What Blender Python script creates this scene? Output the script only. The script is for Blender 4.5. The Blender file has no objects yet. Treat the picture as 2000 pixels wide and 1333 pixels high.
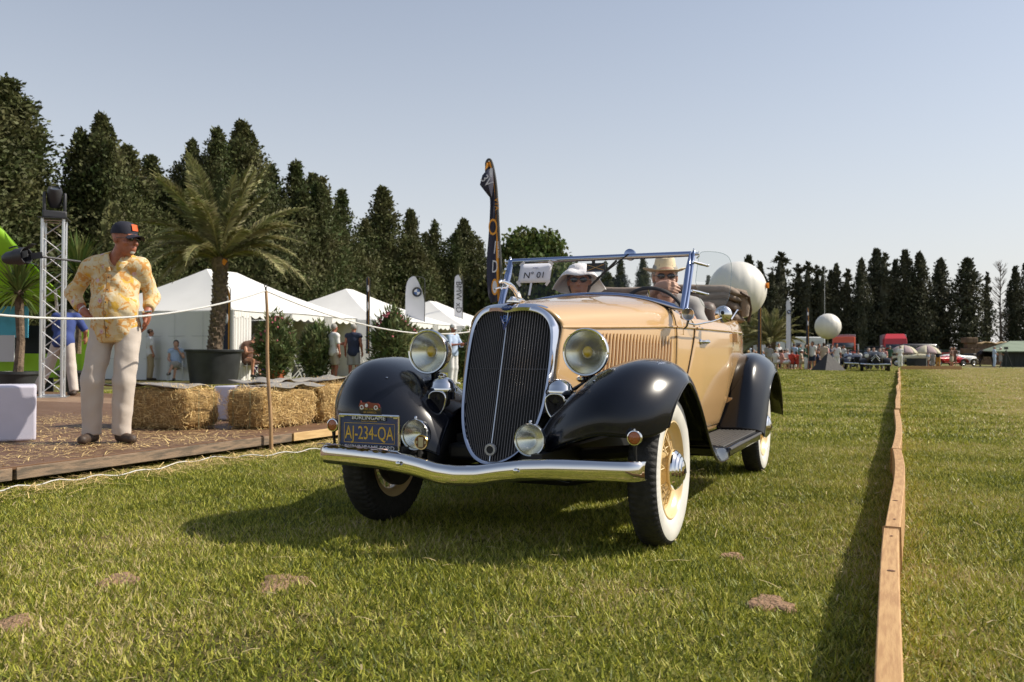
import bpy, bmesh, math, random
import numpy as np
from mathutils import Vector, Matrix, Euler
random.seed(7); rng = np.random.default_rng(7)
S = bpy.context.scene
COL = S.collection
# ------------------------------------------------------------------ camera, world, sun
CZ = .867; PITCH = .016; ROLL = .004; YAW = .418
cd = bpy.data.cameras.new('camera'); cam = bpy.data.objects.new('camera', cd); COL.objects.link(cam)
cd.sensor_width = 36; cd.lens = 31.2; cd.clip_start = .05; cd.clip_end = 3000
cd.dof.use_dof = True; cd.dof.focus_distance = 4.4; cd.dof.aperture_fstop = 5.6
_c, _s, _cr, _sr = math.cos(PITCH), math.sin(PITCH), math.cos(ROLL), math.sin(ROLL)
cam.matrix_world = Matrix(((_cr, -_sr, 0, 0), (-_sr*_s, -_cr*_s, -_c, 0), (_sr*_c, _cr*_c, -_s, CZ), (0, 0, 0, 1)))
S.camera = cam
SUN = Vector((1.083, .099, 1.0)).normalized()
EL = math.asin(SUN.z); AZ = math.atan2(SUN.x, SUN.y)
W = bpy.data.worlds.new('World'); S.world = W; W.use_nodes = True
nt = W.node_tree; nt.nodes.clear()
sky = nt.nodes.new('ShaderNodeTexSky'); sky.sky_type = 'NISHITA'; sky.sun_disc = False
sky.sun_elevation = EL; sky.sun_rotation = AZ; sky.air_density = 1.0; sky.dust_density = 1.2; sky.ozone_density = 1.0; sky.altitude = 0
hs = nt.nodes.new('ShaderNodeHueSaturation'); hs.inputs['Saturation'].default_value = .85
# summer haze: the sky pales evenly towards the horizon in every direction
wg = nt.nodes.new('ShaderNodeNewGeometry'); sx_ = nt.nodes.new('ShaderNodeSeparateXYZ'); ab = nt.nodes.new('ShaderNodeMath'); ab.operation = 'ABSOLUTE'
ml = nt.nodes.new('ShaderNodeMath'); ml.operation = 'MULTIPLY'; ml.inputs[1].default_value = -3.7; ex = nt.nodes.new('ShaderNodeMath'); ex.operation = 'EXPONENT'
m9 = nt.nodes.new('ShaderNodeMath'); m9.operation = 'MULTIPLY'; m9.inputs[1].default_value = .96; wm_ = nt.nodes.new('ShaderNodeMix'); wm_.data_type = 'RGBA'; wm_.inputs[7].default_value = (5.85, 5.7, 5.6, 1)
wl = nt.links.new; wl(wg.outputs['Incoming'], sx_.inputs[0]); wl(sx_.outputs[2], ab.inputs[0]); wl(ab.outputs[0], ml.inputs[0]); wl(ml.outputs[0], ex.inputs[0]); wl(ex.outputs[0], m9.inputs[0]); wl(m9.outputs[0], wm_.inputs[0])
bg = nt.nodes.new('ShaderNodeBackground'); bg.inputs['Strength'].default_value = .112
wo = nt.nodes.new('ShaderNodeOutputWorld')
wl(sky.outputs[0], hs.inputs['Color']); wl(hs.outputs[0], wm_.inputs[6]); wl(wm_.outputs[2], bg.inputs['Color']); wl(bg.outputs[0], wo.inputs['Surface'])
sd = bpy.data.lights.new('sun', 'SUN'); sd.energy = 4.45; sd.angle = math.radians(.53); sd.color = (1, .92, .79)
sun = bpy.data.objects.new('sun', sd); COL.objects.link(sun); sun.rotation_euler = SUN.to_track_quat('Z', 'Y').to_euler()
sun.location = (30, 3, 28)
S.view_settings.view_transform = 'Standard'; S.view_settings.look = 'None'; S.view_settings.exposure = .32; S.view_settings.gamma = 1
S.view_settings.use_curve_mapping = False
S.render.engine = 'CYCLES'; S.cycles.max_bounces = 8; S.cycles.transparent_max_bounces = 24
S.cycles.use_denoising = True; S.cycles.sample_clamp_indirect = 6; S.cycles.caustics_reflective = False; S.cycles.caustics_refractive = False

def g(px, py, z=0):
    """point at height z seen at photo pixel; used to place things on the ground"""
    r = ray(px, py); t = (z-CZ)/r[2]; return Vector((r[0]*t, r[1]*t, z))
def ray(px, py):
    xr = (px-1000)/1733.3; zr = -(py-666.5)/1733.3
    x = _cr*xr-_sr*zr; z2 = _sr*xr+_cr*zr
    return (x, _c-_s*z2, _s+_c*z2)
def at(px, py, Y):
    r = ray(px, py); k = Y/r[1]; return Vector((r[0]*k, Y, r[2]*k+CZ))
# lane frame: u along the lane (away), v to the right
LA = .4118
def lane(u, v, z=0): return Vector((math.sin(LA)*u+math.cos(LA)*v, math.cos(LA)*u-math.sin(LA)*v, z))

# ------------------------------------------------------------------ mesh helpers
class MB:
    def __init__(s): s.v = []; s.f = []; s.m = []
    def add(s, vs, fs, M=None, mi=0):
        o = len(s.v)
        if M is not None: vs = [M @ Vector(v) for v in vs]
        s.v.extend([tuple(v) for v in vs]); s.f.extend([tuple(i+o for i in f) for f in fs]); s.m.extend([mi]*len(fs)); return s
    def box(s, c, d, M=None, mi=0, t=1.0):
        x, y, z = d[0]/2, d[1]/2, d[2]/2; c = Vector(c)
        vs = [c+Vector(p) for p in ((-x, -y, -z), (x, -y, -z), (x, y, -z), (-x, y, -z), (-x*t, -y*t, z), (x*t, -y*t, z), (x*t, y*t, z), (-x*t, y*t, z))]
        return s.add(vs, [(0, 3, 2, 1), (4, 5, 6, 7), (0, 1, 5, 4), (1, 2, 6, 5), (2, 3, 7, 6), (3, 0, 4, 7)], M, mi)
    def tube(s, pts, r, n=8, M=None, mi=0, closed=False, sx=1.0, cap=True):
        pts = [Vector(p) for p in pts]; N = len(pts)
        rr = r if hasattr(r, '__len__') else [r]*N
        vs = []; fs = []; up = None
        for i, p in enumerate(pts):
            a = pts[(i-1) % N] if (closed or i > 0) else p; b = pts[(i+1) % N] if (closed or i < N-1) else p
            t = (b-a); t = t.normalized() if t.length > 1e-9 else Vector((0, 0, 1))
            if up is None:
                up = Vector((0, 0, 1)) if abs(t.z) < .9 else Vector((0, 1, 0))
            e1 = t.cross(up)
            if e1.length < 1e-6: e1 = t.cross(Vector((1, 0, 0)))
            e1.normalize(); e2 = e1.cross(t).normalized(); up = e2
            for k in range(n):
                a_ = 2*math.pi*k/n
                vs.append(p+e1*(math.cos(a_)*rr[i]*sx)+e2*(math.sin(a_)*rr[i]))
        L = N if closed else N-1
        for i in range(L):
            j = (i+1) % N
            for k in range(n):
                k2 = (k+1) % n; fs.append((i*n+k, i*n+k2, j*n+k2, j*n+k))
        if cap and not closed:
            fs.append(tuple(range(n))[::-1]); fs.append(tuple((N-1)*n+k for k in range(n)))
        return s.add(vs, fs, M, mi)
    def lathe(s, prof, n=32, M=None, mi=0, a0=0, a1=None, mis=None):
        """profile of (r, h) turned round local z"""
        full = a1 is None; a1 = 2*math.pi if full else a1; m = n if full else n+1
        vs = [(r*math.cos(a0+(a1-a0)*k/n), r*math.sin(a0+(a1-a0)*k/n), h) for r, h in prof for k in range(m)]
        for i in range(len(prof)-1):
            fs = []
            for k in range(n):
                k2 = (k+1) % m; fs.append((i*m+k, i*m+k2, (i+1)*m+k2, (i+1)*m+k))
            if i == 0: base = len(s.v); s.add(vs, [], M)
            s.f.extend([tuple(q+base for q in f) for f in fs]); s.m.extend([mis[i] if mis else mi]*n)
        return s
    def ell(s, c, r, n=12, M=None, mi=0):
        m = max(4, n//2+1); vs = []; fs = []
        for i in range(m+1):
            th = math.pi*i/m
            for k in range(n):
                a = 2*math.pi*k/n
                vs.append((c[0]+r[0]*math.sin(th)*math.cos(a), c[1]+r[1]*math.sin(th)*math.sin(a), c[2]+r[2]*math.cos(th)))
        for i in range(m):
            for k in range(n):
                k2 = (k+1) % n; fs.append((i*n+k, (i+1)*n+k, (i+1)*n+k2, i*n+k2))
        return s.add(vs, fs, M, mi)
    def grid(s, P, M=None, mi=0, flip=False, cu=False):
        P = np.asarray(P, float); a, b = P.shape[:2]; fs = []
        for i in range(a if cu else a-1):
            for j in range(b-1):
                i2 = (i+1) % a; q = (i*b+j, i*b+j+1, i2*b+j+1, i2*b+j); fs.append(q[::-1] if flip else q)
        return s.add(P.reshape(-1, 3).tolist(), fs, M, mi)
    def build(s, name, mats, parent=None, ang=35, smooth=True, bevel=0, solid=0, offs=-1, merge=0, subsurf=0, label=None, cat=None, group=None, kind=None, loc=None, seg=2):
        me = bpy.data.meshes.new(name); me.from_pydata(s.v, [], s.f)
        if not isinstance(mats, (list, tuple)): mats = [mats]
        for m in mats: me.materials.append(m)
        if len(mats) > 1: me.polygons.foreach_set('material_index', s.m)
        if merge:
            bm = bmesh.new(); bm.from_mesh(me); bmesh.ops.remove_doubles(bm, verts=bm.verts, dist=merge); bm.to_mesh(me); bm.free()
        me.update()
        if smooth: me.shade_smooth(); me.set_sharp_from_angle(angle=math.radians(ang))
        return link(name, me, parent, bevel, solid, offs, subsurf, label, cat, group, kind, loc, seg)
def link(name, me, parent=None, bevel=0, solid=0, offs=-1, subsurf=0, label=None, cat=None, group=None, kind=None, loc=None, seg=2):
    o = bpy.data.objects.new(name, me); COL.objects.link(o)
    if parent: o.parent = parent
    if loc is not None: o.location = loc
    if solid: md = o.modifiers.new('s', 'SOLIDIFY'); md.thickness = solid; md.offset = offs
    if bevel: md = o.modifiers.new('b', 'BEVEL'); md.width = bevel; md.segments = seg; md.limit_method = 'ANGLE'; md.angle_limit = math.radians(40); md.harden_normals = False
    if subsurf: md = o.modifiers.new('u', 'SUBSURF'); md.levels = md.render_levels = subsurf
    tag(o, label, cat, group, kind); return o
def tag(o, label=None, cat=None, group=None, kind=None):
    if label: o['label'] = label
    if cat: o['category'] = cat
    if group: o['group'] = group
    if kind: o['kind'] = kind
    return o
def thing(name, label, cat, loc=(0, 0, 0), rz=0, group=None, sc=1):
    o = bpy.data.objects.new(name, None); COL.objects.link(o); o.location = loc; o.rotation_euler = (0, 0, rz); o.empty_display_size = .2
    if sc != 1: o.scale = (sc, sc, sc)
    return tag(o, label, cat, group)
def dup(o, loc=None, rz=None, label=None, parent=None, sc=None, group=None):
    c = o.copy(); COL.objects.link(c)
    if parent is not None: c.parent = parent
    if loc is not None: c.location = loc
    if rz is not None: c.rotation_euler = (0, 0, rz)
    if sc is not None: c.scale = (sc, sc, sc) if not hasattr(sc, '__len__') else sc
    if label: c['label'] = label
    if group: c['group'] = group
    for ch in o.children: dup(ch, parent=c)
    return c
def inst(o, parent, M=None, name=None):
    """another piece sharing o's mesh"""
    c = bpy.data.objects.new(name or o.name.split('.')[0], o.data); COL.objects.link(c); c.parent = parent
    for md in o.modifiers:
        n = c.modifiers.new(md.name, md.type)
        for p in ('thickness', 'offset', 'width', 'segments', 'limit_method', 'angle_limit', 'levels', 'render_levels'):
            if hasattr(md, p): setattr(n, p, getattr(md, p))
    if M is not None: c.matrix_local = M
    return c
def T(x, y, z): return Matrix.Translation((x, y, z))
def R(a, ax): return Matrix.Rotation(a, 4, ax)
def rot_to(d, up='Y'): return Vector(d).to_track_quat('Z', up).to_matrix().to_4x4()
def catmull(P, n):
    """resample list of points (k, ...) to n samples through them"""
    P = np.asarray(P, float); k = len(P); Q = np.concatenate([[2*P[0]-P[1]], P, [2*P[-1]-P[-2]]])
    t = np.linspace(0, k-1, n); i = np.minimum(t.astype(int), k-2); f = t-i
    f = f.reshape((-1,)+(1,)*(P.ndim-1)); a, b, c, d = Q[i], Q[i+1], Q[i+2], Q[i+3]
    return .5*((2*b)+(-a+c)*f+(2*a-5*b+4*c-d)*f*f+(-a+3*b-3*c+d)*f**3)
def net(ctrl, nu, nv):
    C = catmull(ctrl, nu); return np.swapaxes(catmull(np.swapaxes(C, 0, 1), nv), 0, 1)
def text(name, body, size, mat, parent, M, ext=.001, label=None, xs=1.0, shear=0):
    cu = bpy.data.curves.new(name, 'FONT'); cu.body = body; cu.size = size; cu.extrude = ext; cu.align_x = 'CENTER'; cu.align_y = 'CENTER'; cu.shear = shear; cu.resolution_u = 3
    o = bpy.data.objects.new(name, cu); COL.objects.link(o); dg = bpy.context.evaluated_depsgraph_get()
    me = bpy.data.meshes.new_from_object(o.evaluated_get(dg)); bpy.data.objects.remove(o); me.materials.clear(); me.materials.append(mat)
    n = link(name, me, parent); n.matrix_local = M @ Matrix.Diagonal((xs, 1, 1, 1)); return n

# ------------------------------------------------------------------ materials
_M = {}
def mat(name, col, rough=.6, metal=0, coat=0, var=0, vs=8, bump=0, bs=60, col2=None, spec=.5, trans=0, alpha=1, emit=0, isl=0, sheen=0, lo=.4, hi=.6, det=3, sub=0, island_hue=0, stretch=None):
    if name in _M: return _M[name]
    m = bpy.data.materials.new(name); m.use_nodes = True; t = m.node_tree; L = t.links; b = t.nodes['Principled BSDF']
    c4 = (*col, 1); I = b.inputs
    I['Base Color'].default_value = c4; I['Roughness'].default_value = rough; I['Metallic'].default_value = metal
    I['Coat Weight'].default_value = coat; I['Coat Roughness'].default_value = .04; I['Specular IOR Level'].default_value = spec
    I['Transmission Weight'].default_value = trans; I['Alpha'].default_value = alpha
    if sub: I['Subsurface Weight'].default_value = sub; I['Subsurface Radius'].default_value = (.01, .004, .002)
    cur = None
    tc = t.nodes.new('ShaderNodeTexCoord')
    src = tc.outputs['Object']
    if stretch:
        mp = t.nodes.new('ShaderNodeMapping'); mp.inputs['Scale'].default_value = stretch; L.new(src, mp.inputs[0]); src = mp.outputs[0]
    if var or col2:
        n = t.nodes.new('ShaderNodeTexNoise'); n.inputs['Scale'].default_value = vs; n.inputs['Detail'].default_value = det; L.new(src, n.inputs['Vector'])
        r = t.nodes.new('ShaderNodeMapRange'); r.inputs[1].default_value = lo; r.inputs[2].default_value = hi; L.new(n.outputs[0], r.inputs[0])
        mx = t.nodes.new('ShaderNodeMix'); mx.data_type = 'RGBA'; L.new(r.outputs[0], mx.inputs[0])
        mx.inputs[6].default_value = c4; mx.inputs[7].default_value = (*(col2 or [c*(1-var) for c in col]), 1); cur = mx.outputs[2]
    if isl:
        gi = t.nodes.new('ShaderNodeNewGeometry'); mr = t.nodes.new('ShaderNodeMapRange'); mr.inputs[3].default_value = 1-isl; mr.inputs[4].default_value = 1+isl; L.new(gi.outputs['Random Per Island'], mr.inputs[0])
        hv = t.nodes.new('ShaderNodeHueSaturation'); L.new(mr.outputs[0], hv.inputs['Value'])
        if island_hue:
            m2 = t.nodes.new('ShaderNodeMapRange'); m2.inputs[3].default_value = .5-island_hue; m2.inputs[4].default_value = .5+island_hue; L.new(gi.outputs['Random Per Island'], m2.inputs[0]); L.new(m2.outputs[0], hv.inputs['Hue'])
        if cur: L.new(cur, hv.inputs['Color'])
        else: hv.inputs['Color'].default_value = c4
        cur = hv.outputs[0]
    if cur: L.new(cur, I['Base Color'])
    if bump:
        n = t.nodes.new('ShaderNodeTexNoise'); n.inputs['Scale'].default_value = bs; n.inputs['Detail'].default_value = 4; L.new(src, n.inputs['Vector'])
        bp = t.nodes.new('ShaderNodeBump'); bp.inputs['Strength'].default_value = bump; bp.inputs['Distance'].default_value = .02; L.new(n.outputs[0], bp.inputs['Height']); L.new(bp.outputs[0], I['Normal'])
    if emit: I['Emission Color'].default_value = c4; I['Emission Strength'].default_value = emit
    _M[name] = m; return m
def leafmat(name, col, col2, tr=.25, isl=.35, vs=.8, hue=.02, rough=.55):
    """foliage: position noise for clumps, per-leaf variation, some translucency"""
    m = mat(name, col, rough, col2=col2, vs=vs, isl=isl, island_hue=hue, spec=.3, lo=.35, hi=.65)
    t = m.node_tree
    if tr and 'Translucent BSDF' not in [n.name for n in t.nodes]:
        b = t.nodes['Principled BSDF']; tl = t.nodes.new('ShaderNodeBsdfTranslucent'); mx = t.nodes.new('ShaderNodeMixShader'); mx.inputs[0].default_value = tr
        src = b.inputs['Base Color'].links[0].from_socket; b.inputs['Specular IOR Level'].default_value = .12; t.links.new(src, tl.inputs[0])
        t.links.new(b.outputs[0], mx.inputs[1]); t.links.new(tl.outputs[0], mx.inputs[2]); t.links.new(mx.outputs[0], t.nodes['Material Output'].inputs[0])
    return m
def glassmat(name, tint=(1, 1, 1), ior=1.5, rough=.0):
    if name in _M: return _M[name]
    m = bpy.data.materials.new(name); m.use_nodes = True; t = m.node_tree; t.nodes.clear(); N = t.nodes.new; L = t.links.new
    o = N('ShaderNodeOutputMaterial'); f = N('ShaderNodeFresnel'); f.inputs[0].default_value = ior; tr = N('ShaderNodeBsdfTransparent'); tr.inputs[0].default_value = (*tint, 1)
    gl = N('ShaderNodeBsdfGlossy'); gl.inputs['Roughness'].default_value = rough; mx = N('ShaderNodeMixShader')
    ge = N('ShaderNodeNewGeometry'); mr = N('ShaderNodeMapRange'); mr.inputs[3].default_value = ior; mr.inputs[4].default_value = 1/ior; L(ge.outputs['Backfacing'], mr.inputs[0]); L(mr.outputs[0], f.inputs[0]); L(f.outputs[0], mx.inputs[0]); L(tr.outputs[0], mx.inputs[1]); L(gl.outputs[0], mx.inputs[2]); L(mx.outputs[0], o.inputs[0]); _M[name] = m; return m

CHROME = mat('chrome', (.80, .80, .80), .05, 1)
STEEL = mat('polished_steel', (.62, .66, .75), .12, 1)
BLACKP = mat('black_paint', (.004, .005, .009), .22, 0, coat=.45, spec=.25)
TAN = mat('tan_paint', (.58, .365, .163), .27, 0, coat=1, bump=.012, bs=2)
DARK = mat('dark_metal', (.012, .012, .012), .5, 0)
RUBBER = mat('tyre_rubber', (.022, .021, .02), .75, var=.5, vs=30, bump=.2, bs=120)
WHITEWALL = mat('whitewall', (.72, .70, .64), .5, var=.12, vs=6)
RIMY = mat('rim_yellow', (.74, .55, .27), .3, coat=.5)
AMBER = mat('amber_lens', (.42, .10, .01), .15, coat=1, bump=.4, bs=150)
GLASS = glassmat('glass')
WHITE = mat('white_plastic', (.72, .72, .72), .45, var=.06)
BLACKM = mat('matt_black', (.02, .02, .022), .6)
# ------------------------------------------------------------------ ground
def ground_mat():
    m = bpy.data.materials.new('field_soil'); m.use_nodes = True; t = m.node_tree; N = t.nodes.new; L = t.links.new; b = t.nodes['Principled BSDF']
    geo = N('ShaderNodeNewGeometry')
    def noise(s, d=4):
        n = N('ShaderNodeTexNoise'); n.inputs['Scale'].default_value = s; n.inputs['Detail'].default_value = d; L(geo.outputs['Position'], n.inputs['Vector']); return n.outputs[0]
    def mix(f, a, c, lo=.4, hi=.6):
        r = N('ShaderNodeMapRange'); r.inputs[1].default_value = lo; r.inputs[2].default_value = hi; L(f, r.inputs[0]); x = N('ShaderNodeMix'); x.data_type = 'RGBA'; L(r.outputs[0], x.inputs[0])
        for s_, q in ((6, a), (7, c)):
            if isinstance(q, tuple): x.inputs[s_].default_value = (*q, 1)
            else: L(q, x.inputs[s_])
        return x.outputs[2]
    c1 = mix(noise(35, 6), (.065, .062, .020), (.14, .11, .05))
    c2 = mix(noise(.35, 3), c1, (.22, .235, .04), .45, .62)
    c3 = mix(noise(1.7, 4), c2, (.26, .17, .115), .62, .68)
    # beyond the timber edging the field is drier, in mown stripes along the lane
    d = N('ShaderNodeVectorMath'); d.operation = 'DOT_PRODUCT'; L(geo.outputs['Position'], d.inputs[0]); d.inputs[1].default_value = (math.cos(LA), -math.sin(LA), 0)
    w = N('ShaderNodeMath'); w.operation = 'SINE'; s2 = N('ShaderNodeMath'); s2.operation = 'MULTIPLY'; s2.inputs[1].default_value = 1.7; L(d.outputs['Value'], s2.inputs[0]); L(s2.outputs[0], w.inputs[0])
    dry = mix(w.outputs[0], (.20, .175, .085), (.17, .175, .055), -.4, .6)
    dry2 = mix(noise(.6, 4), dry, (.23, .19, .105), .5, .65)
    c4 = mix(d.outputs['Value'], c3, dry2, 1.0, 2.2)
    L(c4, b.inputs['Base Color']); b.inputs['Roughness'].default_value = .95; b.inputs['Specular IOR Level'].default_value = .15
    bp = N('ShaderNodeBump'); bp.inputs['Strength'].default_value = .9; bp.inputs['Distance'].default_value = .03; L(noise(28, 8), bp.inputs['Height']); L(bp.outputs[0], b.inputs['Normal'])
    return m
mb = MB(); n = 60
xs = np.concatenate([np.linspace(-900, -40, 8), np.linspace(-36, 60, 49), np.linspace(70, 900, 8)]); ys = np.concatenate([np.linspace(-60, -5, 4), np.linspace(-3, 60, 64), np.linspace(70, 1400, 14)])
P = np.zeros((len(xs), len(ys), 3)); P[..., 0] = xs[:, None]; P[..., 1] = ys[None]
P[..., 2] = 0
mb.grid(P, flip=True).build('ground', ground_mat(), kind='structure')

def grassmat():
    m = bpy.data.materials.new('grass_blades'); m.use_nodes = True; t = m.node_tree; N = t.nodes.new; L = t.links.new; b = t.nodes['Principled BSDF']
    geo = N('ShaderNodeNewGeometry'); oi = N('ShaderNodeObjectInfo')
    ramp = N('ShaderNodeValToRGB'); e = ramp.color_ramp.elements
    e[0].position = 0; e[0].color = (.10, .125, .015, 1); e[1].position = 1; e[1].color = (.58, .46, .24, 1)
    for p, c in ((.28, (.235, .265, .028)), (.55, (.42, .42, .048)), (.74, (.50, .45, .10)), (.88, (.46, .38, .17))):
        q = e.new(p); q.color = (*c, 1)
    n = N('ShaderNodeTexNoise'); n.inputs['Scale'].default_value = .9; n.inputs['Detail'].default_value = 3; L(geo.outputs['Position'], n.inputs['Vector'])
    mr = N('ShaderNodeMapRange'); mr.inputs[1].default_value = .35; mr.inputs[2].default_value = .68; mr.inputs[3].default_value = -.26; mr.inputs[4].default_value = .32; L(n.outputs[0], mr.inputs[0])
    d = N('ShaderNodeVectorMath'); d.operation = 'DOT_PRODUCT'; L(geo.outputs['Position'], d.inputs[0]); d.inputs[1].default_value = (math.cos(LA), -math.sin(LA), 0)
    m3 = N('ShaderNodeMapRange'); m3.inputs[1].default_value = .9; m3.inputs[2].default_value = 2.0; m3.inputs[3].default_value = -.10; m3.inputs[4].default_value = .36; L(d.outputs['Value'], m3.inputs[0])
    a = N('ShaderNodeMath'); L(geo.outputs['Random Per Island'], a.inputs[0]); L(mr.outputs[0], a.inputs[1])
    a2 = N('ShaderNodeMath'); L(a.outputs[0], a2.inputs[0]); L(m3.outputs[0], a2.inputs[1]); L(a2.outputs[0], ramp.inputs[0])
    L(ramp.outputs[0], b.inputs['Base Color']); b.inputs['Roughness'].default_value = .5; b.inputs['Specular IOR Level'].default_value = .35
    tl = N('ShaderNodeBsdfTranslucent'); L(ramp.outputs[0], tl.inputs[0]); mx = N('ShaderNodeMixShader'); mx.inputs[0].default_value = .25
    L(b.outputs[0], mx.inputs[1]); L(tl.outputs[0], mx.inputs[2]); L(mx.outputs[0], t.nodes['Material Output'].inputs[0]); return m
GM = grassmat()
def grass_patch(size, nb, hmin, hmax, wmin, wmax, lean, seed):
    r = np.random.default_rng(seed); v = []; f = []
    for i in range(nb):
        x, y = r.uniform(-size/2, size/2, 2); h = r.uniform(hmin, hmax); w = r.uniform(wmin, wmax); a = r.uniform(0, 6.283); b = r.uniform(0, 6.283); ln = min(1.5, .35+1.15*r.uniform(0, 1)**.6*lean)
        dx, dy = math.cos(a)*w/2, math.sin(a)*w/2; lx, ly = math.cos(b)*h*math.sin(ln), math.sin(b)*h*math.sin(ln); z = h*math.cos(ln)
        o = len(v); z0 = r.uniform(-.01, .012)
        v += [(x-dx, y-dy, z0), (x+dx, y+dy, z0), (x+dx*.8+lx*.45, y+dy*.8+ly*.45, z*.6), (x-dx*.8+lx*.45, y-dy*.8+ly*.45, z*.6), (x+lx, y+ly, z*.8+.006+r.uniform(0, .012))]
        f += [(o, o+1, o+2, o+3), (o+3, o+2, o+4)]
    return v, f
def grass_stuff(label, size, nb, hr, wr, lean, pts, seed):
    """one mesh tuft repeated by geometry nodes over the jittered lattice of points; pts: list of (u0,u1,v0,v1,density)"""
    v, f = grass_patch(size, nb, *hr, *wr, lean, seed)
    me = bpy.data.meshes.new('grass'); me.from_pydata(v, [], f); me.materials.append(GM); me.shade_smooth()
    o = bpy.data.objects.new('grass', me); COL.objects.link(o); tag(o, label, None, None, 'stuff')
    ng = bpy.data.node_groups.new('scatter', 'GeometryNodeTree'); ng.interface.new_socket('Geometry', in_out='INPUT', socket_type='NodeSocketGeometry'); ng.interface.new_socket('Geometry', in_out='OUTPUT', socket_type='NodeSocketGeometry')
    N = ng.nodes.new; L = ng.links.new; gi = N('NodeGroupInput'); go = N('NodeGroupOutput'); jn = N('GeometryNodeJoinGeometry')
    for k, (x0, x1, y0, y1, dens) in enumerate(pts):
        gr = N('GeometryNodeMeshGrid'); sp = dens; gr.inputs['Size X'].default_value = x1-x0; gr.inputs['Size Y'].default_value = y1-y0; gr.inputs['Vertices X'].default_value = int((x1-x0)/sp)+1; gr.inputs['Vertices Y'].default_value = int((y1-y0)/sp)+1
        tf = N('GeometryNodeTransform'); c = lane((y0+y1)/2, (x0+x1)/2); tf.inputs['Translation'].default_value = c; tf.inputs['Rotation'].default_value = (0, 0, -LA+.02)
        L(gr.outputs['Mesh'], tf.inputs['Geometry'])
        jt = N('GeometryNodeSetPosition'); rj = N('FunctionNodeRandomValue'); rj.data_type = 'FLOAT_VECTOR'; rj.inputs[0].default_value = (-sp*.2, -sp*.2, 0); rj.inputs[1].default_value = (sp*.2, sp*.2, 0); L(tf.outputs[0], jt.inputs['Geometry']); L(rj.outputs[0], jt.inputs['Offset'])
        ip = N('GeometryNodeInstanceOnPoints'); L(jt.outputs[0], ip.inputs['Points']); L(gi.outputs[0], ip.inputs['Instance'])
        rv = N('FunctionNodeRandomValue'); rv.data_type = 'FLOAT_VECTOR'; rv.inputs[0].default_value = (-.012, -.012, 0); rv.inputs[1].default_value = (.012, .012, 6.283); L(rv.outputs[0], ip.inputs['Rotation'])
        rs = N('FunctionNodeRandomValue'); rs.data_type = 'FLOAT'; rs.inputs[2].default_value = .92; rs.inputs[3].default_value = 1.25; L(rs.outputs[1], ip.inputs['Scale']); L(ip.outputs[0], jn.inputs[0])
    L(jn.outputs[0], go.inputs[0]); md = o.modifiers.new('scatter', 'NODES'); md.node_group = ng; return o
# regions are (v0, v1, u0, u1) in the lane frame
grass_stuff('short sunlit turf in front of the car', .5, 1300, (.012, .038), (.003, .0070), 1.0, [(-6, 7, .3, 10, .31)], 1)
grass_stuff('mown turf further down the lane', .9, 800, (.02, .055), (.007, .015), 1.0, [(-6, 13, 10, 26, .5), (-16, -6, 3, 26, .6)], 2)
grass_stuff('distant mown turf of the field', 2.2, 1200, (.02, .05), (.02, .045), .8, [(-19, 34, 26, 75, 1.25), (13, 34, 8, 26, 1.3)], 3)

# bare reddish soil patches worn through the turf
SOIL = mat('bare_soil', (.36, .22, .13), .95, var=.3, vs=30, bump=1, bs=70)
for px, py, sx, sy, sd_ in ((552, 1132, .085, .11, 1), (232, 1127, .07, .09, 2), (20, 1212, .06, .08, 3), (1505, 1172, .07, .09, 4), (1432, 1082, .045, .06, 5)):
    c = g(px, py, .02); r = random.Random(sd_); rows = []
    for k, f in ((0, 0.01), (1, .35), (2, .7), (3, 1.0), (4, 1.25)):
        rows.append([(c.x+sx*f*math.cos(a)*(1+.22*math.sin(a*3+sd_)+.12*math.sin(a*7+k)), c.y+sy*f*math.sin(a)*(1+.22*math.sin(a*3+sd_)+.12*math.sin(a*7+k)), (.019, .019, .018, .013, -.01)[k]+r.uniform(-.002, .002)) for a in np.linspace(0, 2*math.pi, 25)])
    MB().grid(np.array(rows)).build('bare_soil', SOIL, kind='structure')
# ------------------------------------------------------------------ the vintage car (local frame: x = its left, -y = front)
CAR = thing('vintage_car', 'tan open vintage convertible with black fenders, chrome grille and whitewall tyres driving on the grass', 'car', (-.002, 4.376, 0), -YAW)
def fy(x, z): return -.04-.29*(1.103-z)+.095*(min(abs(x)/.24, 1.2))**1.4
HALF = [(0, 1.118), (.07, 1.122), (.13, 1.117), (.18, 1.098), (.215, 1.06), (.236, 1.0), (.242, .90), (.242, .80), (.238, .70), (.228, .60), (.205, .51), (.165, .435), (.11, .38), (.05, .352), (0, .345)]
INN = [(0, 1.070), (.06, 1.080), (.11, 1.078), (.155, 1.062), (.187, 1.03), (.204, .98), (.211, .90), (.212, .80), (.208, .70), (.198, .605), (.176, .52), (.14, .452), (.093, .403), (.042, .380), (0, .374)]
ho = catmull(HALF, 50); hi_ = catmull(INN, 50)
def ring(h, d, k=1.0):
    pts = [(x*k, fy(x, z)+d, z) for x, z in h]; return pts+[(-x, y, z) for x, y, z in pts[-2:0:-1]]
mid = (ho+hi_)/2
G = np.array([ring(ho, .085, 1.01), ring(ho, .03, 1.01), ring(ho*.93+hi_*.07, .004), ring(mid, -.016), ring(hi_*.9+ho*.1, -.008), ring(hi_, .012), ring(hi_, .04)])
SHELL = mat('grille_shell_chrome', (.66, .68, .74), .09, 1)
G2 = np.concatenate([G, G[:, :1]], 1)
MB().grid(G2, flip=True).build('grille_shell', SHELL, CAR, ang=60, merge=1e-4)
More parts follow.
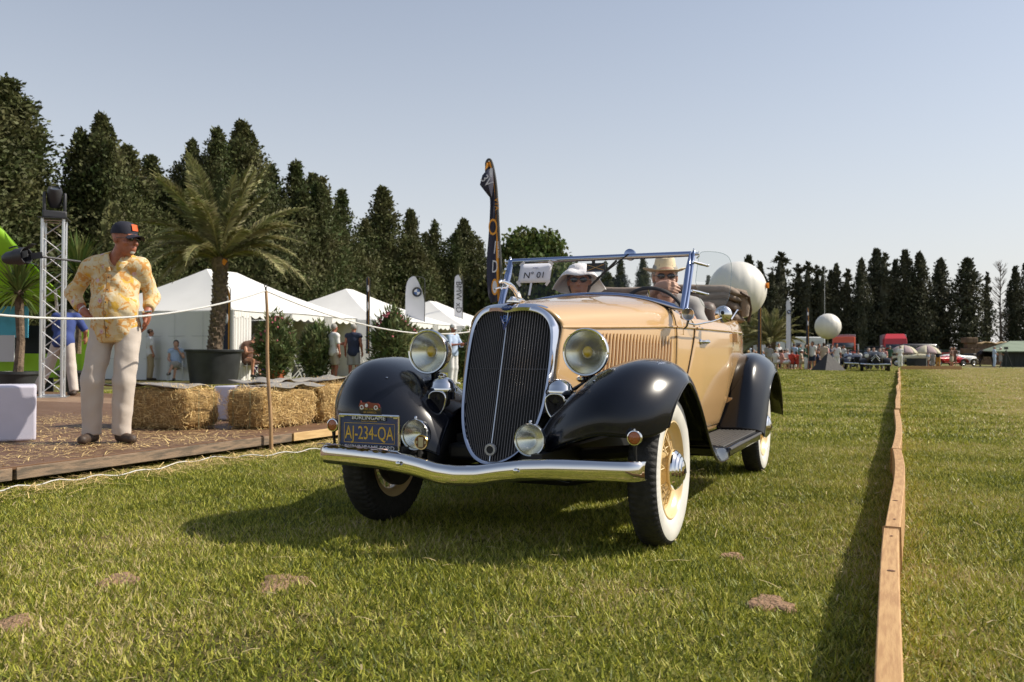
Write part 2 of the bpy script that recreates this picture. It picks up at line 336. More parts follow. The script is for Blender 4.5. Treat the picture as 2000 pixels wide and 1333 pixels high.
# radiator core behind the bars
core = MB(); cp = ring(hi_, .035); core.add([(0, fy(0, .75)+.035, .75)]+cp, [(0, i+1, (i+1) % len(cp)+1) for i in range(len(cp))]); core.build('radiator_core', mat('radiator_black', (.004, .004, .004), .7), CAR)
BARM = mat('grille_bar_metal', (.24, .215, .195), .3, 1)
def half_at(x, top):
    a = hi_[:25] if top else hi_[25:]; a = a[np.argsort(a[:, 0])]; return float(np.interp(abs(x), a[:, 0], a[:, 1]))
for i in range(-17, 18):
    x = i*.0119; zt = half_at(x, 1)+.004; zb = half_at(x, 0)-.004
    MB().tube([(x, fy(x, z)+.006, z) for z in np.linspace(zb, zt, 5)], .0019 if i else .0045, 6, sx=.8).build('grille_bar', BARM if i else CHROME, CAR)
MB().tube([(x, fy(x, .80)+.010, .80) for x in np.linspace(-.21, .21, 15)], .0022, 5).build('grille_crossbar', BARM, CAR)
# crank hole surround
MB().lathe([(.018, 0), (.018, .006), (.027, .006), (.030, 0), (.030, -.01)], 20, T(0, fy(0, .425)-.004, .425) @ R(math.pi/2, 'X')).build('crank_hole_ring', mat('ring_metal', (.5, .5, .5), .45, .6), CAR)
MB().lathe([(.0, 0), (.018, 0)], 16, T(0, fy(0, .425)-.007, .425) @ R(math.pi/2, 'X')).build('crank_hole', BLACKM, CAR)
BLUE = mat('badge_blue', (.012, .035, .16), .25, coat=1)
BM = T(0, -.062, 1.098) @ R(math.radians(90-20), 'X')
em = MB().lathe([(0, .006), (.8, .006), (1, 0), (1, -.004)], 28, BM @ Matrix.Diagonal((.030, .014, .8, 1))).build('emblem', BLUE, CAR)
text('emblem_lettering', 'Ford', .017, CHROME, em, BM @ T(0, .0015, .0058), .0004, xs=1.25, shear=.3)
v8 = MB().tube([(-.026, 0, .022), (-.008, 0, -.018), (0, 0, -.045), (.008, 0, -.018), (.026, 0, .022)], .0045, 6).build('v8_badge', BLUE, CAR); v8.location = (0, -.078, 1.035); v8.rotation_euler = (-.28, 0, 0)
text('badge_lettering', '8', .05, mat('badge_blue_bright', (.02, .09, .34), .3, coat=1), v8, T(0, -.006, .006) @ R(math.pi/2, 'X'), .002)
# hood and cowl skin
YS = [0, .25, .5, .8, 1.15]
HW = lambda y: float(np.interp(y, [0, .03, .4, .8, 1.15, 1.6, 2.2, 2.7, 3.1, 3.45, 3.6], [.235, .25, .345, .45, .545, .605, .655, .66, .60, .46, .30]))
hy = lambda z: -.29*(1.0-z)
st = []
for y in YS:
    k = y/1.15; w = .25 if y == 0 else HW(y); zc = 1.122+.118*k**.9; zb = 1.0+.035*k
    f0 = (1-k)
    st.append([(0, y+.0*f0, zc), (w*.4, y+.0, zc-.006-.008*k), (w*.72, y+.01*f0, zc-.030-.02*k), (w*.93, y+.03*f0, zc-.075-.03*k), (w, y+.045*f0, zb), (w*1.0, y+(.03+hy(.9))*f0, .90), (w*.99, y+(.03+hy(.78))*f0, .78), (w*.96-.005, y+(.03+hy(.62))*f0, .60)])
hood_side = net(st, 40, 40)
full = np.concatenate([hood_side[:, ::-1]*[-1, 1, 1], hood_side[:, 1:]], 1)
MB().grid(full).build('hood', TAN, CAR, ang=50, solid=.01, offs=-1)
BEAD = [(HW(y)+.002 if y > 0 else .25, y+.03*(1-min(y/1.15, 1)), 1.004+.034*min(y/1.15, 1)) for y in np.linspace(.02, 1.14, 20)]
def both(fn):
    for s in (1, -1): fn(s)
SX = lambda s: Matrix.Diagonal((s, 1, 1, 1))
both(lambda s: MB().tube([(x*s, y, z) for x, y, z in BEAD], .008, 8).build('belt_moulding', TAN, CAR))
# hood louvres, pressed ribs
lv = None
for s in (1, -1):
    for i in range(22):
        y = .40+.70*i/21; x = HW(y)*1.0
        p = []
        for z in np.linspace(.985, .70, 7):
            p.append(((x*(.997 if z > .8 else .99)+.002)*s, y+.20*(z-.985)*1.1, z))
        MB().tube(p, [.003, .010, .011, .011, .011, .010, .004], 8, sx=.8).build('louvre', TAN, CAR)
# hood/cowl seam
def body_sec(y):
    w = HW(y); zb = float(np.interp(y, [1.1, 2.4, 2.8, 3.6], [.36, .36, .42, .55])); zt = float(np.interp(y, [1.1, 1.3, 1.5, 2.2, 2.6, 3.0, 3.3, 3.6], [1.155, 1.115, 1.10, 1.10, 1.125, 1.14, 1.09, .98]))
    bw = w*float(np.interp(y, [1.1, 1.6, 2.3, 3.6], [.955, .925, .89, .85]))
    return [(w-.05, y, zt-.015), (w-.032, y, zt), (w-.012, y, (zt+1.045)/2), (w, y, 1.035), (w+.004, y, .95), (w, y, .78), (w*.55+bw*.45, y, .58), (bw, y, .43), (bw-.02, y, zb)]
ys = [1.15, 1.35, 1.6, 1.9, 2.2, 2.5, 2.8, 3.1, 3.35, 3.55]
B = net([body_sec(y) for y in ys], 60, 30)
both(lambda s: MB().grid(B*[s, 1, 1], flip=s < 0).build('body_side', TAN, CAR, ang=60, solid=.012, offs=-1))
def rear_deck():
    rows = []
    for y in np.linspace(2.72, 3.60, 12):
        b = body_sec(min(y, 3.58)); x1, _, z1 = b[1]; k = (y-2.72)/.88
        rows.append([(x, y, z1+(.05-.03*k)*(1-(x/x1)**2)) for x in np.linspace(-x1, x1, 17)])
    return np.array(rows)
MB().grid(rear_deck()).build('rear_deck', TAN, CAR, ang=60, solid=.01)
tail = []
for z in np.linspace(0, 1, 8):
    b = body_sec(3.58); q = b[1] if z == 0 else None
    ww = float(np.interp(z, [0, .4, 1], [.29, .42, .40])); tail.append([(x, 3.58+.12*math.sin(z*2.2)*(1-(x/ww)**2)+.03*z, .975-.5*z) for x in np.linspace(-ww, ww, 9)])
MB().grid(np.array(tail)).build('tail_panel', TAN, CAR, ang=60, solid=.01)
both(lambda s: MB().tube([((HW(y)+.004)*s, y, 1.038) for y in np.linspace(1.15, 3.45, 40)], .008, 8).build('belt_moulding', TAN, CAR))
# doors: proud skin with shut lines, hinges and handles
def door(s):
    rows = []
    for t in np.linspace(0, 1, 24):
        row = []
        for j in range(20):
            z = 1.10-(1.10-.40)*j/19
            yf = 1.455-.30*max(0, min(1, (1.03-z)/.5))*.75; y = yf+(2.34-yf)*t
            sec = body_sec(y); zz = [p[2] for p in sec[1:]][::-1]; xx = [p[0] for p in sec[1:]][::-1]
            row.append(((float(np.interp(z, zz, xx))+.009)*s, y, z))
        rows.append(row)
    d = MB().grid(np.array(rows), flip=s < 0).build('door', TAN, CAR, ang=60, solid=.012, offs=-1, bevel=.003)
    MB().tube([(.577*s, 1.53, .955), (.605*s, 1.53, .955), (.63*s, 1.55, .955), (.637*s, 1.62, .957), (.628*s, 1.69, .958)], [.010, .008, .011, .014, .004], 10).build('handle', CHROME, d)
    MB().lathe([(.020, 0), (.016, .008), (.0, .012)], 14, T((HW(1.53)+.012)*s, 1.53, .955) @ R(math.pi/2*s, 'Y')).build('handle_rose', CHROME, d)
    for z, y, w in ((.995, 2.34, .666), (.545, 2.34, .63)):
        MB().box(((w+.012)*s, y, z), (.045, .042, .062)).build('hinge', TAN, d, bevel=.005)
    MB().tube([((HW(y)+.013)*s, y, 1.038) for y in np.linspace(1.465, 2.33, 16)], .008, 8).build('belt_moulding', TAN, d)
    seam = mat('shut_line', (.03, .018, .01), .9)
    for e in (0, -1):
        MB().tube([(x-.0055*s, y+(-.005 if e == 0 else .005), z) for x, y, z in rows[e]], .0028, 5).build('shut_line', seam, d)
both(door)
MB().tube([(p[0], 1.152, p[2]) for p in [(-x, y, z) for x, y, z in hood_side[-1][::-1]]+[tuple(q) for q in hood_side[-1]]], .0035, 6).build('cowl_seam', mat('shut_line', (.03, .018, .01), .9), CAR)
# cowl top between hood and windshield
rows = []
for t in np.linspace(0, 1, 6):
    y = 1.15+.12*t; row = []
    for p in [(-x, 0, z) for x, _, z in hood_side[-1][:26][::-1]]+[(x, 0, z) for x, _, z in hood_side[-1][1:26]]:
        row.append((p[0]*(1+.03*t), y, p[2]+.004*t))
    rows.append(row)
MB().grid(np.array(rows)).build('cowl', TAN, CAR, solid=.01)
# ---- fenders
FF = [
 [(.24, -.30, .395), (.36, -.39, .455), (.48, -.44, .500), (.60, -.455, .535), (.70, -.425, .53), (.785, -.35, .525), (.845, -.245, .56)],
 [(.24, -.28, .44), (.36, -.37, .53), (.49, -.43, .595), (.61, -.445, .63), (.715, -.41, .625), (.80, -.335, .62), (.858, -.225, .625)],
 [(.245, -.21, .51), (.36, -.29, .62), (.50, -.35, .70), (.63, -.365, .735), (.735, -.335, .725), (.818, -.265, .70), (.868, -.175, .68)],
 [(.255, -.10, .57), (.37, -.17, .67), (.51, -.205, .775), (.65, -.215, .82), (.755, -.195, .81), (.835, -.15, .765), (.875, -.10, .725)],
 [(.28, .05, .60), (.39, .02, .69), (.53, .0, .80), (.66, -.0, .848), (.765, -.0, .835), (.845, .0, .79), (.878, .0, .748)],
 [(.33, .25, .62), (.43, .24, .69), (.55, .22, .785), (.67, .20, .832), (.77, .195, .82), (.845, .17, .76), (.878, .14, .690)],
 [(.40, .45, .60), (.48, .44, .65), (.58, .42, .72), (.68, .41, .755), (.77, .39, .74), (.843, .35, .66), (.876, .31, .585)],
 [(.46, .66, .54), (.52, .65, .57), (.60, .63, .61), (.69, .61, .63), (.77, .58, .61), (.838, .52, .54), (.872, .45, .475)],
 [(.51, .84, .46), (.56, .83, .475), (.62, .81, .495), (.70, .79, .50), (.77, .76, .48), (.832, .69, .42), (.868, .62, .365)],
 [(.55, .98, .39), (.59, .97, .395), (.64, .96, .40), (.71, .94, .40), (.77, .92, .385), (.83, .86, .34), (.865, .80, .30)],
 [(.57, 1.10, .353), (.60, 1.10, .354), (.65, 1.10, .355), (.71, 1.10, .355), (.78, 1.10, .352), (.845, 1.08, .34), (.868, 1.05, .295)]]
RF = [
 [(.57, 2.24, .36), (.62, 2.24, .36), (.67, 2.24, .36), (.72, 2.24, .36), (.78, 2.25, .355), (.84, 2.30, .34), (.872, 2.36, .31)],
 [(.585, 2.33, .52), (.63, 2.32, .53), (.68, 2.31, .54), (.73, 2.31, .545), (.79, 2.33, .54), (.85, 2.40, .52), (.88, 2.46, .48)],
 [(.60, 2.44, .68), (.64, 2.42, .70), (.69, 2.41, .72), (.74, 2.41, .725), (.79, 2.43, .715), (.852, 2.50, .67), (.884, 2.55, .62)],
 [(.60, 2.60, .80), (.65, 2.58, .83), (.70, 2.57, .845), (.74, 2.57, .85), (.79, 2.585, .83), (.855, 2.64, .77), (.886, 2.68, .71)],
 [(.59, 2.83, .85), (.64, 2.83, .87), (.69, 2.83, .885), (.74, 2.83, .885), (.79, 2.83, .865), (.855, 2.83, .81), (.886, 2.84, .75)],
 [(.56, 3.05, .83), (.61, 3.07, .85), (.67, 3.08, .86), (.73, 3.08, .86), (.79, 3.07, .84), (.855, 3.03, .79), (.886, 3.0, .73)],
 [(.50, 3.24, .73), (.57, 3.27, .75), (.65, 3.29, .76), (.72, 3.29, .755), (.79, 3.27, .73), (.855, 3.20, .68), (.884, 3.15, .64)],
 [(.46, 3.36, .58), (.54, 3.40, .59), (.63, 3.42, .595), (.71, 3.42, .59), (.78, 3.40, .57), (.85, 3.33, .54), (.88, 3.28, .52)],
 [(.44, 3.43, .42), (.53, 3.48, .42), (.62, 3.50, .42), (.71, 3.50, .42), (.78, 3.48, .41), (.85, 3.42, .40), (.87, 3.38, .395)]]
def fender(C, s):
    P = net(C, 80, 44)*[s, 1, 1]
    f = MB().grid(P, flip=s > 0).build('fender', BLACKP, CAR, ang=80, solid=.006, offs=-1)
    e = P[:, -1]; MB().tube([tuple(p) for p in e[::2]], .007, 8).build('rolled_edge', BLACKP, f)
    return f
for s in (1, -1):
    f = fender(FF, s); P = net(FF, 80, 44)*[s, 1, 1]
    MB().tube([tuple(p) for p in P[0][::2]], .006, 8).build('rolled_edge', BLACKP, f)
    # inner wheel apron
    ap = np.array([[(.30*s, y, z0) for z0 in (z, .30)] for y, z in ((-.30, .46), (-.05, .60), (.25, .66), (.55, .62), (.9, .5))]); MB().grid(ap).build('inner_apron', DARK, f, solid=.005)
    MB().lathe([(.009, 0), (.006, .005), (0, .007)], 10, T(.53*s, -.30, .752) @ R(-.5, 'X')).build('fender_bolt', CHROME, f)
    fender(RF, s)
# running boards
RBM = mat('ribbed_rubber_mat', (.055, .052, .048), .6, var=.25, vs=40)
for s in (1, -1):
    rb = MB().box((.718*s, 1.67, .322), (.298, 1.17, .055)).build('running_board', BLACKP, CAR, bevel=.012)
    MB().box((.708*s, 1.67, .353), (.25, 1.17, .008)).build('rubber_mat', RBM, rb, bevel=.003)
    for k in range(9): MB().box(((.60+k*.026)*s, 1.67, .3585), (.010, 1.15, .004)).build('tread_rib', RBM, rb)
    MB().tube([(.866*s, y, .340) for y in (1.09, 1.4, 2.0, 2.25)], .009, 8).build('edge_trim', RBM, rb)
    MB().box((.60*s, 1.67, .30), (.02, 1.15, .07)).build('splash_apron', BLACKP, rb)
# ---- wheels
def wheel(px, py, s, spokes=True):
    w = thing('wheel', None, None, (px*s, py, .348)); w.parent = CAR; w.scale = (.98, .98, .98)
    M = R(math.pi/2*s, 'Y')   # local z -> outward
    mb = MB(); prof = [(.222, -.055), (.245, -.062), (.285, -.070), (.318, -.066), (.338, -.056), (.349, -.040), (.353, -.02), (.354, 0), (.353, .02), (.349, .040), (.341, .052), (.330, .062), (.322, .066), (.285, .071), (.250, .064), (.228, .056), (.222, .050)]
    n = 300; vs = []; m = len(prof)
    for k in range(n):
        a = 2*math.pi*k/n
        for i, (r, h) in enumerate(prof):
            dr = 0
            if i in (3, 4, 5, 10, 11): dr = .003*(1 if k % 4 < 2 else -1)
            if i in (6, 8): dr = -.003 if (k % 8) in (3, 4) else 0
            vs.append(((r+dr)*math.cos(a), (r+dr)*math.sin(a), h))
    fs = []; mi = []
    for k in range(n):
        k2 = (k+1) % n
        for i in range(m-1): fs.append((k*m+i, k2*m+i, k2*m+i+1, k*m+i+1)); mi.append(1 if 12 <= i <= 14 else 0)
    mb.v = [tuple(M @ Vector(v)) for v in vs]; mb.f = fs; mb.m = mi; mb.build('tyre', [RUBBER, WHITEWALL], w, ang=50)
    MB().lathe([(.226, .052), (.228, .058), (.222, .060), (.214, .050), (.205, .030), (.198, .026), (.186, .020), (.178, -.01), (.178, -.03), (.19, -.045), (.214, -.05), (.226, -.056)], 72, M).build('rim', RIMY, w, ang=40)
    if spokes:
        sp = None
        for k in range(32):
            a = 2*math.pi*k/32; inner = k % 2; tw = .30*(1 if (k//2) % 2 else -1)
            p0 = (.078*math.cos(a+tw), .078*math.sin(a+tw), .050 if not inner else -.03); p1 = (.188*math.cos(a), .188*math.sin(a), .012)
            MB().tube([M @ Vector(p0), M @ Vector(p1)], .0032, 6).build('spoke', RIMY, w)
    MB().lathe([(.10, -.06), (.10, -.045), (.082, -.03), (.078, .045), (.088, .052), (.096, .060), (.094, .067), (0, .066)], 40, M).build('hub', RIMY, w)
    hc = MB().lathe([(.094, .064), (.092, .075), (.083, .086), (.080, .085), (.078, .090), (.068, .098), (.065, .097), (.063, .102), (.050, .108), (.047, .107), (.045, .111), (.025, .117), (0, .119)], 48, M).build('hubcap', CHROME, w, ang=25)
    text('hubcap_mark', 'V8', .035, BLACKM, w, M @ T(0, 0, .119) @ R(-math.pi/2, 'Z') @ R(0 if s > 0 else math.pi, 'Z'), .001)
    MB().lathe([(0, -.03), (.15, -.03), (.16, -.05), (.16, -.085), (.0, -.09)], 40, M).build('brake_drum', DARK, w)
    return w
wheel(.748, 0, 1); wheel(.71, 0, -1); wheel(.745, 2.845, 1); wheel(.72, 2.845, -1, False)
# chassis under the car
ch = MB()
for s in (1, -1): ch.box((.34*s, 1.45, .40), (.05, 3.9, .09))
ch.box((0, .35, .42), (.5, .9, .12)).box((0, 2.2, .34), (1.05, 2.0, .05)).tube([(-.66, .0, .34), (-.3, -.02, .27), (.3, -.02, .27), (.66, 0, .34)], .025, 8).tube([(-.6, .02, .42), (0, .0, .36), (.6, .02, .42)], .03, 8).ell((0, 2.845, .34), (.14, .14, .14)).tube([(-.66, 2.845, .34), (.66, 2.845, .34)], .04, 8)
ch.build('chassis', DARK, CAR)
MB().box((0, -.10, .40), (.52, .16, .08)).build('front_crossmember', DARK, CAR, bevel=.02)
MB().box((0, .55, .75), (.40, .9, .5)).build('engine', DARK, CAR)
MB().grid(np.array([[(x, y, .335-.03*((x/.42)**2)) for x in np.linspace(-.42, .42, 9)] for y in (-.33, -.22, -.1)]), flip=True).build('front_splash_pan', BLACKP, CAR, solid=.006)
# ---- bumper
bz = lambda x: float(np.interp(abs(x), [0, .1, .2, .3, .42, .6, .81], [-.045, -.040, -.022, -.008, 0, .003, .002]))
rows = []
for x in np.linspace(-.812, .798, 90):
    e = max(0, (abs(x)-.74)/.07); yb = -.575+.10*(abs(x)/.81)**2.2+.05*e**2-.02*math.exp(-(x/.14)**2); zc = .390+bz(x); h = .040*(1-.25*e**3)
    rows.append([(x, yb+.022, zc+h), (x, yb+.006, zc+h*.98), (x, yb-.008, zc+h*.75), (x, yb-.013, zc+h*.4), (x, yb-.014, zc), (x, yb-.013, zc-h*.4), (x, yb-.008, zc-h*.75), (x, yb+.006, zc-h*.98), (x, yb+.022, zc-h)])
Bm = catmull(np.array(rows).swapaxes(0, 1), 20).swapaxes(0, 1)
bump = MB().grid(Bm, flip=True).build('bumper', mat('bumper_chrome', (.78, .76, .74), .045, 1, bump=.004, bs=2.5), CAR, ang=70, solid=.004, offs=-1)
for s in (1, -1):
    MB().lathe([(.011, 0), (.010, .006), (.004, .010), (0, .010)], 14, T(.285*s, -.594, .384) @ R(math.pi/2, 'X')).build('bumper_bolt', CHROME, bump)
    MB().tube([(.30*s, -.56, .385), (.32*s, -.30, .41), (.34*s, -.05, .41)], .02, 8).build('bumper_bracket', DARK, bump)
pet = MB(); rr = random.Random(3)
for k in range(90):
    x = -.79+.42*rr.random()**1.3; y0 = -.575+.10*(abs(x)/.81)**2.2; c = Vector((x, y0+rr.uniform(-.012, .024), .390+bz(x)+.043+rr.uniform(0, .006)))
    a = rr.uniform(0, 6.28); l = rr.uniform(.010, .024); pet.add([c+Vector((math.cos(a+q)*l, math.sin(a+q)*l*.6, rr.uniform(0, .006))) for q in (0, 1.5, 3.1, 4.6)], [(0, 1, 2, 3)])
tag(pet.build('petals', mat('petal_pink', (.75, .55, .50), .7, isl=.25, col2=(.78, .74, .70), vs=20)), 'pale pink petals and paper bits scattered on the bumper end', 'debris', kind='stuff').matrix_world = CAR_M = T(-.002, 4.376, 0) @ R(-YAW, 'Z')
# ---- lamps
def headlamp(name, c, r, s, aim=0, yellow=False, depth=1.25, rings=True):
    h = thing(name, None, None, c); h.parent = CAR; M = R(math.pi/2, 'X')  # local z -> -y
    MB().lathe([(0, -r*depth), (r*.35, -r*depth*.95), (r*.7, -r*depth*.72), (r*.92, -r*depth*.32), (r*.97, 0), (r*.99, .006)], 40, M).build('bucket', CHROME, h, ang=60)
    MB().lathe([(r*.97, -.010), (r*1.0, -.004), (r*1.0, .008), (r*.96, .016), (r*.90, .014), (r*.885, .006)], 48, M).build('rim', CHROME, h, ang=60)
    MB().lathe([(0, -r*.62), (r*.12, -r*.60), (r*.4, -r*.48), (r*.7, -r*.24), (r*.88, .0)], 40, M).build('reflector', mat('reflector', (.86, .84, .78), .22, 1), h, ang=80)
    if yellow: MB().ell((0, r*.25, 0), (r*.22, r*.2, r*.26), 16).build('bulb', mat('yellow_bulb', (.75, .48, .01), .2, coat=1), h)
    else: MB().ell((0, r*.3, 0), (r*.10, r*.12, r*.10), 12).build('bulb', GLASS, h)
    n = 40; P = []
    for i in range(n+1):
        x = -r*.89+2*r*.89*i/n; hh = math.sqrt(max(0, (r*.89)**2-x*x)); P.append([(x, -.010-.018*(1-(x/r)**2)+(.0016 if i % 2 else 0), z) for z in np.linspace(-hh, hh, 9)])
    for row in P:
        for j, q in enumerate(row): row[j] = (q[0], q[1]-.010*(1-(q[2]/r)**2), q[2])
    MB().grid(np.array(P)).build('lens', glassmat('lens_glass', (.93, .95, .90), 1.55, .03), h, ang=10 if rings else 80)
    return h
for s in (1, -1):
    h = headlamp('headlight', (.417*s, -.088, .882), .113, s, yellow=True)
    MB().tube([(0, .07, -.10), (.0, .08, -.15), (.02*s, .10, -.24)], [.022, .026, .03], 12).build('stalk', BLACKP, h)
    MB().ell((-.04*s, .06, -.125), (.03, .03, .018), 12).build('mounting_nut', CHROME, h)
    MB().tube([(-.02*s, .06, -.14), (-.08*s, .06, -.175), (-.12*s, .08, -.19)], .010, 8).build('cross_rod', BLACKP, h)
    # horn: chromed dome over a shield shaped mouth
    hn = thing('horn', None, None, (.307*s, -.135, .705)); hn.parent = CAR
    MB().lathe([(.066, -.018), (.068, -.010), (.066, .0), (.062, .004), (.057, .022), (.044, .040), (.024, .051), (0, .054)], 36).build('dome', CHROME, hn, ang=30)
    MB().lathe([(0, -.02), (.058, -.02), (.058, -.055), (0, -.055)], 24).build('motor_body', BLACKP, hn)
    tri = [(-.043, .040), (-.020, .055), (.020, .055), (.043, .040), (.046, .010), (.030, -.035), (.0, -.060), (-.030, -.035), (-.046, .010)]
    tr = catmull(tri+[tri[0]], 40)[:-1]; sh = lambda k, y: [(x*k, y, z*k) for x, z in tr]
    rings_ = np.array([sh(.35, .10), sh(.6, .03), sh(.93, .0), sh(1.0, -.006), sh(1.04, -.004), sh(1.05, .004)]); rings_ = np.concatenate([rings_, rings_[:, :1]], 1)
    tb = MB().tube([(x, 0, z) for x, z in tr], .0048, 8, closed=True).build('mouth_rim', CHROME, hn, ang=60); tb.location = (.0, -.065, -.072)
    tb2 = MB().grid(rings_[:3]).build('trumpet', DARK, hn, solid=.004); tb2.location = tb.location
    ms = MB(); c0 = [(x*.9, .006, z*.9) for x, z in tr]; ms.add([(0, .012, 0)]+c0, [(0, (i+1) % 40+1, i+1) for i in range(40)]); q = ms.build('grille_mesh', mat('horn_mesh', (.028, .022, .016), .8, bump=.8, bs=300), hn); q.location = tb.location
    MB().tube([(0, .0, -.04), (.05*s, .06, -.05), (.11*s, .10, -.03)], .012, 8).build('bracket', BLACKP, hn)
    fl = headlamp('fog_light', (.286*s, -.437, .500), .073, s, depth=1.0)
    MB().tube([(0, .03, -.07), (0, .03, -.115)], .012, 8).build('stalk', DARK, fl); MB().ell((0, .0, .077), (.009, .012, .009), 10).build('clamp_screw', CHROME, fl)
    am = thing('indicator_light', None, None, (.750*s, -.433, .527)); am.parent = CAR; M = R(math.pi/2, 'X')
    MB().lathe([(0, .006), (.018, .004), (.028, 0)], 24, M).build('lens', AMBER, am)
    MB().lathe([(.027, .004), (.031, .003), (.033, -.004), (.030, -.022), (.018, -.04), (0, -.045)], 24, M).build('housing', CHROME, am)
    MB().tube([(0, .01, -.03), (0, .012, -.06), (0, .02, -.10)], [.010, .007, .007], 8).build('stalk', DARK, am)
    MB().ell((0, .0, .034), (.004, .004, .004), 8).build('top_screw', CHROME, am)
# round club badge beside the viewer's left fog lamp
cb = thing('club_badge', None, None, (-.235, -.475, .470)); cb.parent = CAR; M = R(math.pi/2, 'X')
MB().lathe([(0, .004), (.029, .004), (.032, 0), (.032, -.006)], 32, M).build('disc', mat('badge_maroon', (.13, .025, .01), .3, coat=1), cb)
MB().lathe([(.029, .005), (.033, .006), (.035, 0), (.033, -.006)], 32, M).build('rim', mat('brass', (.6, .42, .16), .25, 1), cb)
MB().box((0, -.006, .0), (.026, .004, .046)).build('shield', mat('badge_cream', (.55, .46, .24), .5), cb, bevel=.004)
for s in (1, -1): MB().box((.022*s, -.005, .0), (.008, .003, .012)).build('side_mark', mat('badge_cream', (.55, .46, .24), .5), cb)
# licence plate with frame
pl = thing('licence_plate', None, None, (-.497, -.50, .505)); pl.parent = CAR; pl.rotation_euler = (0, 0, 0)
PB = mat('plate_blue', (.010, .035, .16), .35, coat=.6, var=.4, vs=25, col2=(.03, .05, .14)); PY = mat('plate_yellow', (.80, .50, .06), .4, var=.3, vs=30)
MB().box((0, 0, 0), (.318, .006, .150)).build('panel', PB, pl, bevel=.002)
fr = MB(); w, h = .163, .080
for a, b in (((-w, -h), (w, -h)), ((w, -h), (w, h)), ((w, h), (-w, h)), ((-w, h), (-w, -h))): fr.tube([(a[0], -.006, a[1]), (b[0], -.006, b[1])], .006, 8)
fr.build('frame', CHROME, pl)
MB().box((0, -.006, .069), (.19, .006, .024)).build('frame_header', BLACKM, pl, bevel=.002)
MB().box((0, -.006, -.068), (.32, .006, .024)).build('frame_footer', BLACKM, pl, bevel=.002)
RX = R(math.pi/2, 'X')
text('header_lettering', 'BURLINGAME', .027, mat('plate_silver', (.8, .8, .8), .5), pl, T(0, -.0095, .069) @ RX, .0006, xs=1.12)
text('footer_lettering', 'BURLINGAME FORD', .027, mat('plate_silver', (.8, .8, .8), .5), pl, T(.005, -.0095, -.068) @ RX, .0006, xs=1.12)
text('state_lettering', 'CALIFORNIA', .010, PY, pl, T(0, -.0035, .054) @ RX, .0004, xs=1.5)
text('number', 'AJ-234-QA', .088, PY, pl, T(0, -.0035, -.004) @ RX, .0012, xs=.66)
for s in (1, -1):
    MB().box((.145*s, -.008, .073), (.022, .003, .008)).build('frame_lug', CHROME, pl)
fr2 = MB(); w, h = .137, .045
for a, b in (((-w, -h), (w, -h)), ((w, -h), (w, h)), ((w, h), (-w, h)), ((-w, h), (-w, -h))): fr2.tube([(a[0], -.003, a[1]-.002), (b[0], -.003, b[1]-.002)], .0012, 5)
fr2.build('embossed_border', PY, pl)
MB().tube([(0, .01, -.05), (0, .02, -.13)], .012, 8).build('bracket', DARK, pl)
# small car-shaped club plaque above the plate
pq = thing('club_plaque', None, None, (-.50, -.49, .623)); pq.parent = CAR
MB().box((0, 0, -.018), (.118, .004, .034)).build('nameplate', mat('plaque_black', (.02, .017, .01), .4), pq, bevel=.012)
text('plaque_lettering', 'CLASSIC CAR CLUB', .0125, mat('brass', (.6, .42, .16), .25, 1), pq, T(0, -.003, -.010) @ RX, .0004)
text('plaque_lettering', 'OF AMERICA', .0125, mat('brass', (.6, .42, .16), .25, 1), pq, T(0, -.003, -.025) @ RX, .0004)
rc_ = MB(); out = [(-.058, .004), (-.052, .018), (-.047, .030), (-.042, .021), (-.02, .020), (-.008, .025), (.01, .020), (.045, .019), (.055, .012), (.058, .0), (.05, -.003), (-.05, -.003)]
rc_.add([(x, -.005, z) for x, z in out], [tuple(range(len(out)))]); rc_.build('car_emblem', mat('emblem_red', (.22, .02, .015), .3, coat=1), pq, solid=.004, smooth=False)
for x in (-.041, .036): MB().lathe([(.006, .003), (.0105, .003), (.0105, -.002)], 16, T(x, -.007, -.001) @ RX).build('emblem_wheel', mat('plate_silver', (.8, .8, .8), .5), pq)
MB().lathe([(.0, .003), (.0085, .003)], 16, T(-.014, -.008, .008) @ RX).build('emblem_spare', mat('plate_silver', (.8, .8, .8), .5), pq)
# ---- leaping greyhound mascot
M = T(0, .03, 1.155); gh = thing('greyhound_mascot', None, None, (0, .02, 1.128)); gh.parent = CAR; gh.scale = (1, 1.7, .9)
mm = MB()
mm.lathe([(.030, 0), (.030, .008), (.018, .016), (.012, .03), (0, .034)], 24).tube([(0, .02, .01), (0, .05, .022), (0, .085, .018)], [.016, .014, .004], 10)
mm.build('radiator_cap', CHROME, gh)
mm = MB(); mm.tube([(0, .045, .028), (0, .02, .060), (0, -.005, .083), (0, -.03, .094), (0, -.052, .097), (0, -.072, .104), (0, -.088, .103), (0, -.100, .094)], [.006, .010, .013, .014, .015, .009, .010, .004], 12)
for s in (1, -1):
    mm.tube([(.006*s, .022, .06), (.010*s, .036, .040), (.008*s, .050, .026), (.008*s, .060, .018)], [.009, .006, .004, .004], 8)
    mm.tube([(.007*s, -.048, .090), (.009*s, -.068, .072), (.008*s, -.090, .070), (.008*s, -.108+.01*s, .058)], [.007, .005, .004, .004], 8)
    mm.tube([(.006*s, -.078, .108), (.009*s, -.070, .118)], [.004, .001], 6)
mm.build('greyhound', CHROME, gh)
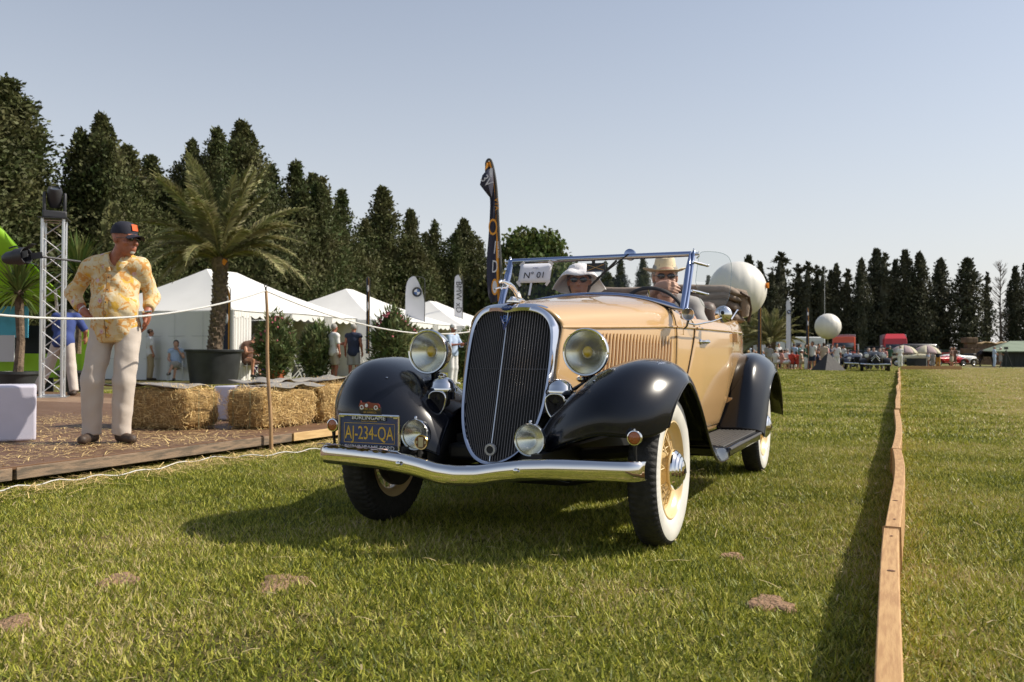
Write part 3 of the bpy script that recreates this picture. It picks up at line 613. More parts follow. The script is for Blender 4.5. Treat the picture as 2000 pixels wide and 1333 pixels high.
# ---- windshield
WSF = [(x, 1.135+.07*(1-(x/.58)**2), 1.135+.105*(1-(abs(x)/.585)**2.2)) for x in np.linspace(-.585, .585, 21)]
fm = MB(); top = [(x, 1.33, 1.483) for x in np.linspace(-.588, .588, 5)]
FRAME = mat('windshield_frame', (.36, .42, .58), .16, 1)
loop = WSF+[(.587, 1.20, 1.25), (.588, 1.27, 1.38)]+top[::-1]+[(-.588, 1.27, 1.38), (-.587, 1.20, 1.25)]
fm.tube(loop, .018, 10, closed=True)
ws = thing('windshield', None, None, (0, 0, 0)); ws.parent = CAR
fm.build('frame', FRAME, ws, ang=60)
rows = []
for k in np.linspace(0, 1, 6): rows.append([(x, y+(1.33-y)*k, z+(1.483-z)*k) for x, y, z in WSF])
MB().grid(np.array(rows)).build('glass', GLASS, ws)
for s in (1, -1):
    MB().tube([(.600*s, 1.10, 1.09), (.604*s, 1.15, 1.15), (.606*s, 1.215, 1.27), (.607*s, 1.28, 1.39), (.607*s, 1.338, 1.49), (.607*s, 1.34, 1.502)], [.020, .014, .012, .012, .012, .008], 10).build('post', FRAME, ws, ang=60)
    MB().ell((.625*s, 1.335, 1.482), (.020, .012, .010), 12).ell((.607*s, 1.34, 1.508), (.007, .007, .010), 10).tube([(.625*s, 1.335, 1.455), (.64*s, 1.335, 1.47), (.64*s, 1.335, 1.50)], .005, 8).build('clamp_screw', CHROME, ws)
wm = MB().lathe([(.036, -.02), (.036, .01), (.02, .018), (0, .018)], 24, T(.205, 1.35, 1.497) @ R(math.pi/2, 'X')).build('wiper_motor', FRAME, ws)
MB().tube([(.205, 1.315, 1.497), (.12, 1.27, 1.42), (.03, 1.225, 1.345)], .0045, 6).box((0, 0, 0), (.012, .01, .23), T(-.02+.09, 1.235, 1.375) @ R(math.radians(48), 'Y')).build('wiper', DARK, ws)
MB().tube([(-.03, 1.335, 1.475), (-.03, 1.345, 1.435)], .012, 8).box((-.015, 1.345, 1.425), (.125, .012, .055)).build('mirror', DARK, ws, bevel=.006)
for s in (1, -1): MB().tube([(-.07, 1.336, 1.443 if s > 0 else 1.405), (.04, 1.336, 1.405 if s > 0 else 1.443)], .003, 6).build('mirror_strut', mat('brass', (.6, .42, .16), .25, 1), ws)
MB().tube([(-.077, 1.336, 1.398), (.047, 1.336, 1.398)], .003, 6).build('mirror_lip', CHROME, ws)
# ---- glass wind wings with brackets
for s in (1, -1):
    o = [(0, -.02), (.02, .13), (.06, .165), (.2, .165), (.265, .12), (.27, 0), (.25, -.12), (.18, -.185), (.08, -.175), (.03, -.12)]
    oc = catmull(o+[o[0]], 60)[:-1]; d = Vector((.16*s, .26, 0)).normalized()
    pts = [(.625*s+d.x*x*1.15, 1.31+d.y*x*1.15+.1*(z), 1.335+z) for x, z in oc]
    wv = MB(); wv.add([tuple(sum(p[i] for p in pts)/60 for i in range(3))]+pts, [(0, i+1, (i+1) % 60+1) for i in range(60)])
    ww = wv.build('wind_wing', glassmat('wing_glass', (.86, .88, .88), 1.5), CAR, smooth=False)
    MB().tube(pts[::2], .0022, 5, closed=True).build('glass_edge', glassmat('glass_edge', (.75, .8, .8), 2.2, .1), ww)
    for z, k in ((1.43, 0), (1.255, 1)):
        b0 = Vector((.615*s, 1.25+.03*(1-k), z)); b1 = Vector((.625*s+d.x*.1, 1.31+d.y*.1, z-.015))
        MB().tube([b0, b0.lerp(b1, .5), b1], [.008, .010, .008], 8).ell(b1, (.012, .012, .009), 10).build('bracket', CHROME, ww)
# small post lamp and round mirrors
for s in (1,):
    l = thing('post_lamp', None, None, (.635, 1.06, 1.105)); l.parent = CAR; Mx = R(.25, 'Z') @ R(math.pi/2, 'X')
    MB().lathe([(.0, -.045), (.02, -.04), (.034, -.015), (.037, .004), (.035, .012), (.031, .010)], 28, Mx).build('housing', CHROME, l, ang=60)
    MB().lathe([(0, -.012), (.015, -.006), (.031, .008)], 24, Mx).build('reflector', mat('dull_reflector', (.45, .40, .33), .3, 1), l)
    MB().lathe([(0, .014), (.02, .012), (.032, .008)], 24, Mx).build('lens', GLASS, l)
    MB().tube([(0, .01, -.03), (-.012, .03, -.06), (-.03, .04, -.075)], [.008, .007, .012], 8).build('bracket', CHROME, l)
for s in (1, -1):
    m_ = thing('round_mirror', None, None, (.735*s, 1.60, 1.128)); m_.parent = CAR; Mx = R(.3*s, 'Z') @ R(math.pi/2, 'X')
    MB().lathe([(0, .022), (.018, .020), (.036, .013), (.050, .004), (.054, -.004), (.050, -.010), (0, -.010)], 36, Mx).build('mirror_back', CHROME, m_, ang=50)
    MB().lathe([(.012, .024), (.012, .028), (0, .030)], 14, Mx @ T(-.008, .008, 0)).build('pivot_screw', DARK, m_)
    MB().tube([(0, .0, -.02), (-.05*s, -.12, -.05), (-.10*s, -.33, -.075), (-.125*s, -.48, -.07)], .005, 8).build('arm', CHROME, m_)
# ---- interior
LEATH = mat('brown_leather', (.13, .075, .05), .5, var=.2, vs=10); TOPC = mat('folded_canvas', (.25, .19, .145), .85, var=.25, vs=14, bump=.35, bs=35); CARP = mat('interior_dark', (.02, .017, .015), .8)
MB().box((0, 1.9, .42), (1.1, 1.4, .03)).box((0, 1.22, .8), (1.04, .03, .72)).build('floor', CARP, CAR)
MB().box((0, 1.27, 1.06), (1.06, .06, .14)).build('dashboard', mat('dash_brown', (.09, .05, .03), .35, coat=.5), CAR, bevel=.02)
MB().box((0, 2.02, .68), (1.06, .50, .18)).build('seat', LEATH, CAR, bevel=.05)
MB().box((0, 0, 0), (1.10, .14, .55), T(0, 2.36, .98) @ R(.22, 'X')).build('seat_backrest', LEATH, CAR, bevel=.05)
for s in (1, -1): MB().box((.565*s, 1.95, .86), (.02, .75, .36)).build('door_lining', LEATH, CAR, bevel=.006)
sw = thing('steering_wheel', None, None, (.30, 1.55, 1.13)); sw.parent = CAR; sw.rotation_euler = (-.95, 0, 0)
MB().tube([(.20*math.cos(a), .20*math.sin(a), 0) for a in np.linspace(0, 2*math.pi, 33)[:-1]], .012, 8, closed=True).build('rim', BLACKM, sw)
MB().ell((0, 0, -.01), (.035, .035, .02), 12).tube([(0, 0, 0), (0, .0, -.4)], .016, 8).build('column', BLACKM, sw)
for k in range(3):
    a = 2*math.pi*k/3+.5; MB().tube([(0, 0, -.01), (.2*math.cos(a), .2*math.sin(a), 0)], .006, 6).build('spoke', CHROME, sw)
# folded canvas top behind the seats: a stack of soft folds with drooping end
ft = MB()
for j, (y, z, ry, rz_) in enumerate(((2.78, 1.375, .13, .034), (2.81, 1.322, .15, .034), (2.85, 1.262, .16, .042), (2.88, 1.19, .15, .045))):
    rows = []
    for x in np.linspace(-.66, .66, 34):
        e = max(0, (abs(x)-.55)/.11); sag = .012*math.sin(x*9+j*2); k = math.sqrt(max(.0, 1-e**2.4))*.95+.05
        rows.append([(x, y+ry*k*math.copysign(abs(math.cos(a))**.7, math.cos(a)), z+sag*.5-.05*e+rz_*k*math.copysign(abs(math.sin(a))**.7, math.sin(a))) for a in np.linspace(0, 2*math.pi, 17)])
    ft.grid(np.array(rows))
ftop = ft.build('folded_top', TOPC, CAR, ang=50)
for s in (1, -1):
    MB().tube([(.60*s, 2.75, 1.36), (.655*s, 2.80, 1.33), (.665*s, 2.84, 1.26), (.66*s, 2.86, 1.17)], [.02, .045, .055, .04], 10, sx=.6).build('canvas_end', TOPC, ftop)
    MB().tube([(.655*s, 2.72, 1.34), (.70*s, 2.80, 1.31), (.70*s, 2.90, 1.22), (.68*s, 2.92, 1.13)], .011, 6).build('strap', mat('strap_brown', (.08, .05, .035), .7), ftop)
    MB().tube([(.62*s, 2.5, 1.13), (.64*s, 2.62, 1.2), (.64*s, 2.8, 1.22)], .009, 6).build('top_iron', CHROME, ftop)
# race number sheet taped inside the windshield
ps = thing('number_sheet', 'white paper sheet printed N° 01 taped inside the windshield', 'sign', CAR_M @ Vector((-.398, 1.262, 1.395)), -YAW)
PAPER = mat('paper', (.72, .72, .78), .8)
rows = [[(x, .006*math.sin(x*18+z*9)-.26*-z*.0+z*.42, z) for x in np.linspace(-.108, .108, 9)] for z in np.linspace(-.064, .064, 5)]
MB().grid(np.array(rows)).build('paper', PAPER, ps, solid=.001)
TM = mat('tape', (.66, .66, .70), .5)
for (x, z, a) in ((-.10, -.068, .9), (.10, -.068, -.9), (-.1, .064, -.7), (.1, .064, .7)): MB().box((0, 0, 0), (.04, .0012, .018), T(x, z*.42-.005, z) @ R(a, 'Y')).build('tape', TM, ps)
TX = T(0, -.011, 0) @ R(math.atan2(-.42, 1)*1.0, 'X') @ RX
text('lettering', 'N° 01', .062, BLACKM, ps, T(0, -.014, -.016) @ R(-.40, 'X') @ RX, .0006)
text('small_print', 'MUSEO', .012, mat('print_blue', (.03, .05, .2), .6), ps, T(.0, .006, .034) @ R(-.40, 'X') @ RX, .0005)
MB().box((0, 0, 0), (.014, .002, .09), T(-.015, -.045, -.105) @ R(-.40, 'X')).build('sticker_strip', PAPER, ps)
# ------------------------------------------------------------------ timber edging along the lane
WOOD = mat('pine', (.52, .315, .135), .7, col2=(.40, .22, .09), vs=6, stretch=(14, 1.2, 8), bump=.15, bs=30, det=5)
WOODW = mat('weathered_wood', (.26, .185, .125), .85, col2=(.12, .095, .07), vs=4, stretch=(1, 1.5, 12), bump=.3, bs=20)
WOODY = mat('new_timber', (.60, .42, .20), .7, col2=(.50, .33, .15), vs=5, stretch=(1, 1, 10), bump=.15, bs=20)
KNOT = mat('knot', (.13, .05, .025), .8, var=.4, vs=60)
te = thing('timber_edging', 'long low timber board edging running down the grass beside the lane', 'edging', (0, 0, 0), -LA)
u = .35; rr = random.Random(5); plan = [(3.83, .004, 0), (7.09, .022, .004), (12.4, .026, -.006), (15.6, -.012, .006), (19.4, .02, -.008), (23, -.015, 0), (27, .02, .006)]
while plan[-1][0] < 58: plan.append((plan[-1][0]+3.9, rr.uniform(-.025, .025), rr.uniform(-.012, .012)))
for u1, bow, off in plan:
    P = []; h = .198+rr.uniform(-.008, .008); w = .057
    for t in np.linspace(0, 1, 12):
        x = off+bow*math.sin(math.pi*t); tw = .006*math.sin(t*5+u)
        P.append([(x-w, u+(u1-u-.01)*t, -.03), (x-w+tw, u+(u1-u-.01)*t, h), (x+tw, u+(u1-u-.01)*t, h+tw*.3), (x, u+(u1-u-.01)*t, -.03), (x-w, u+(u1-u-.01)*t, -.03)])
    mb = MB().grid(np.array(P)); n = len(mb.v); mb.f += [(0, 1, 2, 3), (n-2, n-3, n-4, n-5)]; mb.m += [0, 0]
    pk = mb.build('plank', WOOD, te, ang=30, bevel=.004, merge=1e-4)
    for t in (.06, .22, .78, .95):
        if u1 > 24: break
        x = off+bow*math.sin(math.pi*t)-.028+rr.uniform(-.006, .006)+.006*math.sin(t*5+u)
        MB().lathe([(0, .0010), (.6, .0012), (1, .0002)], 12, T(x, u+(u1-u)*t, h+.0005) @ Matrix.Diagonal((.013 if t in (.22, .78) else .006, .010, 1, 1))).build('knot', KNOT, pk)
    u = u1
# ------------------------------------------------------------------ wooden deck on the left
VE = -5.15; ZD = .15
dk = thing('wooden_deck', 'low brown wooden deck with straw on it beside the grass lane', 'deck', (0, 0, 0), -LA)
PLY = mat('deck_ply', (.135, .072, .038), .55, col2=(.165, .092, .052), vs=1.2, stretch=(.6, 2.5, 1), bump=.1, bs=25, spec=.4)
PLY2 = mat('deck_ply_light', (.30, .19, .115), .6, col2=(.22, .135, .08), vs=3, bump=.1, bs=25)
rr = random.Random(11)
for i in range(9):
    for j in range(6):
        u0 = 1+i*1.2; v0 = VE-j*2.2
        MB().box((v0-1.1, u0+.6, ZD-.011-rr.uniform(0, .003)), (2.192, 1.192, .022)).build('deck_panel', PLY2 if i == 7 and j in (1, 2, 3) else PLY, dk, bevel=.002)
for u0, u1, m in ((-1.5, 3.9, WOODW), (3.92, 6.72, WOODW), (6.74, 9.2, WOODY), (9.22, 11.8, WOODY)):
    MB().box((VE-.02, (u0+u1)/2, .1), (.045, u1-u0-.01, .078)).build('edge_beam', m, dk, bevel=.004)
for k in range(8): MB().box((VE-.35, .4+k*1.5, .045), (.5, .09, .11)).build('joist_end', WOODW, dk, bevel=.003)
MB().box((VE-6.5, 11.82, .1), (13, .03, .078)).build('edge_beam', WOODW, dk)
# straw litter
STRAW = mat('straw', (.70, .50, .22), .7, isl=.35, island_hue=.01)
def straw_litter(n, seed, region, zf, lmin=.05, lmax=.2, lift=.02):
    r = np.random.default_rng(seed); mb = MB()
    for k in range(n):
        uu, vv = region(r); a = r.uniform(0, 6.28); l = r.uniform(lmin, lmax)/2; w = r.uniform(.0012, .003); z = zf+abs(r.normal(0, lift))*.5+.003
        c = lane(uu, vv, z); d = Vector((math.cos(a)*l, math.sin(a)*l, r.normal(0, lift)*.6)); n_ = Vector((-math.sin(a)*w, math.cos(a)*w, 0)); bnd = Vector((0, 0, .004))
        mb.add([c-d-n_, c-d+n_, c+bnd+n_, c+bnd-n_, c+d+n_, c+d-n_], [(0, 1, 2, 3), (3, 2, 4, 5)])
    return mb
_cl = [(rng.uniform(2.5, 8), rng.uniform(-9, VE)) for _ in range(26)]
def reg_deck(r):
    while True:
        c = _cl[r.integers(len(_cl))]; uu, vv = r.normal(c[0], .5), r.normal(c[1], .45)
        if vv < VE-.02 and uu < 8: return uu, vv
tag(straw_litter(4800, 21, reg_deck, ZD, .04, .16, .008).build('straw', STRAW, smooth=False), 'loose straw strewn over the wooden deck', kind='stuff')
tag(straw_litter(1300, 22, lambda r: (r.uniform(2.5, 9.5), VE+abs(r.normal(0, .22))+.05), .02, .08, .26, .02).build('straw', STRAW, smooth=False), 'straw spilled on the grass along the deck edge', kind='stuff')
tag(straw_litter(900, 23, lambda r: (r.uniform(.8, 12), r.uniform(-5, 3)), .028, .03, .11, .008).build('clippings', mat('dry_clippings', (.42, .33, .17), .8, isl=.3), smooth=False), 'dry grass clippings lying on the lane', kind='stuff')
# ------------------------------------------------------------------ straw bales
def bale_mesh(seed, L=.93, Wd=.46, H=.38):
    r = np.random.default_rng(seed); mb = MB(); nx, ny, nz = 26, 13, 11
    def disp(p):
        x, y, z = p; b = .014*math.sin(x*23+seed)+.012*math.sin(z*31+x*9)+.010*math.sin(y*27+seed*2); tw = -.022*(math.exp(-((abs(y)-.10)/.02)**2))
        n_ = Vector((x/L*2, y/Wd*2, (z-H/2)/H*2)); k = max(abs(n_.x), abs(n_.y), abs(n_.z)); rnd = (abs(n_.x)**6+abs(n_.y)**6+abs(n_.z)**6)**(1/6)
        f = k/rnd if rnd else 1; f = f*.9+.1; return Vector((x*f*(1+b)+0, y*f*(1+b), H/2+(z-H/2)*f*(1+b)))+n_*tw*.4
    for ax, (a, b_) in (((0), (ny, nz)), ((1), (nx, nz)), ((2), (nx, ny))):
        for sg in (-1, 1):
            rows = []
            for i in range(a):
                row = []
                for j in range(b_):
                    s_, t_ = i/(a-1)-.5, j/(b_-1)-.5
                    p = (sg*L/2, s_*Wd, (t_+.5)*H) if ax == 0 else (s_*L, sg*Wd/2, (t_+.5)*H) if ax == 1 else (s_*L, t_*Wd, (sg*.5+.5)*H)
                    row.append(tuple(disp(p)))
                rows.append(row)
            mb.grid(np.array(rows), flip=(sg > 0) == (ax == 1))
    core = mb; fz = MB()
    for k in range(4200):
        ax = r.choice([0, 1, 1, 1, 2, 2]); sg = r.choice([-1, 1]); s_, t_ = r.uniform(-.5, .5, 2)
        p = Vector((sg*L/2, s_*Wd, (t_+.5)*H) if ax == 0 else (s_*L, sg*Wd/2, (t_+.5)*H) if ax == 1 else (s_*L, t_*Wd, (sg*.5+.5)*H))
        p = disp(p); nrm = Vector([sg if q == ax else 0 for q in range(3)])
        d = Vector(r.normal(0, 1, 3)); d -= nrm*d.dot(nrm)*r.uniform(.3, 1.0); d += nrm*abs(r.normal(0, .25)); d.normalize(); l = r.uniform(.02, .075); w = Vector(r.normal(0, 1, 3)).cross(d).normalized()*r.uniform(.001, .0022)
        c = p+nrm*r.uniform(0, .012); mid_ = c+d*l*.5+nrm*r.uniform(0, .008)
        fz.add([c-w, c+w, mid_+w, mid_-w, c+d*l+w, c+d*l-w], [(0, 1, 2, 3), (3, 2, 4, 5)])
    return core, fz
STRAWC = mat('bale_straw', (.56, .37, .14), .85, col2=(.34, .21, .075), vs=9, stretch=(1, 1, 7), bump=1.0, bs=55, det=6)
TWINE = mat('twine', (.20, .22, .12), .8)
bales = []
def bale(label, u, v, rot, seed, z=ZD, src=None):
    loc = lane(u, v, z); G_ = 'straw bales along the deck'
    if src: b = dup(src, loc, rot, label); bales.append(b); return b
    b = thing('straw_bale', label, 'bale', loc, rot, G_); c, f = bale_mesh(seed)
    c.build('packed_straw', STRAWC, b, ang=60); tag(f.build('loose_straw', STRAW, b, smooth=False), kind='stuff')
    for y in (-.10, .10): MB().tube([(.47, y, .02), (.47, y, .37), (-.47, y, .37), (-.47, y, .02)], .003, 5).build('twine', TWINE, b)
    bales.append(b); return b
b1 = bale('straw bale just right of the standing man, end turned to the deck edge', 6.60, -6.53, -LA, 1)
b2 = bale('straw bale right behind the bamboo post at the deck edge', 7.20, -5.76, math.pi/2-LA+.02, 2)
bale('straw bale at the deck edge beside the black front fender', 8.16, -5.72, math.pi/2-LA+math.pi-.03, 1, src=b1)
bale('straw bale in the second row behind the white seat cube', 8.45, -6.75, math.pi/2-LA+.1, 3, src=b2)
bale('straw bale farthest back, carrying a rumpled grey mat', 9.7, -6.80, math.pi/2-LA-.05, 4, src=b1)
MATG = mat('mat_grey', (.27, .25, .225), .85, var=.15, vs=8)
def floor_mat(label, u, v, rot, sx, sy, seed, z=ZD+.40):
    r = random.Random(seed); P = []
    for i in range(16):
        P.append([((i/15-.5)*sx, (j/9-.5)*sy, .010*math.sin(i*.7+seed+j*.5)+.012*math.sin(j*.9+seed*2)+(.018 if abs(i-7-j*.3) < 1.2 else 0)-.05*max(0, abs(j/9-.5)*sy-.24)-.15*max(0, abs(i/15-.5)*sx-.48)) for j in range(10)])
    o = MB().grid(np.array(P)).build('floor_mat', MATG, solid=.008, label=label, cat='mat', group='grey mats laid on the straw bales'); o.location = lane(u, v, z); o.rotation_euler = (0, 0, rot)
floor_mat('rumpled grey mat on the bale right of the standing man', 6.62, -6.75, -LA, 1.05, .50, 1)
floor_mat('grey mat on the bale right behind the bamboo post', 7.35, -5.76, math.pi/2-LA, .80, .48, 2)
floor_mat('grey mat on the second row bale by the white cube', 8.40, -6.75, math.pi/2-LA+.1, .95, .50, 3)
floor_mat('grey mat with a curled corner on the farthest bale', 9.7, -6.78, math.pi/2-LA, 1.05, .56, 4)
CUBE = mat('cube_plastic', (.60, .58, .68), .4, var=.03)
def cube(label, loc, rz, s):
    o = thing('seat_cube', label, 'seat', loc, rz, 'white plastic seat cubes'); MB().box((0, 0, s[2]/2), s).build('shell', CUBE, o, bevel=.022, seg=4); return o
c1 = cube('white plastic seat cube at the left border of the picture', (-4.215, 7.36, ZD), .49, (.49, .45, .455))
cube('white seat cube glimpsed in the gap between two straw bales', lane(7.75, -6.62, ZD), -LA, (.42, .42, .37))
# ------------------------------------------------------------------ rope and posts
BAMB = mat('bamboo', (.42, .26, .13), .55, var=.3, vs=20, stretch=(1, 1, .2))
def post(label, loc, top):
    p = thing('rope_post', label, 'post', loc, 0, 'thin posts holding the rope'); L_ = Vector(top)-Vector(loc)
    pts = [L_*t+Vector((.006*math.sin(t*9), 0, 0)) for t in np.linspace(0, 1, 12)]; MB().tube(pts, [.0185-.006*t for t in np.linspace(0, 1, 12)], 10).build('pole', BAMB, p)
    MB().tube([L_, L_+Vector((0, 0, .03))], .009, 8).tube([L_+Vector((.012*math.cos(a), 0, .042+.012*math.sin(a))) for a in np.linspace(0, 6.28, 12)[:-1]], .004, 6, closed=True).build('ring_eye', BLACKM, p)
    return L_+Vector(loc)
p0 = post('rope post out at the left of the deck', (-4.05, 4.15, 0), (-4.1, 4.15, 1.42))
p1 = post('thin bamboo post with ring eye in front of the straw bales', (-2.12, 7.84, 0), (-2.185, 7.86, 1.43))
p2 = post('rope post standing behind the grille of the tan car', (-.05, 12.9, 0), (-.05, 12.9, 1.35))
ROPE = mat('rope_white', (.72, .71, .68), .7, bump=.5, bs=300)
def sag(a, b, d, n=24): return [Vector(a).lerp(Vector(b), t)-Vector((0, 0, 4*d*t*(1-t))) for t in np.linspace(0, 1, n)]
MB().tube(sag(p0, p1, .32), .0075, 8).build('rope', ROPE, label='white barrier rope sagging in front of the man in the floral shirt', cat='rope', group='barrier rope spans')
MB().tube(sag(p1, p2, .27), .0075, 8).build('rope', ROPE, label='white barrier rope sagging from the bamboo post towards the headlight', cat='rope', group='barrier rope spans')
st = catmull([g(-60, 978), g(0, 968), g(130, 948), g(270, 931), g(400, 905), g(520, 897), g(620, 885), g(700, 878)], 60); st[:, 2] = .035+.010*np.sin(np.arange(60)*1.3)
MB().tube([tuple(q) for q in st], .0045, 6).build('string', ROPE, label='thin white string lying in the grass along the deck', cat='string')
# ------------------------------------------------------------------ aluminium truss with lamps
ALU = mat('aluminium', (.60, .60, .60), .35, .9); BODYB = mat('lamp_body', (.03, .03, .035), .5)
tx, tyy = at(103, 694, 14.6).x, 14.6
tr = thing('truss_tower', 'aluminium lattice truss tower on the deck behind the man', 'truss', (tx, tyy, ZD), .35)
H_ = 2.92; a_ = .155; cs = [(-a_, -a_), (a_, -a_), (a_, a_), (-a_, a_)]
for x, y in cs: MB().tube([(x, y, 0), (x, y, H_)], .025, 10).build('chord', ALU, tr)
for i in range(4):
    (x0, y0), (x1, y1) = cs[i], cs[(i+1) % 4]; n = 11; zz = np.linspace(.06, H_-.06, n+1)
    for k in range(n): MB().tube([((x0, x1)[k % 2], (y0, y1)[k % 2], zz[k]), ((x0, x1)[(k+1) % 2], (y0, y1)[(k+1) % 2], zz[k+1])], .009, 6).build('brace', ALU, tr)
    for z in (.03, H_-.03): MB().tube([(x0, y0, z), (x1, y1, z)], .012, 6).build('cross_bar', ALU, tr)
MB().box((0, 0, .005), (.48, .48, .01)).build('base_plate', ALU, tr); MB().box((0, 0, H_+.006), (.44, .44, .012)).build('top_plate', BODYB, tr)
mh = thing('moving_head_lamp', 'black moving head stage lamp standing on top of the truss', 'stage lamp', (tx, tyy, ZD+H_+.012), .5)
MB().box((0, 0, .06), (.36, .30, .12)).build('base', BODYB, mh, bevel=.02)
for s in (1, -1): MB().box((.15*s, 0, .27), (.05, .16, .32)).build('yoke_arm', BODYB, mh, bevel=.02)
MB().lathe([(0, -.17), (.09, -.16), (.115, -.05), (.115, .10), (.10, .16), (.085, .165), (.08, .14), (0, .13)], 24, T(0, 0, .36) @ R(.5, 'X')).build('head', BODYB, mh)
MB().lathe([(0, .14), (.08, .145)], 20, T(0, 0, .36) @ R(.5, 'X')).build('front_lens', mat('lamp_glass', (.05, .06, .07), .05, coat=1), mh)
spx = at(30, 503, 13.6); sl = thing('spotlight', 'black spotlight clamped beside the truss in front of the green canopy', 'stage lamp', spx, 0)
MB().lathe([(0, -.20), (.07, -.19), (.10, -.12), (.11, .02), (.13, .04), (.13, .20), (.115, .20), (.10, .03), (0, .02)], 24, R(1.45, 'Y') @ R(.2, 'X')).build('housing', BODYB, sl)
MB().tube([(-.1, 0, .14), (.0, .0, .17), (.12, 0, .13), (.14, .0, 0)], .012, 6).tube([(.12, 0, .05), (.45, .6, .03), (.56, .9, .03)], .018, 8).build('bracket_arm', BODYB, sl)
for k in range(4):
    a = k*math.pi/2; MB().box((0, 0, 0), (.10, .004, .17), R(1.45, 'Y') @ R(.2, 'X') @ R(a, 'Z') @ T(0, .13, .27) @ R(-.35, 'X')).build('barn_door', BODYB, sl)
# ------------------------------------------------------------------ lime stage canopy at the left border
LIME = mat('lime_fabric', (.30, .58, .015), .6, var=.12, vs=1.5); BLUEF = mat('cyan_fabric', (.10, .42, .60), .7, var=.2, vs=4)
cn = thing('stage_canopy', 'lime green fabric stage canopy with cyan backdrop at the left border', 'canopy', (-12, 18, 0), 0)
a0, a1, a2, a3 = at(-160, 330, 16), at(0, 442, 16.5), at(108, 566, 17), at(-160, 600, 17.5)
rows = []
for t in np.linspace(0, 1, 14):
    e = a0.lerp(a1, min(1, t*2)) if t < .5 else a1.lerp(a2, (t-.5)*2); f = Vector((e.x, e.y, 2.0-.2*math.sin(t*3)))+Vector((0, .5, 0)); rows.append([tuple(e.lerp(f, k)+Vector((0, .05*math.sin(k*7+t*6), 0))-Vector((12*-1, 18, 0))) for k in np.linspace(0, 1, 8)])
MB().grid(np.array(rows)).build('roof_fabric', LIME, cn, solid=.004)
rows = [[tuple(Vector(e)+Vector((12, -18, 0))) for e in (p, q)] for p, q in ((a0, a0+Vector((-3, 4, .6))), (a1, a1+Vector((-3, 4, 0.2))), (a2, a2+Vector((-2.5, 4, -.3))))]
MB().grid(np.array(rows)).build('roof_fabric', LIME, cn, solid=.004)
def panel(px0, px1, py0, py1, Y, m, name, th=.02):
    p, q = at(px0, py0, Y), at(px1, py1, Y); MB().box(((p.x+q.x)/2+12, Y-18, (p.z+q.z)/2), (abs(q.x-p.x), th, abs(p.z-q.z))).build(name, m, cn)
panel(-200, 172, 690, 738, 17.4, LIME, 'low_wall'); panel(-200, 55, 598, 660, 18.2, BLUEF, 'backdrop'); panel(-40, 28, 655, 707, 17.0, mat('white_board', (.55, .55, .55), .5), 'white_board'); panel(160, 172, 645, 735, 17.3, LIME, 'corner_panel')
MB().tube([a2+Vector((12, -18, 0)), Vector((a2.x+12, -.6, 0))], .03, 8).build('pole', ALU, cn)
MB().box((.9, .6, .75), (3.0, .03, 1.4)).build('dark_backcloth', mat('backcloth', (.02, .02, .025), .9), cn)
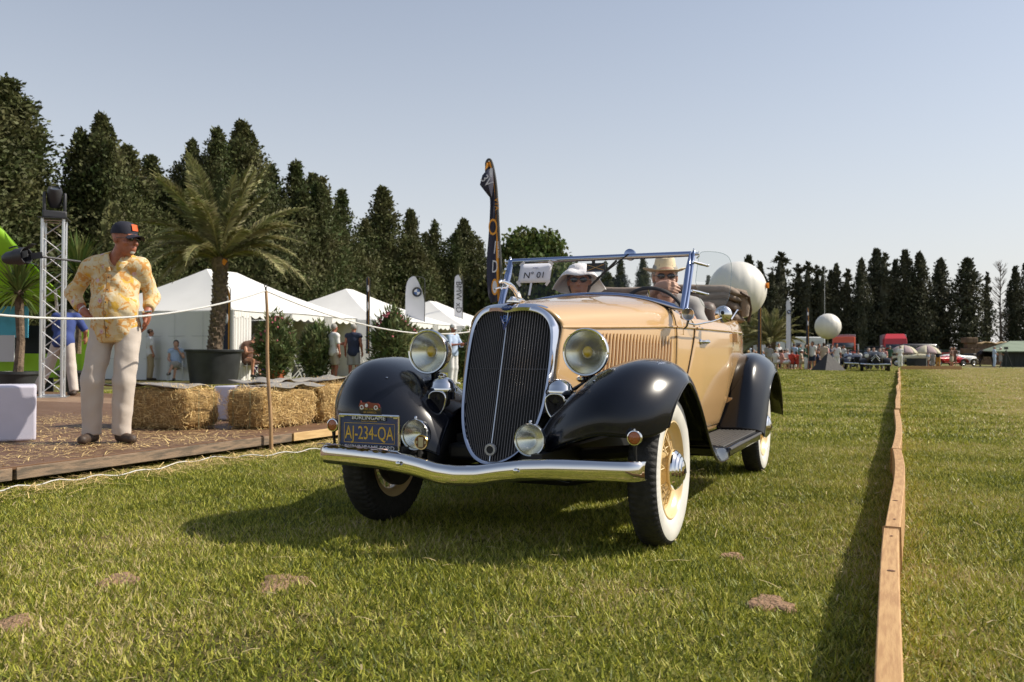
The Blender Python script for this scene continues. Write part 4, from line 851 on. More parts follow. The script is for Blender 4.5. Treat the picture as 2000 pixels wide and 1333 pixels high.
# ------------------------------------------------------------------ white pavilion tents
SEAM = mat('tent_seam', (.48, .48, .47), .7); TENTW = mat('tent_fabric', (.78, .77, .74), .6, var=.04, vs=.8, bump=.03, bs=3); tnt = TENTW.node_tree
def tent(label, u0, u1, v1, depth, zr, hipu=2.6, ze=2.28, open_side=False, src=None):
    """hip roofed pavilion; long side faces the lane at v1"""
    t = thing('pavilion_tent', label, 'tent', lane(u0, v1, 0), -LA, 'white pavilion tents'); L_ = u1-u0; D = depth
    A = lambda x, y, z: (x, y, z)
    c = {'a': (0, 0, ze), 'b': (0, L_, ze), 'c': (-D, L_, ze), 'd': (-D, 0, ze), 'r0': (-D/2, hipu, zr), 'r1': (-D/2, L_-hipu, zr)}
    def sheet(p, q, r_, s_, n=10):
        rows = []
        for k in np.linspace(0, 1, n):
            e0 = Vector(p).lerp(Vector(s_), k); e1 = Vector(q).lerp(Vector(r_), k); w = (e1-e0).length
            rows.append([tuple(e0.lerp(e1, m)-Vector((0, 0, .10*4*k*(1-k)+.02*math.sin(m*math.pi*3)*(1-k)))) for m in np.linspace(0, 1, n)])
        return np.array(rows)
    rf = MB().grid(sheet(c['a'], c['b'], c['r1'], c['r0'])).grid(sheet(c['b'], c['c'], c['r1'], c['r1'])).grid(sheet(c['c'], c['d'], c['r0'], c['r1'])).grid(sheet(c['d'], c['a'], c['r0'], c['r0']))
    rf.build('roof', TENTW, t, ang=22, merge=.001)
    def valance(p, q, nx):
        mb = MB(); p, q = Vector(p), Vector(q); d = (q-p); n = nx*8; out = Vector((d.y, -d.x, 0)).normalized()*.03
        top = [p+d*k/n+out+Vector((0, 0, .01)) for k in range(n+1)]; bot = [p+d*k/n+out*1.4-Vector((0, 0, .15+.09*abs(math.sin(math.pi*k/8))+.01)) for k in range(n+1)]
        mb.v = [tuple(x) for x in top+bot]; mb.f = [(k, k+1, n+2+k, n+1+k) for k in range(n)]; mb.m = [0]*n; return mb
    valance(c['b'], c['a'], int(L_/.42)).build('valance', TENTW, t); valance(c['a'], c['d'], int(D/.42)).build('valance', TENTW, t); valance(c['d'], c['c'], int(L_/.42)).build('valance', TENTW, t)
    def wall(p, q, name='wall_panel', fold=.03):
        p, q = Vector(p), Vector(q); d = q-p; nrm = Vector((d.y, -d.x, 0)).normalized(); n = 40
        rows = [[tuple(p+d*k/n+nrm*(fold*math.sin(k*1.1)*(1-.4*zz)-.05)+Vector((0, 0, -ze*zz-.02+0*k))) for zz in (0, .33, .66, .99)] for k in range(n+1)]
        w_ = MB().grid(np.array(rows)).build(name, TENTW, t, ang=80)
        if name == 'wall_panel' and d.length > 3:
            for zz in (.7, 1.45): MB().tube([p+nrm*-.062*1+d*k/12+Vector((0, 0, -ze+zz)) for k in range(13)], .006, 4).build('wall_seam', SEAM, w_)
            for k in range(1, int(d.length/1.2)): MB().tube([p-nrm*.064+d*(k*1.2/d.length)+Vector((0, 0, -ze+zz)) for zz in (.02, ze-.02)], .006, 4).build('wall_seam', SEAM, w_)
    wall(c['a'], c['d']); wall(c['d'], c['c']); wall(c['c'], c['b'])
    if open_side:
        for y in (L_*.36, L_*.70): wall((0, y, ze), (0, y+.5, ze), 'tied_curtain', .06)
        wall((0, 0, ze), (0, .9, ze), 'wall_panel')
    else: wall(c['b'], c['a'])
    for k in ('a', 'b', 'c', 'd'): MB().tube([(c[k][0]*.99-.02, c[k][1], 0), (c[k][0]*.99-.02, c[k][1], ze)], .03, 8).build('leg', ALU, t)
    return t
tent('large white pavilion tent behind the palm, nearest of the three tents', 22.3, 29.3, -19.4, 7.2, 3.95, 2.7, open_side=True)
tent('second white pavilion tent, with the slim flag before its peak', 30.6, 37.6, -19.4, 7.2, 3.85, 3.2, open_side=True)
tent('farthest white pavilion tent, below the lettered white flag', 38.6, 45.4, -19.4, 7.2, 3.75, 3.0)
# ------------------------------------------------------------------ people: signed-distance bodies turned into one continuous skin
def vn(a): a = np.asarray(a, np.float32); return a/np.linalg.norm(a)
def cap(p, a, b, r1, r2):
    a = np.asarray(a, np.float32); b = np.asarray(b, np.float32); ab = b-a; l = float(ab@ab)+1e-9
    t = np.clip(((p-a)@ab)/l, 0, 1); return np.linalg.norm(p-a-t[:, None]*ab, axis=1)-(r1+(r2-r1)*t)
def elp(p, c, r, Rm=None):
    q = p-np.asarray(c, np.float32)
    if Rm is not None: q = q@Rm
    r = np.asarray(r, np.float32); k0 = np.linalg.norm(q/r, axis=1); k1 = np.linalg.norm(q/(r*r), axis=1)+1e-6; return k0*(k0-1)/k1
def smin(a, b, k): h = np.clip(.5+.5*(b-a)/k, 0, 1); return b+(a-b)*h-k*h*(1-h)
def nets(fn, lo, hi, h):
    lo = np.asarray(lo, float); hi = np.asarray(hi, float); n = np.ceil((hi-lo)/h).astype(int)+1
    ax = [lo[i]+h*np.arange(n[i]) for i in range(3)]; X, Y, Z = np.meshgrid(*ax, indexing='ij'); V = fn(np.stack([X, Y, Z], -1).reshape(-1, 3).astype(np.float32)).reshape(n)
    I = V < 0; c = np.zeros(n-1, int); sl = lambda d: tuple(slice(d[i], n[i]-1+d[i]) for i in range(3))
    cor = [(a, b, e) for a in (0, 1) for b in (0, 1) for e in (0, 1)]
    for d in cor: c += I[sl(d)]
    m = (c > 0) & (c < 8); idx = -np.ones(n-1, int); idx[m] = np.arange(m.sum()); acc = np.zeros((m.sum(), 3)); cnt = np.zeros(m.sum())
    for a in cor:
        for k in range(3):
            if a[k]: continue
            b = list(a); b[k] = 1; va = V[sl(a)][m]; vb = V[sl(b)][m]; cr = (va < 0) != (vb < 0); t = np.where(cr, va/(va-vb+1e-12), 0)
            pt = np.tile(np.array(a, float), (len(va), 1)); pt[:, k] += t; acc[cr] += pt[cr]; cnt[cr] += 1
    ijk = np.argwhere(m); vs = lo+h*(ijk+acc/np.maximum(cnt, 1)[:, None]); F = []
    for k in range(3):
        A = [slice(0, None)]*3; s0 = [slice(1, n[i]-1) for i in range(3)]; s0[k] = slice(0, n[k]-1); s1 = list(s0); s1[k] = slice(1, n[k])
        f0 = I[tuple(s0)]; f1 = I[tuple(s1)]; w = np.argwhere(f0 != f1)
        if not len(w): continue
        fl = f0[tuple(w.T)]; base = w+np.array([0 if i == k else 1 for i in range(3)]); o1, o2 = [(1, 2), (2, 0), (0, 1)][k]
        def off(p, q): b = base.copy(); b[:, o1] += p; b[:, o2] += q; return idx[tuple(b.T)]
        q = np.stack([off(-1, -1), off(0, -1), off(0, 0), off(-1, 0)], 1); q[~fl] = q[~fl][:, ::-1]; F.append(q)
    return vs, np.concatenate(F) if F else np.zeros((0, 4), int)
def nets_obj(name, parts, m, parent, **kw):
    V = []; F = []; o = 0
    for fn, lo, hi, h in parts:
        v, f = nets(fn, lo, hi, h); f = f[(f >= 0).all(1)]; V.append(v); F.append(f+o); o += len(v)
    me = bpy.data.meshes.new(name); me.from_pydata(np.concatenate(V).tolist(), [], np.concatenate(F).tolist())
    for q in (m if isinstance(m, (list, tuple)) else [m]): me.materials.append(q)
    me.shade_smooth(); return link(name, me, parent, **kw)
BASE = dict(pel=(0, 0, .94), che=(0, .01, 1.27), nek=(0, .02, 1.47), hed=(0, -.01, 1.64), hipL=(.09, 0, .90), hipR=(-.09, 0, .90), knL=(.10, -.02, .50), knR=(-.10, -.02, .50), anL=(.10, .02, .09), anR=(-.10, .02, .09),
            toL=(.12, -.15, .035), toR=(-.12, -.15, .035), shL=(.185, .01, 1.41), shR=(-.185, .01, 1.41), elL=(.24, .04, 1.13), elR=(-.24, .04, 1.13), wrL=(.25, -.04, .90), wrR=(-.25, -.04, .90), haL=(0, -.1, -1), haR=(0, -.1, -1), look=0, nod=0)
def pose(**k): d = dict(BASE); d.update(k); return {a: (np.asarray(b, np.float32) if hasattr(b, '__len__') else b) for a, b in d.items()}
SIT = dict(pel=(0, 0, .50), che=(0, .05, .82), nek=(0, .04, 1.02), hed=(0, .01, 1.19), hipL=(.09, -.02, .48), hipR=(-.09, -.02, .48), knL=(.12, -.42, .50), knR=(-.12, -.42, .50), anL=(.12, -.40, .09), anR=(-.12, -.40, .09),
           toL=(.14, -.57, .035), toR=(-.14, -.57, .035), shL=(.18, .04, .96), shR=(-.18, .04, .96), elL=(.22, -.02, .70), elR=(-.22, -.02, .70), wrL=(.14, -.26, .62), wrR=(-.14, -.26, .62), haL=(-.3, -.9, -.2), haR=(.3, -.9, -.2))
def hand_prims(w, d, side, curl=.4, k=1.0, nrm=None):
    """palm, four unequal bent fingers and a thumb that leaves the side of the palm"""
    d = vn(d); n = vn(nrm) if nrm is not None else vn(np.array([side*1.0, .2, .1])-d*np.dot(d, [side*1.0, .2, .1])); s_ = np.cross(n, d); out = []; w = np.asarray(w, float)
    pc = w+d*.045*k; out.append(('c', w+d*.01*k, w+d*.03*k, .024*k, .026*k))
    for i, (o, L) in enumerate(((-.028, .070), (-.010, .080), (.010, .076), (.027, .058))):
        b = w+d*.075*k+s_*o*k; out.append(('c', w+d*.02*k+s_*o*.6*k, b, .015*k, .0115*k)); dd = vn(d+n*(-curl)); m = b+dd*L*.5*k; d2 = vn(d+n*(-curl*2.6)); out.append(('f', b, m, .0098*k, .009*k)); out.append(('f', m, m+d2*L*.5*k, .009*k, .0072*k))
    t0 = w+d*.022*k-s_*.026*k; t1 = t0+vn(d*.7-s_*.8-n*.2)*.042*k; out.append(('f', t0, t1, .013*k, .011*k)); out.append(('f', t1, t1+vn(d-s_*.25-n*.4)*.032*k, .011*k, .009*k)); return out
def head_R(J):
    a = math.radians(J['look']); b = math.radians(J['nod']); return np.array(Matrix.Rotation(a, 3, 'Z') @ Matrix.Rotation(b, 3, 'X'), np.float32)
def person(name_label, loc, rz, J, top, bot, skin=None, shoes=None, hair=None, hat=None, glasses=False, sleeve=.5, legs='long', h=.03, cat='person', group=None, sc=1.0, belly=0, fine=0, curlL=.4, curlR=.4, sw_=1.0, nrmL=None, nrmR=None, skirt=None, beard=None, tuck=False, collar=False, hk=1.0, nr=1.0):
    t = thing('person', name_label, cat, loc, rz, group, sc); skin = skin or SKIN; Rh = head_R(J); H = J['hed']; A = lambda v: np.asarray(v, np.float32)
    # prims
    legp = []
    for s in 'LR': legp += [('c', J['hip'+s], J['kn'+s], .080, .052), ('c', J['kn'+s], J['an'+s], .052, .036), ('c', J['an'+s]-A([0, 0, .03]), J['to'+s], .038, .030), ('c', J['an'+s]-A([0, 0, .03]), J['an'+s]+A([0, .03, -.045]), .036, .036)]
    tor = [('e', J['pel'], (.155, .11, .12)), ('e', (J['pel']*.5+J['che']*.5)+A([0, -.01-belly*.5, 0]), (.145+belly*.6, .10+belly, .19)), ('e', J['che'], (.165, .105, .17)), ('c', J['shL'], J['shR'], .055, .055), ('c', J['nek']-A([0, 0, .04]), J['nek']*.4+H*.6-A([0, 0, .03]), .060*nr, .054*nr)]+[('c', J['nek']-A([0, 0, .02]), J['sh'+s]*.75+J['che']*.0+J['nek']*.25-A([0, 0, .005]), .055, .052) for s in 'LR']
    arm = []
    for s in 'LR': arm += [('c', J['sh'+s], J['el'+s], .050, .040), ('c', J['el'+s], J['wr'+s], .040, .026)]
    hands = {s: hand_prims(J['wr'+s], J['ha'+s], 1 if s == 'L' else -1, curlL if s == 'L' else curlR, 1.05, nrmL if s == 'L' else nrmR) for s in 'LR'}
    hp = [('e', (0, .012, .035), (.076, .094, .088)), ('e', (0, -.022, -.035), (.062, .070, .078)), ('e', (0, -.045, -.085), (.038, .036, .030)), ('n', (0, -.085, .0), (0, -.108, -.030), .010, .014), ('e', (0, -.086, -.062), (.026, .013, .007)), ('e', (0, -.083, -.074), (.021, .012, .007)), ('e', (0, -.076, .028), (.056, .016, .010)),
          ('e', (.078, .012, -.005), (.010, .020, .032)), ('e', (-.078, .012, -.005), (.010, .020, .032)), ('e', (.045, -.055, -.028), (.022, .022, .020)), ('e', (-.045, -.055, -.028), (.022, .022, .020))]
    def ev(p, prims, inf=0, kk=.03, d0=None):
        d = d0
        for q in prims:
            if q[0] == 'e': v = elp(p, q[1], np.asarray(q[2])+inf)
            else: v = cap(p, q[1], q[2], q[3]+inf, q[4]+inf)
            k = .008 if q[0] in ('f', 'n') else kk; d = v if d is None else smin(d, v, k)
        return d
    allp = np.array([q[i] for q in legp+tor+arm for i in ((1, 2) if q[0] != 'e' else (1,))]); lo = allp.min(0)-.18; hi = allp.max(0)+.18; lo[2] = -.02
    coarse = legp+tor+arm+[q for s in 'LR' for q in hands[s] if q[0] == 'c']
    fh = fine or h; parts = [(lambda p: ev(p, coarse), lo, hi, h)]
    def headf(p):
        q = (p-H)@Rh/hk; d = ev(q, hp[:3], 0, .03); d = ev(q, hp[3:], 0, .010, d)*hk; return smin(d, cap(p, J['nek']-A([0, 0, .02]), J['nek']*.35+H*.65-A([0, 0, .02]), .056*nr, .050*nr), .02)
    parts.append((headf, H-A([.14, .15, .24]), H+A([.14, .15, .16]), min(fh, .016)))
    if fine:
        for s in 'LR':
            c = J['wr'+s]; parts.append((lambda p, s=s: ev(p, hands[s]+arm[(1 if s == 'L' else 3):][:1], 0, .012), c-.19, c+.19, min(fh, .0065)))
    else:
        parts[0] = (lambda p: ev(p, coarse+[q for s in 'LR' for q in hands[s] if q[0] == 'f']), lo, hi, h)
    nets_obj('body', parts, skin, t)
    # clothes
    def wr(p, a): return a*(np.sin(p[:, 2]*38+np.sin(p[:, 0]*17+p[:, 1]*9)*2.2)*.5+np.sin(p[:, 0]*31+p[:, 2]*19+p[:, 1]*23)*.35+np.sin(p[:, 2]*71+p[:, 0]*44)*.18)
    gl = lambda s, f: [('c', J['sh'+s], J['sh'+s]+(J['el'+s]-J['sh'+s])*min(1, f*2), .050, .050-.006*min(1, f*2))]+([('c', J['el'+s], J['el'+s]+(J['wr'+s]-J['el'+s])*(f*2-1), .046, .046-.016*(f*2-1))] if f > .5 else [])
    def clip_arm(p, d, s, f):
        a, b = (J['sh'+s], J['el'+s]) if f <= .5 else (J['el'+s], J['wr'+s]); k = f*2 if f <= .5 else f*2-1; n = vn(b-a); c = a+(b-a)*k
        near = np.linalg.norm(p-c, axis=1) < .16; cut = (p-c)@n; return np.where(near & (np.linalg.norm(p-c-np.outer(cut, n), axis=1) < .09), np.maximum(d, cut), d)
    hemz = (J['pel'][2]-(.02 if tuck else .12)); up = vn(J['che']-J['pel']); amp = .006 if h < .02 else .003
    def shirt(p):
        d = ev(p, [('e', J['pel'], (.165, .12, .15))]+tor[1:4]+tor[5:], .022, .05); extra = ('c', J['pel']-up*.10, J['pel']+up*.05, .145, .13)
        if not tuck and not skirt: d = smin(d, elp(p, J['pel']-A([0, 0, .03]), (.175+belly*.3, .125+belly*.4, .20)), .03)
        for s in 'LR':
            if sleeve > 0: dd = ev(p, gl(s, sleeve), .020*sw_, .03); dd = clip_arm(p, dd, s, sleeve); d = smin(d, dd, .03)
        d = np.maximum(d, -((p-J['pel'])@up)-(.0 if tuck else .12)) if legs != 'dress' else d
        d = np.maximum(d, -cap(p, J['nek']+A([0, -.04, .0]), H, .062, .075))
        if collar: d = smin(-smin(-d, cap(p, J['nek']+A([0, -.06, 0]), J['nek']+A([.004, -.15, -.13]), .050, .012), .006)*1., np.full(len(p), 9.), .001)
        return d+wr(p, amp)
    plo, phi = lo.copy(), hi.copy(); nets_obj('shirt' if legs != 'dress' else 'dress_top', [(shirt, plo, phi, h if h > .02 else h)], top, t)
    lf = {'long': 1.0, 'shorts': .52, 'skirt': .5, 'dress': .5}[legs]
    def trous(p):
        d = ev(p, [('e', J['pel'], (.165, .12, .12))], .012, .04); cut = np.full(len(p), -1.)
        for s in 'LR':
            if lf == 1: a = [('c', J['hip'+s], J['kn'+s], .088, .072), ('c', J['kn'+s], J['an'+s]+A([0, 0, -.035]), .072, .062)]
            else: e = J['hip'+s]+(J['kn'+s]-J['hip'+s])*.92; a = [('c', J['hip'+s], e, .095, .085)]
            dd = ev(p, a, .012, .03); n = vn(a[-1][2]-a[-1][1]); c = a[-1][2]-n*(.01 if lf == 1 else .03); q = (p-c)@n; dd = np.where(np.linalg.norm(p-c, axis=1) < .17, np.maximum(dd, q), dd); d = smin(d, dd, .012)
        if legs in ('skirt', 'dress'): d = smin(d, cap(p, (J['hipL']+J['hipR'])/2, (J['knL']+J['knR'])/2*.9+(J['hipL']+J['hipR'])/2*.1, .14, .15), .05)
        d = np.maximum(d, ((p-J['pel'])@up)-.07); return d+wr(p, amp*.55)+amp*.9*np.sin(p[:, 0]*55+np.sin(p[:, 2]*11)*1.5)*.4
    nets_obj('trousers' if legs == 'long' else 'shorts' if legs == 'shorts' else 'skirt', [(trous, plo, phi, h)], bot, t)
    if shoes:
        for s in 'LR':
            a, b = J['an'+s], J['to'+s]
            def shoe(p): d = smin(cap(p, a-A([0, 0, .045]), b, .046, .038), cap(p, a-A([0, 0, .02]), a+A([0, .035, -.05]), .048, .044), .02); return np.maximum(d, -(p[:, 2]-.001))
            nets_obj('shoe', [(shoe, np.minimum(a, b)-.11, np.maximum(a, b)+.11, min(h, .018))], shoes, t)
    if hair:
        def hf(p):
            q = (p-H)@Rh/hk; d = elp(q, (0, .020, .040), (.085, .100, .092)); 
            if hair[1] > 0: d = smin(d, elp(q, (0, .055, .04-hair[1]), (.085, .055, .09+hair[1]*.6)), .03)
            d = np.maximum(d, -(q[:, 1]+.052+np.clip(.05-q[:, 2], -.2, .1)*-.6)); return d+.004*np.sin(q[:, 0]*160+q[:, 2]*60)
        nets_obj('hair', [(hf, H-A([.16, .16, .30]), H+A([.16, .17, .17]), min(h, .016))], hair[0], t)
    HM = Matrix.Translation(Vector(H.tolist())) @ Matrix(Rh.tolist()).to_4x4() @ Matrix.Scale(hk, 4)
    if beard:
        nets_obj('beard', [(lambda p: np.maximum(elp((p-H)@Rh/hk, (0, -.052, -.080), (.040, .036, .034)), -elp((p-H)@Rh/hk, (0, -.09, -.066), (.024, .03, .014))), H-A([.13, .15, .16]), H+A([.13, .15, .1]), .006)], beard, t)
    if glasses:
        gm = MB()
        for s in (1, -1): gm.ell((.033*s, -.094, .004), (.026, .006, .019), 14); gm.tube([(.055*s, -.090, .008), (.082*s, -.03, .008), (.084*s, .01, .004)], .0022, 5)
        gm.tube([(-.01, -.098, .010), (.01, -.098, .010)], .002, 5); gm.v = [tuple(HM @ Vector(v)) for v in gm.v]; gm.build('sunglasses', SUNG, t)
    if hat:
        kind, hm, band = hat; mb = MB(); mi2 = [hm, band or hm]
        if kind == 'straw':
            pr = [(0, .155), (.03, .158), (.055, .150), (.072, .125), (.080, .085), (.086, .050), (.090, .045), (.13, .040), (.160, .048), (.162, .044), (.13, .035), (.085, .038)]
            mb.lathe(pr, 36, T(0, .015, -.002), mis=[0, 0, 0, 0, 0, 1, 0, 0, 0, 0, 0]); mb.v = [(x*.92, y*1.12, z+(.016*(x/.14)**2 if abs(x) > .09 and z < .06 else 0)-(.02 if abs(x) < .02 and z > .14 else 0)) for x, y, z in mb.v]
        elif kind == 'floppy':
            pr = [(0, .128), (.04, .126), (.070, .112), (.084, .085), (.090, .050), (.096, .040), (.125, .018), (.165, -.020), (.192, -.060), (.190, -.065), (.155, -.030), (.092, .030)]; mb.lathe(pr, 40, T(0, .012, .0)); 
            mb.v = [(x, y*(.82 if y < -.08 and z < .03 else 1), z+(.10*max(0, (-y/.17))*1 if z < .035 and y < 0 else 0)+.012*math.sin(math.atan2(y, x)*5)*(z < .03)) for x, y, z in mb.v]
        elif kind == 'cap':
            pr = [(0, .125), (.03, .124), (.060, .112), (.080, .085), (.088, .050), (.089, .030), (.086, .030)]; mb.lathe(pr, 32, T(0, .014, .006) @ Matrix.Diagonal((.95, 1.12, 1, 1)))
            rows = [[(x, -.080-(.075 if 1 else 0)*k*math.sqrt(max(0, 1-(x/.078)**2)), .040-.028*(x/.075)**2-.014*k) for x in np.linspace(-.074, .074, 15)] for k in (0, .35, .7, .92, 1.0)]; mb.grid(np.array(rows)); mb.grid(np.array(rows)-[0, 0, .004], flip=True)
            if band: mb.grid(np.array([[(.9*(.03-.045*a_)*(1 if b_ else 1)+.02*math.sin(a_*3), -.088+.30*max(0, z-.06)**1.0*1.1, z+.006) for a_ in np.linspace(-.6, 1.1, 8)] for b_, z in enumerate((.058, .075, .092, .104))]), mi=1)
        elif kind == 'sun': mb.lathe([(0, .12), (.05, .115), (.08, .08), (.085, .045), (.15, .03), (.15, .026), (.08, .035)], 20, T(0, .01, 0))
        mb.v = [tuple(HM @ Vector(v)) for v in mb.v]; mb.build('hat' if kind != 'cap' else 'cap', mi2, t, ang=60)
    return t
SKIN = mat('skin_tan', (.47, .22, .13), .5, var=.15, vs=20, sub=.05); SKINR = mat('skin_ruddy', (.40, .145, .085), .5, var=.2, vs=25, sub=.05); SKINL = mat('skin_light', (.55, .31, .21), .5, var=.1, vs=20)
SUNG = mat('sunglass_lens', (.012, .012, .012), .12, coat=1)
HAIRG = mat('grey_hair', (.36, .34, .31), .8, var=.3, vs=60); HAIRB = mat('brown_hair', (.06, .03, .016), .7, var=.3, vs=60); HAIRK = mat('dark_hair', (.015, .011, .009), .6); HAIRW = mat('white_stubble', (.55, .53, .50), .8)
CW = mat('cloth_white', (.70, .69, .67), .85, bump=.15, bs=12); CBEI = mat('cloth_beige', (.42, .36, .27), .85, bump=.15, bs=12); CNAV = mat('cloth_navy', (.018, .025, .06), .8, bump=.15, bs=12); CBLU = mat('cloth_blue', (.035, .060, .21), .85, bump=.15, bs=12)
CLB = mat('cloth_light_blue', (.40, .50, .66), .85); CGRY = mat('cloth_grey', (.33, .32, .31), .85); CKHA = mat('cloth_khaki', (.40, .30, .17), .85); CBRN = mat('cloth_brown', (.13, .07, .05), .85); CRED = mat('cloth_red', (.45, .05, .03), .85); CBLK = mat('cloth_black', (.02, .02, .022), .85); CGRN = mat('cloth_green', (.03, .08, .05), .85); CPUR = mat('cloth_purple', (.12, .035, .30), .8); CPNK = mat('cloth_pink', (.55, .25, .22), .85); CTEAL = mat('cloth_teal', (.10, .22, .22), .85); COCH = mat('cloth_ochre', (.50, .25, .05), .85)
SHOEB = mat('shoe_brown', (.07, .045, .03), .6, var=.3, vs=30); SHOEK = mat('shoe_black', (.015, .015, .015), .4); SHOEW = mat('shoe_white', (.6, .6, .58), .6)
# floral shirt print: cream ground, orange and yellow blotches, mauve flowers
def floral():
    m = bpy.data.materials.new('floral_print'); m.use_nodes = True; t = m.node_tree; N = t.nodes.new; L = t.links.new; b = t.nodes['Principled BSDF']; tc = N('ShaderNodeTexCoord')
    def nz(s, d, w=0):
        n = N('ShaderNodeTexNoise'); n.inputs['Scale'].default_value = s; n.inputs['Detail'].default_value = d; n.inputs['Distortion'].default_value = w; mp = N('ShaderNodeMapping'); mp.inputs['Location'].default_value = (s, s*2, 0); L(tc.outputs['Object'], mp.inputs[0]); L(mp.outputs[0], n.inputs['Vector']); return n.outputs[0]
    def mx(f, lo, hi, a, c):
        r = N('ShaderNodeMapRange'); r.inputs[1].default_value = lo; r.inputs[2].default_value = hi; L(f, r.inputs[0]); x = N('ShaderNodeMix'); x.data_type = 'RGBA'; L(r.outputs[0], x.inputs[0])
        for k, q in ((6, a), (7, c)):
            if isinstance(q, tuple): x.inputs[k].default_value = (*q, 1)
            else: L(q, x.inputs[k])
        return x.outputs[2]
    c = mx(nz(15, 3, .6), .46, .54, (.66, .56, .37), (.66, .49, .24)); c = mx(nz(20, 4, 1.2), .525, .58, c, (.58, .28, .07)); c = mx(nz(12, 3, .5), .60, .63, c, (.70, .42, .06))
    v = N('ShaderNodeTexVoronoi'); v.inputs['Scale'].default_value = 9; v.inputs['Randomness'].default_value = .9; L(tc.outputs['Object'], v.inputs['Vector']); c = mx(v.outputs['Distance'], .14, .19, (.62, .42, .44), c) ; c = mx(v.outputs['Distance'], .04, .06, (.35, .10, .10), c)
    L(c, b.inputs['Base Color']); b.inputs['Roughness'].default_value = .85; b.inputs['Sheen Weight'].default_value = .1
    bp = N('ShaderNodeBump'); bp.inputs['Strength'].default_value = .3; bp.inputs['Distance'].default_value = .02; L(nz(14, 3, 1), bp.inputs['Height']); L(bp.outputs[0], b.inputs['Normal']); return m
FLOR = floral(); CHINO = mat('chino_offwhite', (.57, .50, .44), .85, var=.06, vs=5, bump=.25, bs=9); ORANGE = mat('cap_orange', (.75, .10, .01), .7); CAPN = mat('cap_navy', (.014, .015, .028), .8)
# ---- the man in the floral shirt
JM = pose(pel=(.0, .01, .93), che=(-.005, .0, 1.26), nek=(.015, .015, 1.50), hed=(.085, -.045, 1.635), shL=(.185, .02, 1.415), shR=(-.20, .0, 1.415), elL=(.245, .13, 1.18), elR=(-.375, .09, 1.21), wrL=(.245, .0, 1.04), wrR=(-.235, -.05, 1.055), haL=(-.12, .35, -.9), haR=(.75, -.25, -.55),
          hipL=(.10, 0, .90), hipR=(-.10, 0, .90), knL=(.085, -.03, .50), knR=(-.165, -.03, .50), anL=(.045, .02, .09), anR=(-.185, .02, .09), toL=(.17, -.085, .035), toR=(-.185, -.16, .035), look=64, nod=4)
man = person('man in yellow floral shirt, cream trousers and cap standing with hands on hips', (-3.20, 7.16, ZD), .06, JM, FLOR, CHINO, SKINR, SHOEB, None, ('cap', CAPN, ORANGE), True, sleeve=.86, h=.0125, fine=.0062, belly=.035, sc=1.0, beard=HAIRW, curlR=.5, curlL=.3, sw_=.7, collar=True, hk=1.10, nr=1.25)
MB().tube([(.245+.033*math.cos(a), .0+.033*math.sin(a), 1.055+.006*math.cos(a)) for a in np.linspace(0, 6.28, 16)[:-1]], .008, 6, closed=True).build('watch', CHROME, man)
MB().tube([(-.250+.030*math.sin(a)*.6, -.035+.032*math.cos(a), 1.07+.026*math.sin(a)) for a in np.linspace(0, 6.28, 16)[:-1]], .007, 6, closed=True).build('wristband', WHITE, man)
pk = MB(); zz = np.linspace(.84, 1.345, 22)
def shirt_front(x, z): return -.02-.125-.062*math.exp(-((z-1.06)/.17)**2)+.12*max(0, z-1.33)
pk.grid(np.array([[(x, shirt_front(x, z)-.004+.02*abs(x), z) for x in (-.014, 0, .014)] for z in zz])+[0, .006, 0]).tube([(-.014, shirt_front(-.014, z)-.002, z) for z in zz], .0022, 5, mi=1).build('button_placket', [FLOR, mat('seam_brown', (.16, .09, .04), .9)], man)
for z in (.92, 1.02, 1.12, 1.22, 1.32): MB().ell((0, shirt_front(0, z)-.010, z), (.006, .003, .006), 8).build('button', SHOEB, man)
for s in (1, -1):
    q = [(.010, -.118, 1.372), (.058, -.124, 1.368), (.110, -.078, 1.440), (.100, .0, 1.492), (.072, .02, 1.535), (.062, -.050, 1.510), (.030, -.100, 1.440)]
    MB().add([(.012+s*x, y, z) for x, y, z in q]+[(.012+s*.068, -.090, 1.450)], [(7, i, (i+1) % 7) for i in range(7)]).build('collar', FLOR, man, solid=.006, offs=0)
# ---- driver and passenger
def carpt(x, y, z): return CAR_M @ Vector((x, y, z))
JD = pose(**{**SIT, 'hed': (0.0, -.05, 1.165), 'nek': (0, .0, 1.0), 'elR': (-.24, -.14, .84), 'wrR': (-.02, -.36, 1.075), 'haR': (.75, -.6, .05), 'elL': (.26, -.12, .74), 'wrL': (.19, -.34, .86), 'haL': (-.4, -.7, .4), 'knL': (.14, -.42, .46), 'knR': (-.12, -.42, .46), 'look': 8, 'nod': 2})
STRAWH = mat('straw_hat', (.68, .56, .36), .7, bump=.3, bs=220); BAND = mat('hat_band', (.34, .22, .10), .8)
person('driver in a straw hat and round sunglasses with a fist on the steering wheel', carpt(.275, 1.97, .235), -YAW+.18, JD, CGRY, CBEI, SKINL, SHOEB, (HAIRG, .03), ('straw', STRAWH, BAND), True, sleeve=.5, h=.016, fine=.006, curlR=1.3)
JPs = pose(**{**SIT, 'look': 6, 'nod': 0})
person('passenger in a floppy white sun hat and dark sunglasses beside the driver', carpt(-.345, 1.95, .205), -YAW+.2, JPs, CW, CBEI, SKIN, SHOEW, (HAIRB, .05), ('floppy', mat('hat_white', (.82, .79, .79), .8, bump=.3, bs=30), None), True, sleeve=.5, h=.018, fine=.006)
